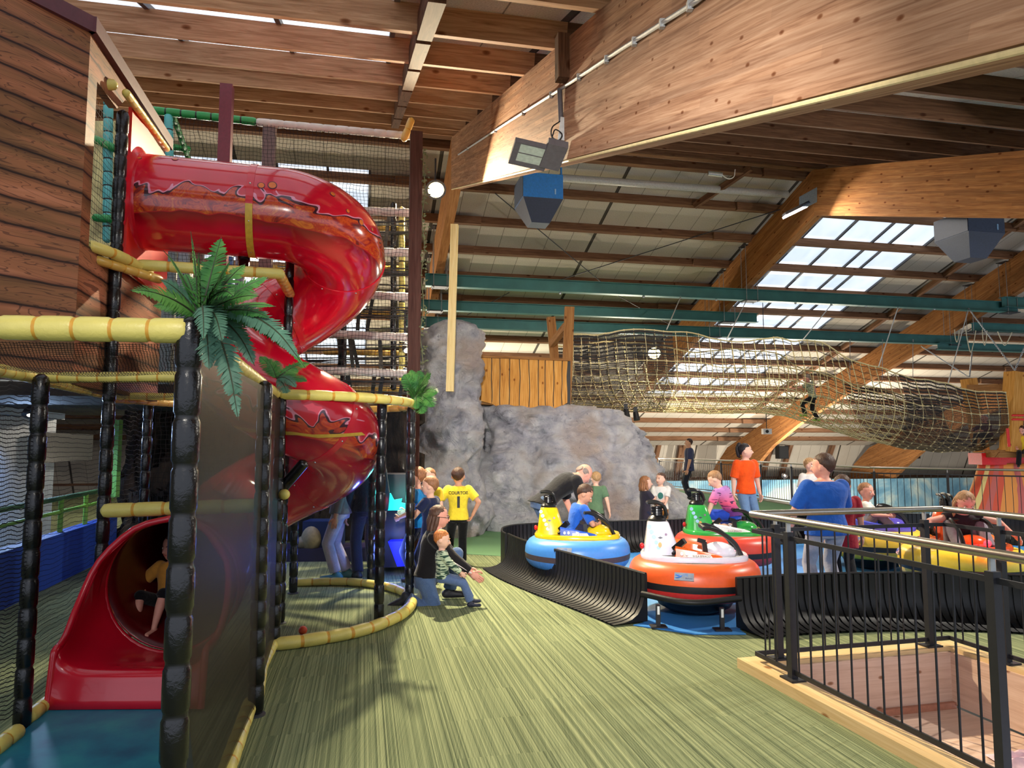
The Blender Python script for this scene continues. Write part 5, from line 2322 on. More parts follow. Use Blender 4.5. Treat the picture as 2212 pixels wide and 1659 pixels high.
def plain_fixture(p, aim, r, label, nm='flood_lamp'):
    p, aim = Vector(p), Vector(aim)
    d = (aim - p).normalized()
    x, y, z = frame_z(d)
    M3 = Matrix((x, y, z)).transposed()
    e = empty(nm, p, label, 'lamp')
    m = MB()
    m.lathe([(r * .5, -.16), (r * .95, -.1), (r * 1.1, -.05), (r * 1.1, -.03), (r, -.03)], p, M3, 20)
    m.build('housing', M_LAMPG, e)
    m = MB()
    m.lathe([(r, -.032), (0, -.028)], p, M3, 20)
    m.build('glass', emis('fixture_glass', (255, 240, 210), 8), e)
    m = MB()
    m.tube([p - d * .14, Vector((p.x, p.y, p.z)) - d * .14 - ZZ * .12], .02, 6)
    m.build('yoke', M_LAMPG, e)


# housings of the added fill lamps, all out of view
for i in (4, 5, 6):
    flood(i, 0, 0, .12, {4: 'added round fill lamp near the viewer', 5: 'added round fill lamp above the right of the arena', 6: 'added round fill lamp behind the viewer aimed at the rock'}[i], (255, 240, 210), 5, 5)

# ---- box shaped air heaters
M_BLUE = plain('bright_blue_sheet', (46, 134, 224), .4)
M_BGREY = plain('blue_grey_sheet', (92, 108, 134), .5)
M_DGREY = plain('dark_blue_grey_sheet', (48, 58, 82), .5)


def heater(c, w, h, label, blue, side=None):
    e = empty('air_heater', c, label, 'heater')
    R = Matrix.Rotation(AX, 3, 'Z')
    m = MB()
    m.box(c, (w, w, h), R)
    m.build('casing', blue, e, smooth=False)
    m = MB()
    a, b = w / 2 * 1.0, w / 2 * .46
    z1, z2 = -h / 2, -h / 2 - w * .54
    for dx, nm, mt in ((0, 'hood', M_DGREY),):
        vs = [c + R @ Vector((sx * a, sy * a, z1)) for sx, sy in ((-1, -1), (1, -1), (1, 1), (-1, 1))]
        vs += [c + R @ Vector((sx * b, sy * b, z2)) for sx, sy in ((-1, -1), (1, -1), (1, 1), (-1, 1))]
        m.add(vs, [(0, 1, 5, 4), (1, 2, 6, 5), (2, 3, 7, 6), (3, 0, 4, 7), (4, 5, 6, 7), (3, 2, 1, 0)])
        m.build(nm, mt, e, smooth=False)
    m = MB()
    m.box(c + R @ Vector((-w / 2 - .004, 0, 0)), (.012, w * .98, h * .96), R)
    m.build('side_panel', side or M_BGREY, e, smooth=False)
    m = MB()
    m.box(c + R @ Vector((w * .3, -w / 2 - .004, -h * .22)), (.03, .01, .11), R)
    m.build('pale_label', plain('pale_blue_label', (150, 196, 240), .5), e, smooth=False)
    m = MB()
    for sx in (-1, 1):
        m.tube([c + R @ Vector((sx * w * .48, -w * .4, h / 2)), c + R @ Vector((sx * w * .48, -w * .4, h / 2 + .5))], .02, 6)
    m.build('hanger', blue, e)


hc = at(1163, 416, 14.2)
heater(hc, .82, .5, 'bright blue box heater with a tapered hood under the near beam', M_BLUE)
heater(at(2092, 492, 13.6), .82, .42, 'grey blue box heater hanging beside the skylight at right', plain('slate_blue_sheet', (66, 82, 112), .5), plain('slate_side_sheet', (34, 42, 62), .6))

# loudspeakers on the far wall, camera on a rod, small spots under the tunnel
for (x, y, lab) in ((1689, 977, 'black loudspeaker on the far wall right of the woman in orange'), (1973, 977, 'black loudspeaker on the far wall right of the teenager')):
    c = hitplane(x, y, V, QE - .2)
    e = empty('loudspeaker', c, lab, 'loudspeaker')
    R = Matrix.Rotation(AX, 3, 'Z')
    m = MB()
    m.box(c, (.55, .35, .66), R)
    m.build('cabinet', M_RUB, e, smooth=False)
    m = MB()
    m.box(c + R @ Vector((0, -.18, 0)), (.48, .02, .58), R)
    m.build('grille', plain('speaker_grille', (30, 30, 32), .8), e, smooth=False)
c = at(1656, 932, 22)
e = empty('surveillance_camera', c, 'small white camera on a thin rod before the orange leg of the frame', 'camera')
m = MB()
m.box(c, (.26, .18, .17))
m.build('camera_body', plain('white_camera', (214, 210, 206), .4), e, smooth=False)
m = MB()
m.tube([c + ZZ * .08, Vector((c.x, c.y, zr_at(c.dot(V)) + .02))], .012, 6)
m.build('rod', M_DKM, e)
m = MB()
m.lathe([(.05, 0), (.05, .02), (0, .03)], c + Vector((-.02, -.1, 0)), Matrix.Rotation(pi / 2, 3, 'X'), 12)
m.build('lens', M_RUB, e)
for x, y, lab in ((1352, 892, 'small black spotlight under the tunnel, left of two'), (1373, 898, 'small black spotlight under the tunnel, right of two')):
    c = at(x, y, 15.8)
    e = empty('spotlight', c, lab, 'spotlight')
    m = MB()
    m.tube([c + Vector((0, 0, .08)), c + Vector((.02, -.03, -.10))], [.06, .075], 12)
    m.build('barrel', M_RUB, e)
    m = MB()
    m.bar(c + Vector((0, .02, .07)), c + Vector((0, .02, .2)), .08, .03)
    m.build('yoke', M_RUB, e, smooth=False)

# ---- thin brown posts of the hall and the mezzanine tower
M_BRN = wood('dark_brown_post', (52, 34, 30), (70, 48, 42), (86, 62, 54), knots=False, rough=.6)
M_MAR = plain('maroon_paint', (104, 34, 48), .45)


def vpost(px0, py0, px1, py1, Y, w, mat, label):
    a = at(px1, py1, Y)
    b = at(px0, py0, Y)
    b = Vector((a.x, a.y, b.z))
    timber('hall_post', a, b, w, w, mat, up=V, label=label, cat='post')


vpost(905, 288, 888, 1250, 8.6, .15, M_BRN, 'dark brown square post from floor to roof, right of the net tower')
vpost(563, 262, 556, 1180, 8.6, .15, plain('grey_brown_post_paint', (116, 96, 92), .6), 'grey brown square post behind the top of the red tube')
vpost(458, 186, 468, 835, 7.6, .13, M_MAR, 'maroon post rising to the roof above the red tube')
# ---- net tower behind the slide
YT = 8.7
tw = lambda px, py: at(px, py, YT)
net_sheet('tower_net', bil(at(360, 860, 8.2), at(888, 850, 8.9), at(888, 292, 8.9), at(335, 240, 8.2)), 3.4, 3.6, NET_TWR, 14, 10, label='black safety net wall of the climbing tower behind the slide', cat='net')
padded('tower_rail', [at(325, 238, 8.2), at(552, 263, 8.5)], .05, M_GRN, M_TIEK, .16, label='green padded rail along the top of the net tower', cat='padded rail')
padded('tower_rail', [at(556, 264, 8.5), at(888, 294, 8.9)], .05, M_WHT, M_WHT, .16, label='white padded rail along the top of the net tower', cat='padded rail')
padded('tower_rail', [at(889, 258, 8.75), at(872, 302, 8.75)], .045, M_YEL2, M_TIE, .16, label='short amber padded rail under the roof by the brown post', cat='padded rail')
padded('tower_post', [at(364, 250, 8.25), at(366, 345, 8.25)], .05, M_TEAL, M_TIEK, .16, label='teal padded post stub under the green rail', cat='post')
padded('tower_post', [at(374, 250, 8.3), at(408, 345, 9.3)], .035, M_GRN, M_TIEK, .16, label='slanting green padded rail under the green top rail', cat='padded rail')
padded('tower_rail', [at(370, 318, 9.0), at(408, 322, 9.2)], .045, M_GRN, M_TIEK, .16, label='short level green padded rail below the top rail', cat='padded rail')
for k, y in enumerate((458, 544, 640, 727, 806)):
    lab = ['topmost', 'second', 'third', 'fourth', 'lowest'][k]
    x0 = (700, 560, 740, 690, 690)[k]
    padded('tower_rail', [at(x0, y - 6, 9.0), at(886, y + 2, 9.0)], .055, M_WHT, M_WHT, .2, label=lab + ' whitish padded rail of the net tower, right of the slide', cat='padded rail', group='whitish rails of the net tower')
    padded('tower_rail', [at(x0 + 10, y + 34, 10.2), at(868, y + 36, 10.2)], .04, M_YEL2, M_TIE, .2, label=lab + ' amber padded rail deeper inside the net tower', cat='padded rail', group='amber rails inside the net tower')
for k, (x, y0, y1) in enumerate(((868, 450, 830), (850, 440, 840), (742, 690, 860))):
    lab = ['right', 'middle', 'left'][k]
    padded('tower_post', [at(x, y1, 10.0), at(x, y0, 10.0)], .045, M_YEL if k == 0 else M_BLK, M_TIEK, .2, label=lab + ' padded upright inside the net tower', cat='post')
# bouncing web of black straps on each storey
random.seed(11)
M_WEB = plain('black_webbing', (24, 24, 26), .6)
for k, y in enumerate((505, 590, 680, 765, 835)):
    e = empty('strap_web', at(780, y, 9.4), 'web of black elastic straps on the %s storey of the net tower' % ['top', 'second', 'third', 'fourth', 'bottom'][k], 'strap web')
    m = MB()
    for i in range(9):
        yy = y + random.uniform(-26, 26)
        d = random.uniform(8.95, 10.4)
        a, b = at(600 if y > 560 else 690, yy + random.uniform(-8, 8), d), at(884, yy + random.uniform(-10, 10), d)
        m.bar(a, b, .03, .012)
    tag(m.build('level_straps', M_WEB, e, smooth=False), kind='stuff')
    m = MB()
    for i in range(5):
        x = random.uniform(640 if y > 560 else 745, 880)
        d = random.uniform(8.95, 10.2)
        m.bar(at(x, y - 40, d), at(x + random.uniform(-18, 18), y + 34, d + .2), .05, .008, V)
    tag(m.build('upright_straps', M_WEB, e, smooth=False), kind='stuff')
# vines on the brown post
m = MB()
random.seed(2)
for i in range(150):
    y = random.uniform(320, 800)
    p = at(919 + random.uniform(-5, 7) - (y - 300) * .014, y, 8.55 + random.uniform(-.05, .05))
    a = random.uniform(0, 2 * pi)
    d = Vector((cos(a), sin(a) * .5, random.uniform(-1, .3))).normalized() * random.uniform(.03, .055)
    s_ = d.cross(Vector((0, 1, .2))).normalized() * .012
    m.add([p, p + d * .5 + s_, p + d, p + d * .5 - s_], [(0, 1, 2, 3)])
m.tube([at(917 - (y - 300) * .014 + 3 * sin(y * .05), y, 8.55) for y in range(320, 800, 12)], .006, 5)
tag(m.build('hanging_vine', plain('dry_green_vine', (84, 92, 60), .7), smooth=False), 'thin dry green vine hanging down the dark brown post', 'vine')
# ------------------------------------------------------------------ ferns
def mat_fern():
    n = NT('fern_leaf')
    f = n.noise(n.coords('Object'), 7, 3)
    n.setup(n.ramp(f, [(.3, srgb(34, 84, 40)), (.5, srgb(62, 116, 52)), (.7, srgb(98, 146, 70))]), .55, 0, .3)
    return n.m


M_FERN = mat_fern()
M_FERNB = plain('blue_green_fern_leaf', (70, 110, 88), .6, vary=.2)
M_STALK = plain('fern_stalk', (44, 52, 30), .6)


def fern(name, c, fronds, label, lw=1.0, mats=None):
    """fronds: (tip, droop, width, material index)"""
    e = empty(name, c, label, 'fern')
    random.seed(len(fronds) * 7 + 1)
    for tip, droop, wd_, mi in fronds:
        tip = Vector(tip)
        d = tip - c
        L = d.length
        mid = c + d * .5 + ZZ * droop * L
        path_ = [c, c + (mid - c) * .5 + ZZ * droop * L * .25, mid, mid.lerp(tip, .55) + ZZ * droop * L * .3, tip]
        P_ = resample(smooth_path(path_, 8), L / 46)
        m = MB()
        st = MB()
        n_ = len(P_)
        st.tube(P_, [.004 * (1 - .8 * i / n_) * (1 + L) for i in range(n_)], 5)
        for i in range(3, n_ - 1):
            t = i / (n_ - 1)
            tg = (P_[i + 1] - P_[i - 1]).normalized()
            sd = tg.cross(ZZ + Vector((random.uniform(-.3, .3), random.uniform(-.3, .3), 0)))
            if sd.length < .1:
                sd = Vector((1, 0, 0))
            sd.normalize()
            view = Vector((0, -1, 0))
            sd = (sd * .65 + (tg.cross(view)).normalized() * .75).normalized() if tg.cross(view).length > .2 else sd
            up_ = sd.cross(tg).normalized()
            ll = wd_ * 1.5 * (sin(pi * min(1, t * .93 + .09)) ** .75) * random.uniform(.85, 1.1)
            hw_ = L / 46 * .85
            for sg in (-1, 1):
                a = P_[i]
                di = (sd * sg + tg * .55 - ZZ * .18).normalized()
                b = a + di * ll
                w_ = tg * hw_
                q = up_ * ll * .08
                m.add([a - w_ * .5, a + di * ll * .45 - w_ * .9 + q, a + di * ll * .8 - w_ * .6, b, a + di * ll * .8 + w_ * .5, a + di * ll * .45 + w_ * .8 + q, a + w_ * .5], [(0, 1, 5, 6), (1, 2, 4, 5), (2, 3, 4)])
        fr_ = m.build('frond', (mats or [M_FERN, M_FERNB])[mi], e, angle=60)
        st.build('stalk', M_STALK, fr_)
    return e


fc = at(432, 688, 2.62)


def ft(px, py, Y):
    return at(px, py, Y)


fern('hanging_fern', fc, [
    (ft(280, 628, 2.35), .10, .035, 0), (ft(345, 604, 2.5), .12, .028, 1), (ft(412, 500, 2.6), .05, .006, 0), (ft(478, 512, 2.75), .02, .045, 0),
    (ft(430, 545, 2.45), .02, .05, 0), (ft(352, 540, 2.5), .10, .007, 0), (ft(530, 570, 2.8), .06, .042, 0), (ft(580, 598, 2.7), .06, .042, 0),
    (ft(452, 560, 2.9), .03, .04, 0), (ft(596, 662, 2.6), .08, .02, 0), (ft(585, 688, 2.5), .10, .028, 0), (ft(648, 778, 2.45), .18, .038, 1), (ft(660, 795, 2.9), .2, .03, 0),
    (ft(515, 908, 2.4), .22, .038, 1), (ft(452, 800, 2.45), .25, .04, 1), (ft(404, 775, 2.5), .22, .022, 1), (ft(480, 740, 2.35), .2, .035, 1), (ft(392, 640, 2.85), .1, .03, 1), (ft(505, 640, 2.3), .12, .035, 0), (ft(540, 740, 2.75), .16, .035, 0),
    (ft(560, 640, 2.45), .08, .036, 0), (ft(400, 590, 2.75), .06, .03, 0), (ft(500, 560, 2.5), .03, .04, 0), (ft(610, 730, 2.7), .16, .036, 1), (ft(440, 735, 2.3), .2, .03, 1), (ft(550, 790, 2.55), .22, .036, 1), (ft(330, 660, 2.6), .1, .03, 0), (ft(480, 600, 2.3), .06, .04, 0), (ft(625, 760, 2.55), .18, .032, 0)],
     'large green fern drooping from the top of the nearest black post')
c2 = at(598, 818, 5.4)
fern('small_fern', c2, [(at(560, 770, 5.4), .1, .05, 0), (at(578, 778, 5.3), .1, .045, 0), (at(596, 778, 5.5), .05, .04, 0), (at(645, 800, 5.5), .1, .05, 0), (at(670, 785, 5.6), .1, .045, 0), (at(664, 824, 5.3), .08, .04, 0), (at(620, 850, 5.3), .15, .05, 1), (at(640, 838, 5.2), .12, .035, 1)],
     'small green fern at the bend of the yellow rail')
c3 = at(896, 858, 7.1)
fern('small_fern', c3, [(at(872, 808, 7.1), .1, .07, 0), (at(888, 798, 7.2), .08, .06, 0), (at(908, 800, 7.2), .08, .07, 0), (at(932, 806, 7.0), .1, .07, 0), (at(945, 850, 7.0), .12, .07, 0), (at(936, 880, 6.9), .16, .07, 0), (at(912, 895, 6.9), .2, .07, 0), (at(925, 830, 6.8), .1, .07, 0), (at(880, 840, 6.9), .1, .05, 0), (at(900, 885, 6.8), .2, .06, 0)],
     'small bright green fern beside the dark brown post')

# ------------------------------------------------------------------ striped hill and wooden tower at the right edge
def mat_tent():
    n = NT('painted_lava_stripes')
    tc = n.add('ShaderNodeTexCoord')
    sep = n.add('ShaderNodeSeparateXYZ')
    n.link(tc.outputs['UV'], sep.inputs[0])
    u, v = sep.outputs[0], sep.outputs[1]
    w = n.noise(n.coords('UV', (3, 2.2, 1)), 1.0, 2, .5, .6)
    x = n.math('ADD', n.math('MULTIPLY', u, 26.0), n.math('MULTIPLY', n.math('SUBTRACT', w, .5), 2.6))
    k = n.math('FLOOR', x)
    wn = n.add('ShaderNodeTexWhiteNoise', noise_dimensions='1D')
    n.link(k, wn.inputs['W'])
    cr = n.add('ShaderNodeValToRGB')
    cr.color_ramp.interpolation = 'CONSTANT'
    el = cr.color_ramp.elements
    el[0].color = (*srgb(214, 92, 58), 1)
    el[1].position = .2
    el[1].color = (*srgb(240, 206, 90), 1)
    for p, c in ((.4, (198, 100, 92)), (.55, (232, 150, 70)), (.7, (236, 216, 140)), (.85, (216, 84, 56))):
        e = el.new(p)
        e.color = (*srgb(*c), 1)
    n.link(wn.outputs['Value'], cr.inputs[0])
    edge = n.math('ADD', v, n.math('MULTIPLY', n.math('SINE', n.math('MULTIPLY', u, 19)), .07))
    low = n.math('LESS_THAN', edge, .36)
    lil = n.ramp(n.noise(n.coords('UV', (5, 4, 1)), 1.2, 2, .5, .5), [(.4, srgb(188, 150, 148)), (.5, srgb(216, 178, 160)), (.62, srgb(150, 140, 158))])
    n.setup(n.mix(low, cr.outputs[0], lil), .55)
    return n.m


m = MB()
YT2 = 17.0
tl, tr = at(2112, 1000, YT2), at(2300, 1000, YT2)
bl, br = at(2030, 1160, YT2), at(2440, 1160, YT2)
bl.z = br.z = -.9


def tent(u, v):
    # v 0 bottom .. 1 top, flared like a hillside
    k = (1 - v) ** 1.25
    a = tl.lerp(bl, k)
    b = tr.lerp(br, k)
    z = bl.z + (tl.z - bl.z) * v
    th = pi * (1.0 - u)
    cx = (a.x + b.x) / 2
    hw_ = (b.x - a.x) / 2
    return Vector((cx + hw_ * cos(th), YT2 - (.5 + .4 * k) * sin(th), z))


m.grid(tent, 40, 24)
th_ = m.build('lava_hill', mat_tent(), angle=80)
uv = th_.data.uv_layers.new(name='UVMap')
for poly in th_.data.polygons:
    for li in poly.loop_indices:
        vi = th_.data.loops[li].vertex_index
        uv.data[li].uv = ((vi % 41) / 40, (vi // 41) / 24)
sl = th_.modifiers.new('t', 'SOLIDIFY')
sl.thickness = .04
tag(th_, 'hill shaped cone painted with red, orange and yellow lava stripes behind the gallery railing', 'play hill')
m = MB()
a, b = at(2106, 991, YT2 - .15), at(2400, 991, YT2 - .15)
m.bar(a, b, .5, .27)
o = tag(m.build('red_band', plain('bright_red_board', (214, 22, 26), .4), smooth=False), 'bright red board band above the lava striped hill', 'board')
m = MB()
for i in range(7):
    p = at(2128 + i * 20, 998, YT2 - .31)
    m.ball(p, .012, 6, 4)
bb = m.build('band_screws', M_GALV, o)
timber('tower_post', at(2182, 976, 16.2), at(2192, 804, 16.2), .30, .30, M_OAK, up=V, label='thick honey timber post at the right end of the rope tunnel', cat='post')
timber('tower_post', at(2120, 976, 17.9), at(2092, 818, 17.9), .26, .26, M_OAK, up=V, label='honey timber post behind the right end of the rope tunnel', cat='post')
timber('tower_sill', at(2142, 980, 16.4), at(2250, 980, 16.4), .5, .17, M_OAKD, label='horizontal timber sill under the right tunnel post', cat='beam')
timber('tower_beam', at(2095, 838, 17.8), at(2190, 836, 16.3), .16, .16, M_OAKD, label='timber cross beam joining the two tunnel end posts', cat='beam')
for y in (897, 906):
    m = MB()
    m.tube([at(2186, y, 16.0), at(2300, y + 1, 16.0)], .022, 8)
    tag(m.build('red_rail', plain('bright_red_tube', (212, 26, 28), .35)), ('upper' if y < 900 else 'lower') + ' thin red tube right of the tunnel end post', 'rail')
m = MB()
m.tube([at(2180, 965, 15.9), at(2176, 925, 15.9)], .03, 8)
tag(m.build('red_rail', plain('bright_red_tube', (212, 26, 28), .35)), 'short upright red tube at the foot of the tunnel end post', 'rail')


def chain(a, b, r, lab):
    m = MB()
    P_ = resample([a, b], .06)
    for i in range(len(P_) - 1):
        c = P_[i].lerp(P_[i + 1], .5)
        d = (P_[i + 1] - P_[i]).normalized()
        x, y, z = frame_z(d)
        s_ = x if i % 2 else y
        pts = [c + d * .038 * cos(2 * pi * k / 8) + s_ * .018 * sin(2 * pi * k / 8) for k in range(8)]
        m.tube(pts, r, 4, closed=True)
    tag(m.build('steel_chain', M_GALV), lab, 'chain')


ch0 = hitplane(2092, 666, V, QB1)
chain(ch0, at(2192, 800, 16.2), .007, 'bright steel chain running down to the top of the right tunnel post')
chain(at(2230, 712, 17.0), at(2192, 800, 16.2), .007, 'short bright chain rising to the right edge from the right tunnel post')
chain(hitplane(1990, 748, V, 18.87), at(2092, 814, 17.9), .006, 'thin chain slanting from the rear green beam to the back tunnel post')
chain(hitplane(2100, 760, V, 18.8), at(2094, 814, 17.9), .006, 'thin chain hanging straight down to the back tunnel post')
for x, lab in ((1836, 'left'), (1906, 'middle'), (1972, 'right')):
    m = MB()
    a = hitplane(x, 736, V, 18.87)
    m.tube([a, at(x, 820, a.y)], .01, 6)
    m.box(a, (.03, .03, .09))
    tag(m.build('hanging_rod', M_ROD if 'M_ROD' in globals() else M_GALV), 'thin steel rod hanging from the rear green beam, %s of three' % lab, 'rod')
for i, (x0, x1, y0, y1) in enumerate(((2062, 2072, 712, 735), (2086, 2108, 712, 757), (2122, 2132, 712, 742), (2155, 2186, 716, 742))):
    m = MB()
    a, b = at(x0, y0, 19.4), at(x1, y0 + 2, 19.4)
    mdl = at((x0 + x1) / 2, y1 + 4, 19.4)
    m.tube(smooth_path([a, a.lerp(mdl, .6) + Vector((-.02, 0, 0)), mdl, b.lerp(mdl, .6) + Vector((.02, 0, 0)), b], 6), .012, 6)
    tag(m.build('slack_rope', plain('pale_slack_rope', (206, 200, 172), .8)), 'pale slack rope loop hanging from the right green beams, %s of four' % ('leftmost', 'second', 'third', 'rightmost')[i], 'rope')
# ------------------------------------------------------------------ background behind the play frame, lower left
M_BLUEW = plain('royal_blue_wall_paint', (28, 66, 150), .6, vary=.08, scale=3)
M_BLUEL = plain('light_blue_wall_paint', (52, 110, 156), .6, vary=.08, scale=3)
bw0, bw1 = gp(60, 1283), gp(222, 1206)
bd = (bw1 - bw0).normalized()
bw0 = bw0 - bd * 3.0
bw1 = bw1 + bd * .3
m = MB()
m.bar(bw0 + ZZ * .28, bw1 + ZZ * .28, .16, .56)
tag(m.build('low_wall', M_BLUEW, smooth=False), 'low royal blue wall behind the leftmost black post', 'wall')
# green yellow railing on it
e = empty('wall_railing', bw0, 'yellow green railing on top of the low blue wall', 'railing')
MG = plain('yellow_green_paint', (128, 176, 62), .5)
m = MB()
m.tube([bw0 + ZZ * .80, bw1 + ZZ * .80], .022, 10)
m.build('mid_tube', MG, e)
m = MB()
m.tube([bw0 + ZZ * .96, bw1 + ZZ * .96], .03, 10)
m.build('top_tube', plain('dark_green_netted_tube', (62, 100, 50), .7), e)
L = (bw1 - bw0).length
for i in range(8):
    p = bw0 + bd * (L - .25 - .85 * i)
    if (p - bw0).dot(bd) < 0:
        break
    m = MB()
    m.tube([p + ZZ * .56, p + ZZ * .96], .028, 10)
    m.build('baluster', MG, e)
# pale slatted screen with a dark display, a blue fascia above
off = Vector((-bd.y, bd.x, 0))
wa, wb = bw0 + off * 1.3, bw1 + off * 1.3 + bd * 1.4


def mat_slat():
    n = NT('slatted_screen_blue_tint')
    sep = n.add('ShaderNodeSeparateXYZ')
    n.link(n.coords('Object'), sep.inputs[0])
    fr = n.math('FRACT', n.math('DIVIDE', sep.outputs[0], .05))
    n.setup(n.ramp(fr, [(.0, srgb(50, 84, 122)), (.45, srgb(50, 84, 122)), (.5, srgb(116, 148, 178)), (.95, srgb(116, 148, 178))]), .6)  # white slats coloured blue to carry the blue ambient light
    return n.m


m = MB()
m.bar(wa + ZZ * 1.0, wb + ZZ * 1.0, .06, 2.0)
tag(m.build('slatted_screen', mat_slat(), smooth=False, M=axis_frame(wa, wb)), 'pale slatted screen wall beyond the low blue wall', 'screen wall')
m = MB()
m.bar(wa + ZZ * 2.45 - off * .1, wb + ZZ * 2.45 - off * .1, .1, .9)
tag(m.build('blue_fascia', M_BLUEL, smooth=False), 'light blue fascia board above the slatted screen', 'board')
t0, t1 = at(90, 940, 9.2), at(196, 938, 10.2)
m = MB()
dT = wb - wa
ta = wa + (wb - wa) * .60
for a_, b_ in ((0, 1),):
    pa = hitplane(92, 975, off, (wa - off * .12).dot(off))
    pb = hitplane(196, 975, off, (wa - off * .12).dot(off))
m.bar(Vector((pa.x, pa.y, 1.55)), Vector((pb.x, pb.y, 1.55)), .06, .46)
tag(m.build('dark_display', plain('dark_display_glass', (24, 40, 42), .2), smooth=False), 'dark wide display hanging on the slatted screen', 'display')

# dark themed cave room behind the slide
n = NT('dark_bark_cave_wall')
f = n.noise(n.coords('Object', (3, 3, 1)), 2.5, 6, .65, .5)
n.setup(n.ramp(f, [(.3, srgb(16, 13, 12)), (.5, srgb(44, 36, 30)), (.7, srgb(78, 64, 52))]), .9)
n.bump(f, .8, .05)
M_CAVE = n.m
cw = [gp(262, 1196), gp(330, 1190), gp(470, 1180), gp(620, 1172), gp(760, 1168), gp(900, 1166)]
m = MB()
cps = smooth_path(cw, 10)
m.grid(lambda u, v: cps[min(len(cps) - 1, int(u * (len(cps) - 1) + .5))] + ZZ * (2.15 * v) + Vector((0, .18 * noise.noise(Vector((u * 14, v * 5, 2))), 0)), len(cps) * 3 - 1, 24)
o = m.build('wall_cave', M_CAVE, angle=180)
o.modifiers.new('t', 'SOLIDIFY').thickness = .12
tag(o, kind='structure')
m = MB()
dk = [W(-6.6, 8.0, 2.1), W(-.15, 8.2, 2.1), W(-.15, 13.5, 2.1), W(-6.6, 13.5, 2.1)]
m.prism(dk, (0, 0, 0), (0, 0, .14))
tag(m.build('ceiling_mezzanine', plain('dark_mezzanine_deck', (40, 34, 30), .8), smooth=False), kind='structure')
# lime green strip at the cave entrance
m = MB()
m.box(at(248, 990, 10.2), (.13, .1, 1.1))
tag(m.build('green_panel', plain('lime_green_panel', (132, 190, 92), .5), smooth=False), 'narrow lime green upright panel left of the cave', 'panel')
# teal glowing game machine and blue glowing bin
YM = 8.8
e = empty('game_machine', at(868, 1150, YM), 'dark game machine with a glowing turquoise marquee seen past the slide bay', 'game machine')
m = MB()
m.box(at(862, 1120, YM + .45), (.7, .5, 1.15), Matrix.Rotation(.1, 3, 'Z'))
m.build('cabinet', plain('dark_machine_body', (28, 28, 44), .4), e, smooth=False)
m = MB()
m.prism([at(831, 1064, YM), at(843, 1066, YM), at(850, 1080, YM), at(868, 1077, YM), at(866, 1086, YM), at(876, 1088, YM), at(886, 1093, YM), at(886, 1102, YM), at(831, 1103, YM)], (0, 0, 0), (0, .05, 0))
m.build('marquee', emis('turquoise_marquee', (40, 210, 200), 1.0), e, smooth=False)
m = MB()
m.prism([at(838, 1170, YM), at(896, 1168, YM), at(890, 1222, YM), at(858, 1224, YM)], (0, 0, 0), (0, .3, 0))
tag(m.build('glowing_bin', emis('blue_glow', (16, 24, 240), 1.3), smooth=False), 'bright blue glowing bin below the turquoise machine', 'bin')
m = MB()
pm = at(524, 1236, 8.6)
m.ball(pm, (.07, .03, .05), 14, 8)
tag(m.build('blue_lamp', emis('small_blue_lamp', (20, 40, 255), 1.2)), 'small bright blue light seen through the smoked screen', 'light')
l = bpy.data.lights.new('blue_glow_light', 'POINT')
l.energy = 16
l.color = (.15, .25, 1)
l.shadow_soft_size = .1
lo = bpy.data.objects.new('blue_glow_light', l)
COL.objects.link(lo)
lo.location = at(850, 1190, 8.4)
l = bpy.data.lights.new('teal_glow_light', 'POINT')
l.energy = 9
l.color = (.1, .9, .85)
l.shadow_soft_size = .1
lo = bpy.data.objects.new('teal_glow_light', l)
COL.objects.link(lo)
lo.location = at(872, 1075, 8.55)
# low dark purple plinth and crates behind
m = MB()
m.box(at(700, 1205, 10.2), (2.2, .6, .34), Matrix.Rotation(.05, 3, 'Z'))
tag(m.build('dark_plinth', plain('dark_violet_plinth', (40, 34, 76), .5), smooth=False), 'low dark violet plinth behind the slide bay', 'plinth')
m = MB()
m.box(at(700, 1162, 10.2), (.5, .4, .5))
tag(m.build('blue_crate', plain('dark_blue_crate', (14, 40, 92), .5), smooth=False), 'dark blue box standing on the violet plinth', 'box')
m = MB()
m.ball(at(672, 1165, 10.0), (.14, .12, .18), 14, 10)
m.ball(at(655, 1172, 10.0), (.10, .10, .09), 12, 8)
tag(m.build('pale_figure', plain('pale_figure_paint', (150, 138, 106), .7)), 'small pale sculpted lump beside the dark blue box', 'sculpture')
# slatted grey columns seen under the red tube
for i, (x, w_, c) in enumerate(((362, .13, (120, 134, 136)), (392, .12, (146, 156, 162)), (425, .10, (120, 78, 62)), (480, .20, (70, 110, 176)), (515, .10, (150, 156, 168)))):
    a, b = at(x, 700, 8.9), at(x + 2, 500, 8.9)
    timber('back_column', Vector((a.x, a.y, 2.2)), Vector((a.x, a.y, b.z)), w_, .12, plain('column_%d' % i, c, .4), up=V,
           label=['grey green upright board behind the large fern, leftmost of five', 'pale grey upright board behind the large fern, second of five', 'brown upright board behind the large fern, third of five', 'blue upright board behind the large fern, fourth of five', 'pale narrow upright board behind the large fern, fifth of five'][i], cat='board')
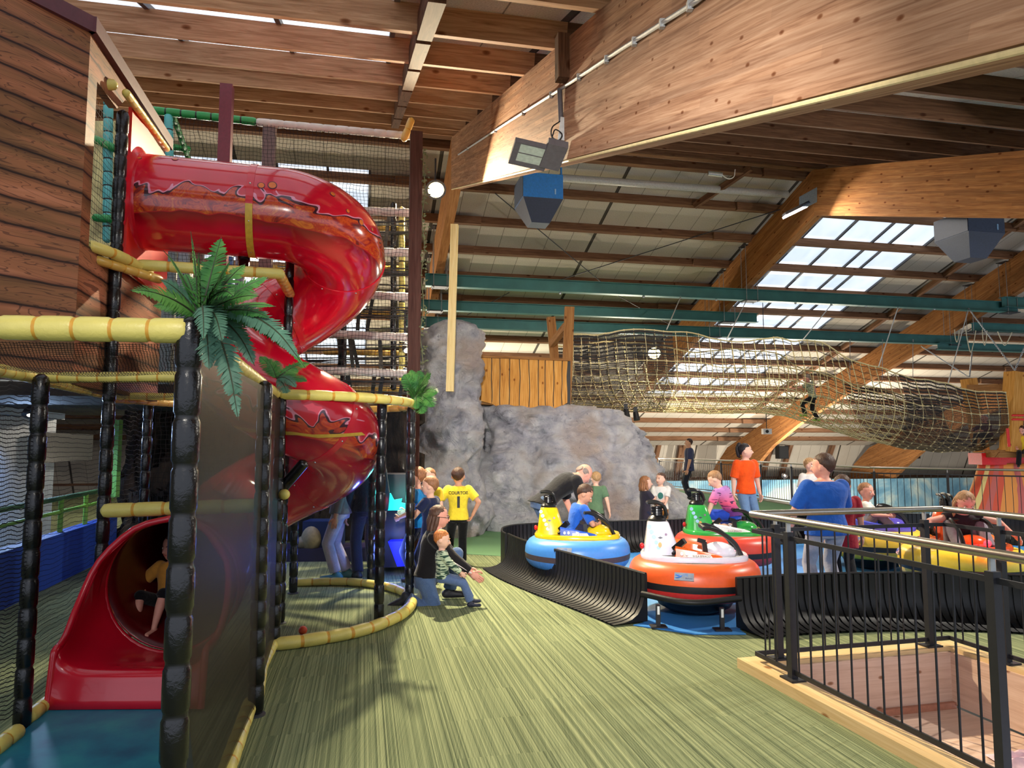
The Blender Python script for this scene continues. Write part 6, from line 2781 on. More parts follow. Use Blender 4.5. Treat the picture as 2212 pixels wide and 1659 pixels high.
# climbing wall colours in the hut gap and above the mezzanine
m = MB()
m.box(at(222, 470, 8.6) - ZZ * .48, (.7, .1, 3.4))
tag(m.build('painted_board', plain('speckled_play_board', (196, 186, 130), .6, vary=.5, scale=5), smooth=False), 'speckled pale board seen through the gap beside the hut', 'board')
padded('tower_post', [at(232, 520, 7.6), at(234, 200, 7.6)], .05, M_TEAL, M_TIEK, .16, label='teal padded post seen through the gap beside the hut', cat='post')
padded('tower_rail', [at(204, 470, 7.55), at(246, 474, 7.55)], .045, M_GRN, M_TIEK, .16, label='lower green padded rail in the gap beside the hut', cat='padded rail')
padded('tower_rail', [at(204, 300, 7.55), at(250, 322, 7.55)], .045, M_GRN, M_TIEK, .16, label='upper green padded rail in the gap beside the hut', cat='padded rail')
# orange ball pit seat behind the pillar
e = tag(MB().box(at(928, 812, 15.5), (.5, .4, .22)).build('orange_float', plain('orange_float', (232, 92, 44), .5), smooth=False), 'orange soft block behind the rock spire', 'block')
net_sheet('cargo_net', bil(at(902, 860, 14.9), at(954, 850, 14.9), at(952, 786, 14.9), at(900, 788, 14.9)), .5, .75, net_mat('sand_cargo_net', (196, 170, 110), .09, .012), 4, 4, label='small sand coloured cargo net behind the fern at the brown post', cat='net')
# pale boards and mural figure shapes on the mural wall
m = MB()
c = W(9.2, 31.0, -1.1)
tag(m.box(W(8.4, 29.5, .1) - ZZ * .4, (2.6, .3, 1.1), Matrix.Rotation(AX, 3, 'Z')).build('yellow_box', plain('pale_yellow_board', (226, 198, 110), .6), smooth=False), 'pale yellow box behind the standing man in navy', 'box')
# uplights read off a lit leg, repeated along the hall to brighten the boards
for p, q, z, e_ in ((P2 + .45, 27.0, .4, 420.1), (P3 - .45, 27.5, .3, 420.2), (P1 + .5, 25.0, .6, 420.3), (P3 + .6, 26.0, .2, 420.4), (P0 + 3.0, 21.0, 3.0, 700)):
    loc = W(p, q, z)
    aim = W(p + .3, q - 7, ZR)
    area_light('uplight', loc, aim, .3, e_, (1.0, .88, .70))
    plain_fixture(loc, aim, .12, 'round uplight aimed at the roof boards, ' + {0: 'by the middle frame', 1: 'left of the right frame', 2: 'by the near frame', 3: 'right of the right frame', 4: 'added in the leftmost bay'}[[420.1, 420.2, 420.3, 420.4, 700].index(e_)])

# unseen lamps added beyond the gallery to brighten the far wall
for k, (p, q, z, e_, ap, aq, az) in enumerate(((12.0, 22.0, -1.0, 900, 13.0, 33.0, 1.0), (20.0, 24.0, -1.0, 900, 19.5, 33.0, 1.0), (4.0, 22.0, 1.9, 500, 4.0, 32, 1.0))):
    area_light('far_wall_fill', W(p, q, z), W(ap, aq, az), .5, e_, (1.0, .93, .80))
    plain_fixture(W(p, q, z), W(ap, aq, az), .16, 'added fill lamp facing the far wall, %s of three' % ('middle', 'right', 'left')[k])
# unseen lamps added to tint the corridor and the slide bay blue
area_light('corridor_fill', Vector((-6.3, 9.3, 1.9)), Vector((-6.0, 8.4, 0)), .5, 60, (.45, .65, 1.0))
plain_fixture((-6.3, 9.3, 1.95), (-6.0, 8.4, 0), .1, 'added fill lamp above the blue corridor', 'added_lamp')
plain_fixture((-3.2, 9.6, 2.05), (-3.2, 9.0, 0), .08, 'added fill lamp under the deck behind the slide bay', 'added_lamp')
area_light('bay_fill', Vector((-3.2, 9.6, 2.0)), Vector((-3.2, 9.0, 0)), .5, 22, (.35, .45, 1.0))
# ------------------------------------------------------------------ people
def skin_mat(key, rgb):
    if 'skin' + key in _cache:
        return _cache['skin' + key]
    n = NT('skin_' + key)
    f = n.noise(n.coords('Object'), 18, 3)
    c = srgb(*rgb)
    n.setup(n.ramp(f, [(.3, tuple(x * .88 for x in c)), (.7, c)]), .55, 0, .35)
    n.b.inputs['Subsurface Weight'].default_value = .06
    n.b.inputs['Subsurface Radius'].default_value = (.02, .008, .005)
    _cache['skin' + key] = n.m
    return n.m


def cloth_mat(key, rgb, pattern=None):
    k = 'cloth' + key
    if k in _cache:
        return _cache[k]
    n = NT('cloth_' + key)
    v = n.coords('Object')
    f = n.noise(v, 12, 4, .6, .6)
    c = srgb(*rgb)
    col = n.ramp(f, [(.3, tuple(x * .82 for x in c)), (.7, tuple(min(1, x * 1.08) for x in c))])
    if pattern == 'stripes':
        w = n.noise(n.coords('Object', (14, 14, 60)), 1.0, 1, .4, .3)
        col = n.mix(n.math('GREATER_THAN', w, .52), col, srgb(44, 70, 58))
    elif pattern == 'leaves':
        w = n.noise(v, 34, 2, .5, .8)
        col = n.mix(n.math('GREATER_THAN', w, .54), col, srgb(112, 128, 96))
    elif pattern == 'sunset':
        sep = n.add('ShaderNodeSeparateXYZ')
        n.link(v, sep.inputs[0])
        col = n.ramp(n.math('MULTIPLY', n.math('SUBTRACT', sep.outputs[2], .68), 2.6), [(0.02, srgb(84, 44, 110)), (.25, srgb(96, 44, 116)), (.5, srgb(216, 84, 118)), (.8, srgb(190, 116, 170)), (1, srgb(170, 120, 190))])
        w = n.noise(n.coords('Object', (10, 10, 60)), 1.0, 1)
        col = n.mix(n.math('GREATER_THAN', w, .64), col, srgb(60, 30, 70))
    elif pattern == 'denim':
        w = n.noise(n.coords('Object', (200, 200, 40)), 1.0, 2)
        col = n.mix(n.math('MULTIPLY', w, .35), col, srgb(140, 160, 185))
    n.setup(col, .85, 0, .2)
    n.b.inputs['Sheen Weight'].default_value = .15
    n.bump(n.noise(v, 16, 3, .6, 1.0), .35, .02)
    _cache[k] = n.m
    return n.m


def hair_mat(key, rgb):
    k = 'hair' + key
    if k in _cache:
        return _cache[k]
    n = NT('hair_' + key)
    f = n.noise(n.coords('Object', (60, 60, 12)), 1.5, 3, .6, .5)
    c = srgb(*rgb)
    n.setup(n.ramp(f, [(.3, tuple(x * .55 for x in c)), (.7, tuple(min(1, x * 1.25) for x in c))]), .5, 0, .4)
    n.bump(f, .6, .01)
    _cache[k] = n.m
    return n.m


def capsule(m, a, b, ra, rb, seg=14, flat=False, sx=1.0, up=None):
    a, b = Vector(a), Vector(b)
    d = b - a
    L = d.length
    if L < 1e-5:
        m.ball(a, ra, seg, 8)
        return
    x, y, z = frame_z(d, up)
    M3 = Matrix((x, y, z)).transposed()
    prof = []
    for i in range(5):
        t = pi / 2 * (1 - i / 4)
        prof.append((max(ra * cos(t), 1e-4), -ra * sin(t)))
    for i in range(1, 4):
        prof.append((ra + (rb - ra) * i / 4, L * i / 4))
    if flat:
        prof.append((rb, L))
        prof.append((1e-4, L))
    else:
        for i in range(5):
            t = pi / 2 * i / 4
            prof.append((max(rb * cos(t), 1e-4), L + rb * sin(t)))
    m.lathe(prof, a, M3, seg, sx)


def loft(m, rings, seg=20, e=.9):
    """rings: (centre, right, forward, rx, ry)"""
    vs, fs = [], []
    for c, r, f, rx, ry in rings:
        for k in range(seg):
            cx, sy = supe(2 * pi * k / seg, e)
            vs.append(c + r * rx * cx + f * ry * sy)
    n = len(rings)
    for i in range(n - 1):
        for k in range(seg):
            k2 = (k + 1) % seg
            fs.append((i * seg + k, i * seg + k2, (i + 1) * seg + k2, (i + 1) * seg + k))
    fs.append(tuple(range(seg - 1, -1, -1)))
    fs.append(tuple((n - 1) * seg + k for k in range(seg)))
    m.add(vs, fs)


def remeshed(m, name, mat, parent, voxel, smooth=3, extra=None):
    me = bpy.data.meshes.new('t')
    me.from_pydata([tuple(v) for v in m.v], [], m.f)
    me.update()
    o = bpy.data.objects.new('t', me)
    COL.objects.link(o)
    r = o.modifiers.new('r', 'REMESH')
    r.mode = 'VOXEL'
    r.voxel_size = voxel
    if smooth:
        s = o.modifiers.new('s', 'SMOOTH')
        s.factor = .5
        s.iterations = smooth
    dg = bpy.context.evaluated_depsgraph_get()
    dg.update()
    nm = bpy.data.meshes.new_from_object(o.evaluated_get(dg))
    bpy.data.objects.remove(o)
    bpy.data.meshes.remove(me)
    if extra is not None and extra.v:
        # add finer pieces (fingers, nose ridge) to the same mesh
        bm = bmesh.new()
        bm.from_mesh(nm)
        vs = [bm.verts.new(v) for v in extra.v]
        for f in extra.f:
            try:
                bm.faces.new([vs[i] for i in f])
            except ValueError:
                pass
        bm.to_mesh(nm)
        bm.free()
    nm.name = name
    nm.materials.clear()
    nm.materials.append(mat)
    nm.shade_smooth()
    ob = bpy.data.objects.new(name, nm)
    COL.objects.link(ob)
    ob.parent = parent
    return ob


def ik(a, t, l1, l2, pole):
    d = t - a
    L = d.length
    mx = (l1 + l2) * .995
    if L > mx:
        t = a + d * (mx / L)
        d = t - a
        L = mx
    L = max(L, abs(l1 - l2) + 1e-3)
    u = d.normalized()
    x = (l1 * l1 - l2 * l2 + L * L) / (2 * L)
    hgt = sqrt(max(0, l1 * l1 - x * x))
    p = Vector(pole)
    p = p - u * p.dot(u)
    if p.length < 1e-4:
        p = Vector((0, 1, 0)) - u * u.y
    p.normalize()
    return a + u * x + p * hgt, t


def Rz_(v, a):
    return Matrix.Rotation(a, 3, 'Z') @ Vector(v)


def person(label, base, yaw, h, hip=(0, 0, .50), chest=(0, .02, 1), twist=0, head=(0, 0), tilt=0, neckf=(0, .12, 1),
           hands=((-.15, .03, .42), (.15, .03, .42)), feet=((-.06, 0, .04), (.06, 0, .04)), toes=(8, -8), elbow=((-.6, -1, .1), (.6, -1, .1)),
           knee=((0, 1, 0), (0, 1, 0)), hf=.155, wide=1.0, shirt=('white', (230, 230, 230), None), sleeve=.55, pants=('navy', (30, 34, 50), None), pleg=1.95,
           shoes=('dark_shoe', (30, 30, 34)), hair=('brown', (84, 58, 40)), style='short', skin=('a', (222, 170, 146)), curl=25, hem=.02, voxel=None, text=None,
           category='person', name='person', group=None, z0=0.0, face=True, curlL=None):
    e = empty(name, (0, 0, 0), label, category, group)
    H = h
    S = lambda v: Vector(v) * H
    hipc = S(hip)
    cd_ = Vector(chest).normalized()
    right0 = Vector((1, 0, 0))
    tors = .30 * H
    tw = radians(twist)
    # spine: hip -> waist -> chest -> shoulders, slightly bent
    fwd0 = Vector((0, 1, 0))
    sh = hipc + cd_ * tors
    rightS = Rz_(right0, tw)
    rightS = (rightS - cd_ * rightS.dot(cd_)).normalized()
    fS = cd_.cross(rightS) * 1.0
    if fS.dot(fwd0) < -.5:
        fS = -fS
    fS = rightS.cross(cd_) * -1 if rightS.cross(cd_).dot(cd_.cross(rightS)) < 0 and False else cd_.cross(rightS)
    # forward of a right-handed body frame: up x right = forward
    rightH = right0
    upm = Vector((0, cd_.y * .4, 1)).normalized()
    fH = upm.cross(rightH)
    mid = hipc.lerp(sh, .45) + fH * -.0
    w = wide
    shw = (.108 if hf < .15 else .104) * H * (.5 + .5 * w)
    hh = hf * H * 1.06
    nk = Vector(neckf).normalized()
    nk = Vector((nk.x, nk.y, nk.z))
    neck0 = sh + cd_ * .012 * H
    hd_up = nk
    headc = neck0 + nk * (.016 * H + hh * .46)
    hy, hp_ = radians(head[0]), radians(head[1])
    hr = Rz_((1, 0, 0), hy)
    hfw = Rz_((0, 1, 0), hy)
    # pitch about the right axis, tilt about forward
    Rp = Matrix.Rotation(hp_, 3, hr)
    hfw = Rp @ hfw
    hu = Rp @ ZZ
    Rt = Matrix.Rotation(radians(tilt), 3, hfw)
    hr, hu = Rt @ hr, Rt @ hu
    HF = Matrix((hr, hfw, hu)).transposed()
    hc = lambda x, y, z: headc + HF @ (Vector((x, y, z)) * hh)
    vx = voxel or max(.0085, .0068 * H)
    body = MB()
    # torso under the clothes
    k = .90
    def torso_rings(g=0.0, low=None, fac=1.0):
        R = []
        spec = [(-.06, .080, .062), (.0, .092, .070), (.10, .090, .068), (.30, .078, .058), (.50, .084, .060), (.70, .097, .066), (.86, .104, .062), (.96, .092, .050), (1.02, .055, .040), (1.05, .035, .034)]
        for t, rx, ry in spec:
            if low is not None and t < low:
                continue
            c = hipc.lerp(sh, t) if t >= 0 else hipc + cd_ * tors * t
            c = c + fH * (sin(pi * min(1, max(0, t))) * -.0)
            u = min(1, max(0, t))
            r = rightH.lerp(rightS, u).normalized()
            f = fH.lerp(fS, u).normalized()
            R.append((c, r, f, (rx * w * H + g) * fac, (ry * (.5 + .5 * w) * H + g) * fac))
        return R
    loft(body, torso_rings(0, None, .93))
    capsule(body, neck0 - nk * .02 * H, headc - hu * hh * .22, .036 * H, .030 * H)
    # head: cranium, face, jaw, nose, ears
    M3 = HF
    body.ball(hc(0, -.06, .10), (.37 * hh, .42 * hh, .40 * hh), 20, 14, M3)
    body.ball(hc(0, .05, -.08), (.325 * hh, .36 * hh, .38 * hh), 18, 12, M3)
    body.ball(hc(0, .13, -.30), (.20 * hh, .22 * hh, .18 * hh), 14, 10, M3)
    body.ball(hc(0, .19, -.13), (.25 * hh, .22 * hh, .16 * hh), 14, 10, M3)
    capsule(body, hc(0, .38, .03), hc(0, .45, -.11), .035 * hh, .062 * hh, 8)
    for sx in (-1, 1):
        body.ball(hc(.365 * sx, -.05, -.06), (.045 * hh, .085 * hh, .125 * hh), 10, 8, M3)
    shL, shR = sh - rightS * shw - cd_ * .03 * H, sh + rightS * shw - cd_ * .03 * H
    fine = MB()
    arms = []
    for i, (s0, hd, pole) in enumerate(((shL, hands[0], elbow[0]), (shR, hands[1], elbow[1]))):
        el, wr = ik(s0, S(hd), .165 * H, .145 * H, Vector(pole))
        arms.append((s0, el, wr))
        capsule(body, s0, el, .030 * H * (.6 + .4 * w), .0255 * H)
        capsule(body, el, wr, .025 * H, .0165 * H)
        # hand
        d = (wr - el).normalized()
        inward = (Vector((1, 0, 0)) if i == 0 else Vector((-1, 0, 0)))
        pn = (inward - d * inward.dot(d))
        if pn.length < .2:
            pn = Vector((0, 0, -1)) - d * -d.z
        pn.normalize()
        sd = d.cross(pn).normalized()
        if sd.dot(Vector((0, 1, 0))) < 0 and abs(sd.y) > .2:
            sd = -sd
        M4 = Matrix((sd, pn, d)).transposed()
        ph = .050 * H
        fine.ball(wr + d * ph * .55, (.024 * H, .011 * H, ph * .62), 12, 8, M4)
        cl = radians(curl)
        for q, (off, ln) in enumerate(((-.75, .80), (-.26, .95), (.26, 1.0), (.74, .90))):
            p0 = wr + d * ph * (1.02 - .05 * abs(off)) + sd * off * .021 * H
            L_ = .044 * H * ln
            dirs = [d]
            for st in (1, 2, 3):
                a = cl * st * .9
                dirs.append(d * cos(a) + pn * sin(a))
            pts = [p0 - d * .006 * H, p0]
            for dd, fr_ in zip(dirs[1:], (.44, .32, .24)):
                pts.append(pts[-1] + dd * L_ * fr_)
            rf = .0062 * H
            fine.tube(pts, [rf, rf, rf * .95, rf * .88, rf * .7], 7)
        tb0 = wr + d * ph * .35 + sd * .020 * H
        fine.tube([tb0 - sd * .006 * H, tb0 + (sd * .7 + d * .7) * .014 * H, tb0 + (sd * .6 + d * .9 + pn * .35) * .028 * H, tb0 + (sd * .35 + d * 1.0 + pn * .6) * .040 * H], [.0085 * H, .0078 * H, .007 * H, .0052 * H], 7)
    legs = []
    for i in (0, 1):
        sx = -1 if i == 0 else 1
        h0 = hipc + rightH * (sx * .050 * H * w)
        kn, an = ik(h0, S(feet[i]), .245 * H, .24 * H, Vector(knee[i]))
        legs.append((h0, kn, an))
        capsule(body, h0, kn, .048 * H * (.6 + .4 * w), .032 * H)
        capsule(body, kn, kn.lerp(an, .35), .031 * H, .034 * H)
        capsule(body, kn.lerp(an, .35), an, .034 * H, .019 * H)
    # feet
    footdirs = []
    for i in (0, 1):
        t_ = toes[i]
        if hasattr(t_, '__len__'):
            fd = Vector(t_).normalized()
        else:
            fd = Rz_((0, 1, 0), radians(t_))
        footdirs.append(fd)
        an = legs[i][2]
        dn = Vector((0, 0, -1)) if abs(fd.z) < .6 else (legs[i][2] - legs[i][1]).normalized()
        heel = an + dn * .018 * H - fd * .02 * H
        toe = an + dn * .024 * H + fd * .095 * H
        capsule(body, heel, toe, .022 * H, .0165 * H)
        if shoes is None:
            r_ = fd.cross(ZZ).normalized() if abs(fd.z) < .9 else rightH
            for q in range(5):
                fine.ball(toe + r_ * (q - 2) * .0085 * H * (1 if i else -1) + fd * (.014 - .003 * abs(q - 1)) * H, .0075 * H * (1.2 if q == 1 else 1), 8, 6)
    skm = skin_mat(*skin)
    remeshed(body, 'body', skm, e, vx * .95, 3, fine)
    # ---- face
    if face:
        for sx in (-1, 1):
            m = MB()
            m.ball(hc(.145 * sx, .335, .015), (.058 * hh, .045 * hh, .036 * hh), 10, 8, M3, mi=0)
            m.ball(hc(.150 * sx, .368, .015), (.026 * hh, .022 * hh, .028 * hh), 8, 6, M3, mi=1)
            ob = m.build('eye', [plain('eye_sclera', (226, 220, 214), .25), plain('eye_iris', (44, 32, 26), .2)], None)
            ob.parent = e
            m = MB()
            m.tube([hc(.07 * sx, .385, .085), hc(.145 * sx, .375, .11), hc(.215 * sx, .33, .09)], [.012 * hh, .018 * hh, .01 * hh], 6)
            ob = m.build('eyebrow', hair_mat(*hair), None)
            ob.parent = e
        m = MB()
        m.ball(hc(0, .375, -.225), (.085 * hh, .04 * hh, .022 * hh), 12, 8, M3)
        ob = m.build('mouth', plain('lip_pink', (176, 96, 92), .4), None)
        ob.parent = e
    # ---- hair
    if style != 'bald':
        m = MB()
        vs, fs = [], []
        nu_, nv_ = 34, 22
        curly = style in ('curly',)
        seedv = Vector((h * 7, yaw * 3, 2))
        for j in range(nv_ + 1):
            for i in range(nu_):
                th = pi * j / nv_
                a = 2 * pi * i / nu_
                d = Vector((sin(th) * cos(a), sin(th) * sin(a), cos(th)))
                kz = 1.0
                if d.z < 0:
                    kz = .10 + .98 * max(0, min(1, -d.y * 1.1 + .42)) ** .8
                rr = 1 + .05 * noise.noise(d * 4 + seedv) + (.03 * noise.noise(d * 13 + seedv))
                if curly:
                    rr += .12 * noise.noise(d * 7 + seedv)
                tp_ = 1 - .10 * max(0, -d.z) ** 2
                ty_ = max(0, min(1, (d.y - .05) / .5)) * max(0, min(1, (.42 - d.z) / .3))
                rr *= 1 - .17 * ty_
                vs.append(hc(.388 * d.x * rr * tp_, -.082 + .418 * d.y * rr * tp_, .11 + .41 * d.z * kz * rr))
        for j in range(nv_):
            for i in range(nu_):
                i2 = (i + 1) % nu_
                fs.append((j * nu_ + i, (j + 1) * nu_ + i, (j + 1) * nu_ + i2, j * nu_ + i2))
        m.add(vs, fs)
        if style == 'long' or style == 'curly':
            dwn = -ZZ * 1.0
            for q in range(9):
                a = radians(180 + 180 * q / 8) if True else 0
                dx, dy = .34 * cos(a), .36 * sin(a)
                p0 = hc(dx, -.05 + dy, .05)
                p1 = hc(dx * 1.08, -.07 + dy * 1.12, -.25)
                ln = (.50 if style == 'long' else .34) * hh
                p2 = p1 + dwn * ln + Vector((random.uniform(-.03, .03), random.uniform(-.03, .03), 0)) * 1
                m.tube(smooth_path([p0, p1, p1.lerp(p2, .5) + (Vector((noise.noise(p1 * 9), noise.noise(p1 * 7), 0)) * .02), p2], 4), [.10 * hh] * 9 + [.085 * hh, .07 * hh, .05 * hh, .02 * hh], 7)
        if style == 'updo':
            m.ball(hc(0, -.40, .36), (.17 * hh, .15 * hh, .20 * hh), 14, 10)
            m.tube(smooth_path([hc(0, -.42, .42), hc(.03, -.54, .2), hc(.02, -.46, -.3), hc(0, -.34, -.44)], 5), [.10 * hh] * 6 + [.12 * hh] * 6 + [.08 * hh] * 3 + [.03 * hh], 8)
            m.tube(smooth_path([hc(-.34, -.05, .05), hc(-.35, -.10, -.3), hc(-.2, -.2, -.45)], 5), [.10 * hh] * 6 + [.09 * hh] * 4 + [.05 * hh], 7)
        ob = m.build('hair', hair_mat(*hair), None, angle=180)
        ob.parent = e
    # ---- shirt
    g = .009 + .004 * H
    m = MB()
    R = [r for r in torso_rings(g)]
    # start the hem a little below the hip
    hemc = hipc - cd_ * (hem * H)
    R = [(hemc, rightH, fH, .094 * w * H + g * 1.3, .073 * H * (.5 + .5 * w) + g * 1.3)] + [r for r in R[2:-1]]
    c, r_, f_, rx, ry = R[-1]
    R[-1] = (c, r_, f_, rx * .9, ry)
    loft(m, R)
    for s0, el, wr in arms:
        ins = s0 + (sh - s0) * .04
        if sleeve <= 1:
            p = s0.lerp(el, sleeve)
            capsule(m, ins, p, .036 * H * (.6 + .4 * w) + g * .9, .034 * H * (.6 + .4 * w) + g, 14, True)
        else:
            capsule(m, ins, el, .035 * H + g * .9, .028 * H + g)
            p = el.lerp(wr, sleeve - 1)
            capsule(m, el, p, .028 * H + g, .020 * H + g, 14, True)
    remeshed(m, 'shirt', cloth_mat(*shirt), e, vx, 2)
    # ---- trousers or shorts
    if pants is not None:
        m = MB()
        RR = torso_rings(g * .55)
        loft(m, [(hipc - upm * .055 * H, rightH, fH, .075 * w * H + g * .5, .06 * H + g * .4)] + RR[1:3] + [(hipc.lerp(sh, .2), rightH, fH, .082 * w * H + g * .3, .060 * H + g * .3)])
        loose = .006 * H if pleg > 1.2 else .012 * H
        for h0, kn, an in legs:
            if pleg <= 1:
                capsule(m, h0, h0.lerp(kn, pleg), .052 * H * (.6 + .4 * w) + g * .5, .040 * H + g + loose, 14, True)
            else:
                capsule(m, h0, kn, .050 * H * (.6 + .4 * w) + g * .5, .035 * H + g * .8)
                capsule(m, kn, kn.lerp(an, pleg - 1), .035 * H + g * .8, .027 * H + g + loose, 14, True)
        remeshed(m, 'trousers' if pleg > 1.2 else 'shorts', cloth_mat(*pants), e, vx, 2)
    if shoes is not None:
        for i in (0, 1):
            an = legs[i][2]
            fd = footdirs[i]
            dn = Vector((0, 0, -1)) if abs(fd.z) < .6 else (legs[i][2] - legs[i][1]).normalized()
            m = MB()
            capsule(m, an + dn * .014 * H - fd * .022 * H, an + dn * .020 * H + fd * .10 * H, .027 * H, .0205 * H)
            capsule(m, an - dn * .008 * H, an + dn * .01 * H, .026 * H, .026 * H)
            remeshed(m, 'shoe', plain(shoes[0], shoes[1], .6), e, vx, 2)
    e.matrix_basis = Matrix.Translation(Vector(base)) @ Matrix.Rotation(radians(yaw), 4, 'Z')
    return dict(e=e, sh=sh, hip=hipc, cd=cd_, right=rightS, f=fS, hc=hc, HF=HF, hh=hh, H=H, arms=arms, legs=legs, R=R)


def attach(o, P):
    o.parent = P['e']
    o.matrix_parent_inverse = Matrix.Identity(4)
    return o


def glasses(P, mat=None):
    m = MB()
    hc, hh = P['hc'], P['hh']
    for sx in (-1, 1):
        ring = [hc(.155 * sx + .085 * cos(2 * pi * k / 16), .415, .01 + .07 * sin(2 * pi * k / 16)) for k in range(16)]
        m.tube(ring, .010 * hh, 6, closed=True)
        m.tube([hc(.24 * sx, .41, .03), hc(.36 * sx, .25, .03), hc(.39 * sx, -.05, .02)], .010 * hh, 6)
    m.tube([hc(-.07, .43, .02), hc(.07, .43, .02)], .010 * hh, 6)
    attach(m.build('glasses', plain('dark_glasses_frame', (50, 20, 26), .3)), P)


def shirt_text(P, txt, size, u, mat, back=True, sx=1.0, name='lettering', bold=0.0):
    """letters wrapped on the chest or back at height u of the torso"""
    me = text_mesh(txt, size, .0008, bold)
    me.materials.clear()
    me.materials.append(mat)
    c0 = P['hip'].lerp(P['sh'], u)
    sgn = -1 if back else 1
    H = P['H']
    rx, ry = .112 * H, .072 * H
    for v in me.vertices:
        x, y, z = v.co
        x *= sx
        yy = ry * sqrt(max(.05, 1 - (x / rx) ** 2)) + .014 + z
        xr = x if back else -x
        v.co = c0 + P['right'] * xr + P['f'] * (sgn * yy) + P['cd'] * y
    me.update()
    o = bpy.data.objects.new(name, me)
    COL.objects.link(o)
    return attach(o, P)
SK_P = ('pale', (232, 184, 160))
SK_A = ('mid', (206, 152, 124))
SK_R = ('rosy', (226, 160, 140))
NAVY = ('navy', (34, 40, 66), None)
BLACKC = ('black', (18, 18, 22), None)
JEANS = ('jeans', (56, 84, 130), 'denim')


def stand(px, py):
    p = gp(px, py)
    return Vector((p.x, p.y, .0))


# boy in the yellow football shirt, seen from behind
P = person('boy seen from behind in a yellow football shirt with a black number 1', stand(989, 1221), 6, 1.32, hip=(0, 0, .485), hf=.165, chest=(.0, .0, 1),
           hands=((-.15, .03, .50), (.145, -.035, .50)), elbow=((-1, -.35, 0), (1, -.3, 0)), feet=((-.10, .02, .04), (.045, 0, .04)), toes=(25, -8), head=(-12, 0),
           shirt=('football_yellow', (236, 214, 60), None), sleeve=.72, hem=.03, pants=BLACKC, pleg=1.97, shoes=('black_trainer', (16, 16, 18)), hair=('dark_brown', (70, 46, 34)), skin=SK_A, curl=35, wide=1.04)
KB = plain('printed_black', (20, 20, 22), .6)
shirt_text(P, 'COURTOIS', .058, .80, KB, sx=.92, name='name_lettering', bold=.0012)
shirt_text(P, '1', .21, .48, KB, sx=1.25, name='number_lettering', bold=.004)

# kneeling woman with the toddler
kb = gp(915, 1296)
kb.z = 0
PW = person('kneeling woman in a black jacket and jeans with glasses, seen in profile', Vector((at(926, 1240, 7.45).x, 7.45, 0)), -84, 1.64, hip=(0, -.02, .135), chest=(.0, .20, 1), hf=.135, neckf=(0, .3, 1),
            hands=((-.10, .30, .115), (.16, .31, .15)), elbow=((-.8, -.5, -.3), (.8, -.3, -.6)), feet=((-.05, .13, .045), (.09, -.14, .045)), toes=(0, (0, -.9, -.35)), knee=((0, 1, 1.0), (.1, 1, -.45)), head=(-6, -6),
            shirt=('black_jacket', (22, 20, 24), None), sleeve=1.9, hem=-.02, pants=JEANS, pleg=1.93, shoes=('dark_boot', (26, 26, 34)), hair=('brown', (86, 60, 46)), style='long', skin=SK_R, curl=12)
glasses(PW)
m = MB()
s_, el, wr = PW['arms'][1]
m.tube(smooth_path([PW['sh'] + Vector((.05, .06, .04)), s_ + Vector((.035, .03, 0)), s_.lerp(el, .5) + Vector((.062, .0, 0)), el + Vector((.05, .0, -.02)), el.lerp(wr, .6) + Vector((.045, .0, -.01)), wr + Vector((.035, 0, 0))], 5), .007, 6)
attach(m.build('white_stripe', plain('white_piping', (226, 214, 214), .6)), PW)
tb = at(956, 1246, 7.16)
PT = person('ginger toddler in a striped green sweater held on the kneeling woman\'s knee', Vector((tb.x, tb.y, 0)), -80, .86, hip=(0, 0, .34), chest=(0, -.04, 1), hf=.205, neckf=(0, .05, 1),
            hands=((-.02, .20, .37), (.10, .24, .36)), elbow=((-.8, -.2, -.6), (.9, -.2, -.6)), feet=((-.05, .34, .06), (.08, .32, .05)), toes=(10, -10), knee=((0, .4, 1), (0, .4, 1)), head=(-10, -12),
            shirt=('toddler_sweater', (186, 200, 170), 'stripes'), sleeve=1.85, hem=.01, pants=('toddler_jeans', (70, 92, 140), 'denim'), pleg=1.9, shoes=('navy_sock', (30, 34, 56)), hair=('ginger', (196, 120, 62)), skin=SK_P, curl=40)

# three boys left of the jersey
B3 = 'boys crowded behind the kneeling woman'
person('boy in a bright blue shirt, leftmost of three behind the kneeling woman', Vector((at(903, 1100, 8.5).x, 8.5, 0)), 78, 1.37, head=(0, 0), hf=.165, shirt=('cyan_blue', (30, 138, 206), None), pants=NAVY, hair=('light_brown', (150, 104, 70)), skin=SK_P, hip=(0, 0, .48),
       hands=((-.12, .12, .55), (.12, .15, .58)))
P = person('boy in a navy shirt raising a hand, middle of three behind the kneeling woman', Vector((at(931, 1110, 8.25).x, 8.25, 0)), 70, 1.26, hf=.17, head=(14, -6), shirt=('boy_navy', (26, 36, 70), None), pants=NAVY, hair=('light_brown', (150, 104, 70)), skin=SK_P, hip=(0, 0, .48),
           hands=((-.06, .20, .64), (.05, .20, .66)), elbow=((-1, 0, -1), (1, 0, -1)))
m = MB()
m.box((0, 0, 0), (.13, .004, .05))
o = m.build('white_print', plain('white_print', (226, 228, 232), .7), smooth=False)
o.matrix_basis = Matrix.Translation(P['hip'].lerp(P['sh'], .62) + P['f'] * (.076 * P['H'] + .012) + P['right'] * .02)
attach(o, P)
person('boy with a yellow collar half hidden between the other two boys', Vector((at(928, 1110, 9.1).x, 9.1, 0)), 150, 1.34, hf=.16, head=(20, -10), shirt=('golden', (236, 196, 50), None), pants=NAVY, hair=('light_brown', (150, 104, 70)), skin=SK_P, hip=(0, 0, .48))

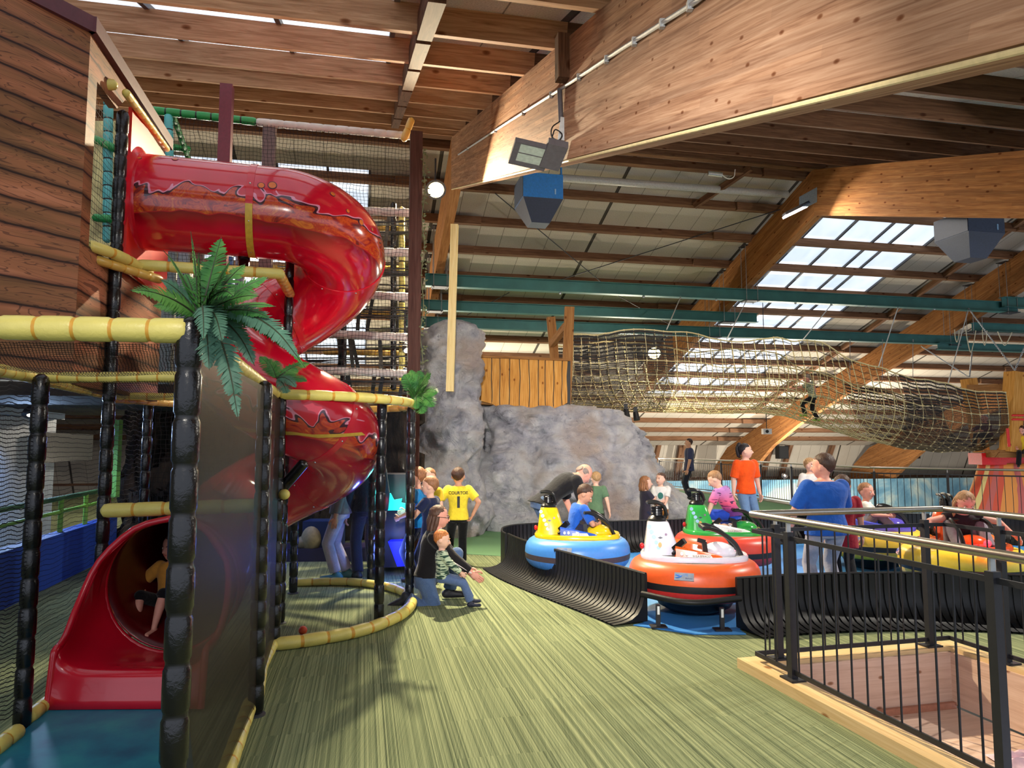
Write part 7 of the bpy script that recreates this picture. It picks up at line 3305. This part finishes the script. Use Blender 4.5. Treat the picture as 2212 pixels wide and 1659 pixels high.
# bald man bending over the yellow car
mb = at(1170, 1100, 9.25)
P = person('balding man in a black shirt bending over the yellow bumper car', Vector((mb.x, mb.y, 0)), -72, 1.80, hip=(0, 0, .475), chest=(0, .80, .56), hf=.132, neckf=(0, .95, .22), head=(8, -48),
           hands=((-.10, .28, .36), (.10, .30, .34)), elbow=((-1, .1, -.1), (1, .1, -.1)), feet=((-.07, -.02, .04), (.08, .05, .04)), shirt=('black_polo', (24, 24, 28), None), sleeve=.9, hem=.02,
           pants=JEANS, hair=('grey', (150, 140, 132)), style='bald', skin=SK_R, curl=30, wide=1.12)
m = MB()
hc_ = P['hc']
for sx in (-1, 1):
    m.ball(hc_(.33 * sx, -.18, .02), (.07 * P['hh'], .24 * P['hh'], .16 * P['hh']), 12, 8, P['HF'])
m.ball(hc_(0, -.42, .0), (.28 * P['hh'], .08 * P['hh'], .18 * P['hh']), 12, 8, P['HF'])
attach(m.build('hair', hair_mat('stubble_grey', (140, 124, 116)), angle=180), P)


def seated(label, carobj, off, rel, h, z=.50, **kw):
    """sits in a car: off in car space"""
    w = carobj.matrix_basis @ Vector((off[0], off[1], 0))
    yaw = math.degrees(carobj.matrix_basis.to_euler().z) - 90 + rel
    args = dict(hip=(0, 0, z / h), feet=((-.11, .30, (z + .02) / h), (.11, .30, (z + .02) / h)), knee=((-.3, .3, 1), (.3, .3, 1)), hands=((-.10, .22, (z + .16) / h), (.10, .22, (z + .16) / h)), elbow=((-1, -.3, -.6), (1, -.3, -.6)), toes=((0, .8, .3), (0, .8, .3)))
    args.update(kw)
    return person(label, Vector((w.x, w.y, 0)), yaw, h, **args)


seated('boy in a blue shirt sitting in the yellow topped bumper car', CAR_Y, (-.06, .02), 22, 1.30, chest=(0, .30, 1), neckf=(0, .5, 1), head=(-22, -38), hf=.17, shirt=('royal_blue', (34, 94, 196), None), sleeve=.85,
       pants=('navy_white', (40, 42, 66), None), hair=('dark_brown', (72, 50, 38)), skin=SK_A, shoes=('black_trainer', (16, 16, 18)), feet=((-.09, .20, .37), (.10, .24, .37)))
# boy in the green car, half standing
gb = CAR_G.matrix_basis @ Vector((.06, .03, 0))
person('boy in a pink and purple shirt climbing into the green topped bumper car', Vector((gb.x, gb.y, 0)), 42, 1.18, hip=(.03, -.04, .62), chest=(-.12, .50, 1), neckf=(-.1, .6, 1), head=(22, -34), hf=.17,
       hands=((-.24, .13, .55), (.10, .10, .55)), elbow=((-1, -.2, 0), (1, -.3, 0)), feet=((-.09, .03, .43), (.05, -.02, .43)), knee=((-.3, 1, .2), (.3, 1, .2)), shirt=('sunset_shirt', (200, 90, 130), 'sunset'), sleeve=.8,
       pants=('short_blue', (40, 74, 190), None), pleg=.85, shoes=('dark_shoe', (30, 30, 34)), hair=('dark_blond', (160, 120, 84)), skin=SK_P, curl=20)
# boy with his back to us, rock side
person('boy in a green shirt and dark shorts walking away before the rock', Vector((at(1287, 1100, 11.35).x, 11.35, 0)), -14, 1.20, hf=.165, head=(26, -8), hip=(0, 0, .48), chest=(0, .08, 1), shirt=('sage_green', (92, 122, 92), None), sleeve=.7, hem=.05,
       pants=('dark_green', (52, 60, 50), None), pleg=.95, hair=('blond', (186, 146, 100)), skin=SK_P, feet=((-.06, -.14, .06), (.06, .16, .05)), hands=((-.13, .08, .46), (.19, -.02, .42)))
person('small girl with long curly hair in a dark dress, gesturing', Vector((at(1394, 1100, 11.6).x, 11.6, 0)), -78, 1.10, hf=.19, head=(-6, 0), hip=(0, 0, .47), shirt=('charcoal_dress', (48, 44, 58), None), sleeve=.6, hem=.17,
       pants=NAVY, pleg=1.9, hair=('auburn', (150, 100, 64)), style='curly', skin=SK_P, hands=((-.06, .22, .60), (.06, .24, .62)), elbow=((-.6, -.4, -1), (.6, -.4, -1)))
P = person('boy in a white printed shirt and mustard trousers, hands clasped', Vector((at(1428, 1100, 11.9).x, 11.9, 0)), 165, 1.16, hf=.17, head=(-34, 0), hip=(0, 0, .475), shirt=('off_white', (226, 224, 218), None), sleeve=.75,
           pants=('mustard', (166, 112, 44), None), hair=('brown', (96, 68, 48)), skin=SK_P, hands=((-.03, .13, .47), (.03, .13, .46)), elbow=((-1, .1, -.2), (1, .1, -.2)))
m = MB()
m.ball((0, 0, 0), (.045, .006, .055), 12, 8)
o = m.build('green_print', plain('teal_print', (40, 110, 100), .7))
o.matrix_basis = Matrix.Translation(P['hip'].lerp(P['sh'], .6) + P['f'] * (.072 * P['H'] + .010))
attach(o, P)
person('man in a navy t-shirt and dark jeans standing by the far railing', stand(1490, 1079), 84, 1.85, hf=.13, hip=(0, 0, .50), chest=(0, -.03, 1), head=(0, 0), shirt=('slate_navy', (54, 58, 88), None), sleeve=.85, hem=.05, pants=('dark_denim', (30, 32, 44), None),
       hair=('dark_brown', (72, 50, 38)), skin=SK_A, hands=((-.13, .05, .43), (.13, .05, .43)), shoes=('black_trainer', (16, 16, 18)), wide=1.05)
person('woman in an orange t-shirt and blue jeans with dark tied-up hair', Vector((at(1612, 1100, 11.95).x, 11.95, 0)), -158, 1.66, hf=.145, hip=(0, 0, .50), head=(48, 0), shirt=('vivid_orange', (236, 84, 20), None), sleeve=.85, hem=.03,
       pants=('light_jeans', (92, 126, 166), 'denim'), hair=('black', (30, 26, 32)), style='updo', skin=SK_P, hands=((-.17, .02, .43), (.13, -.03, .44)))
P = person('fair haired boy in a white t-shirt with a colourful print behind the teenager', Vector((at(1752, 1100, 11.9).x, 11.9, 0)), -165, 1.42, hf=.16, hip=(0, 0, .48), head=(30, -8), shirt=('off_white', (232, 228, 232), None), sleeve=.8,
           pants=NAVY, hair=('blond', (196, 160, 116)), skin=SK_P, hands=((.02, .13, .50), (.10, .13, .52)))
m = MB()
m.ball((-.03, 0, 0), (.06, .008, .07), 14, 8, mi=0)
m.ball((.05, 0, .01), (.05, .009, .05), 14, 8, mi=1)
o = m.build('colour_print', [plain('print_teal', (40, 140, 170), .7), plain('print_pink', (226, 140, 150), .7)])
o.matrix_basis = Matrix.Translation(P['hip'].lerp(P['sh'], .58) + P['f'] * (.072 * P['H'] + .010))
attach(o, P)
# teenager
person('stocky teenage boy seen from behind in a blue t-shirt and grey joggers', Vector((at(1784, 1100, 7.2).x, 7.2, 0)), 10, 1.545, hf=.158, hip=(0, 0, .49), head=(38, -4), chest=(0, .02, 1), wide=1.42, shirt=('denim_blue', (30, 84, 172), None), sleeve=.92, hem=.035,
       pants=('heather_grey', (164, 162, 172), None), hair=('dark_brown', (72, 50, 38)), skin=SK_R, hands=((-.16, .14, .50), (.165, .15, .50)), elbow=((-1, -.7, 0), (1, -.7, 0)), feet=((-.085, 0, .04), (.085, .02, .04)))
person('dark haired child in red and black beside the teenager', Vector((at(1822, 1100, 7.95).x, 7.95, 0)), -10, 1.30, hf=.165, hip=(0, 0, .48), shirt=('dark_red', (150, 30, 44), None), sleeve=.8, hem=.12, pants=BLACKC, hair=('dark_brown', (60, 42, 34)), skin=SK_A)

# riders in the right-hand cars
P = seated('girl in a white t-shirt with tied back hair in the purple topped bumper car', CAR_P, (-.08, 0), 0, 1.16, chest=(0, .06, 1), head=(-30, -6), hf=.185, shirt=('off_white', (228, 216, 222), None), sleeve=.7,
           pants=('taupe', (150, 130, 130), None), hair=('light_brown', (150, 104, 70)), skin=SK_R, hands=((-.17, .24, .60), (.17, .24, .60)))
m = MB()
m.ball((0, 0, 0), (.05, .005, .025), 12, 8)
o = m.build('grey_print', plain('grey_print', (110, 116, 130), .7))
o.matrix_basis = Matrix.Translation(P['hip'].lerp(P['sh'], .62) + P['f'] * (.072 * P['H'] + .010))
attach(o, P)
seated('girl with long light brown hair leaning forward in the orange topped bumper car', CAR_O, (-.10, 0), 0, 1.30, chest=(0, .42, 1), neckf=(0, .6, 1), head=(0, -38), hf=.17, shirt=('black_top', (34, 24, 30), None), sleeve=.25,
       pants=('grey_leggings', (128, 124, 134), None), hair=('dark_blond', (150, 112, 76)), style='long', skin=SK_R, hands=((-.34, .20, .50), (.34, .20, .50)), elbow=((-1, -.2, .3), (1, -.2, .3)))

# climbers in the rope tunnel
f1, f2 = at(1766, 910, 17.2), at(1738, 893, 17.2)
person('child in a leaf patterned shirt inside the rope tunnel', Vector((at(1755, 900, 17.2).x, 17.2, f1.z)), 62, 1.16, hip=(0, -.02, .50), chest=(0, .22, 1), neckf=(0, .4, 1), hf=.165, head=(10, -20),
       hands=((-.10, .42, .66), (.22, -.05, .70)), elbow=((-1, 0, -.4), (1, -.5, .6)), feet=((-.10, .13, .14), (.05, -.10, .04)), shirt=('leaf_shirt', (176, 180, 160), 'leaves'), sleeve=.8, pants=BLACKC,
       hair=('grey_cap', (150, 136, 124)), skin=SK_R, shoes=('lime_shoe', (150, 190, 70)))
person('child in a white cap at the right end of the rope tunnel', at(2138, 968, 17.0), 100, 1.15, hip=(0, 0, .22), chest=(0, .25, 1), hf=.17, feet=((-.1, .25, .05), (.1, .28, .05)), knee=((0, .3, 1), (0, .3, 1)), hands=((-.1, .3, .35), (.1, .3, .38)),
       shirt=('wine_top', (84, 34, 46), None), sleeve=1.6, pants=BLACKC, hair=('white_cap', (196, 200, 206)), skin=SK_R)
person('child in a yellow shirt sitting on the wooden tower at the right edge', at(2208, 1000, 16.2), 150, 1.15, hip=(0, 0, .24), chest=(0, .25, 1), hf=.175, feet=((-.08, .18, -.04), (.08, .2, -.04)), knee=((0, 1, .3), (0, 1, .3)), hands=((-.12, .18, .3), (.12, .18, .3)), head=(0, -30),
       shirt=('golden', (240, 184, 30), None), sleeve=.8, pants=BLACKC, hair=('dark_brown', (72, 50, 38)), skin=SK_R)

# child coming out of the slide mouth
cb = at(366, 1300, 5.5)
person('barefoot child in a mustard shirt sitting in the red slide mouth', Vector((cb.x, 5.5, 0)), 176, 1.0, hip=(0, 0, .40), chest=(0, -.10, 1), hf=.19, neckf=(0, .1, 1), head=(-18, -6), hands=((-.13, .14, .50), (.13, .12, .50)), elbow=((-1, -.4, -.2), (1, -.4, -.2)),
       feet=((-.06, .30, .29), (.08, .32, .28)), knee=((-.1, .3, 1), (.2, .3, 1)), toes=(0, -8), shirt=('amber_shirt', (216, 150, 64), None), sleeve=.8, hem=.0, pants=BLACKC, pleg=1.05, shoes=None, hair=('dark_brown', (72, 50, 38)), skin=SK_R, curl=20)

# two visitors standing beyond the slide bay
person('person in pale leggings and a dark top standing behind the slide bay', stand(733, 1252), 100, 1.62, hf=.14, hip=(0, 0, .50), shirt=('grey_pullover', (110, 104, 108), None), sleeve=1.8, pants=('pale_leggings', (172, 166, 178), None), pleg=1.9, shoes=('teal_sock', (70, 130, 130)),
       hair=('brown', (96, 68, 48)), skin=SK_A, feet=((-.04, .02, .04), (.05, -.06, .04)))
person('person in a dark tracksuit standing behind the slide bay', stand(790, 1250), 30, 1.66, hf=.14, hip=(0, 0, .50), shirt=('dark_track', (26, 28, 44), None), sleeve=1.9, pants=('dark_track', (26, 28, 44), None), hair=('dark_brown', (60, 42, 34)), skin=SK_A)
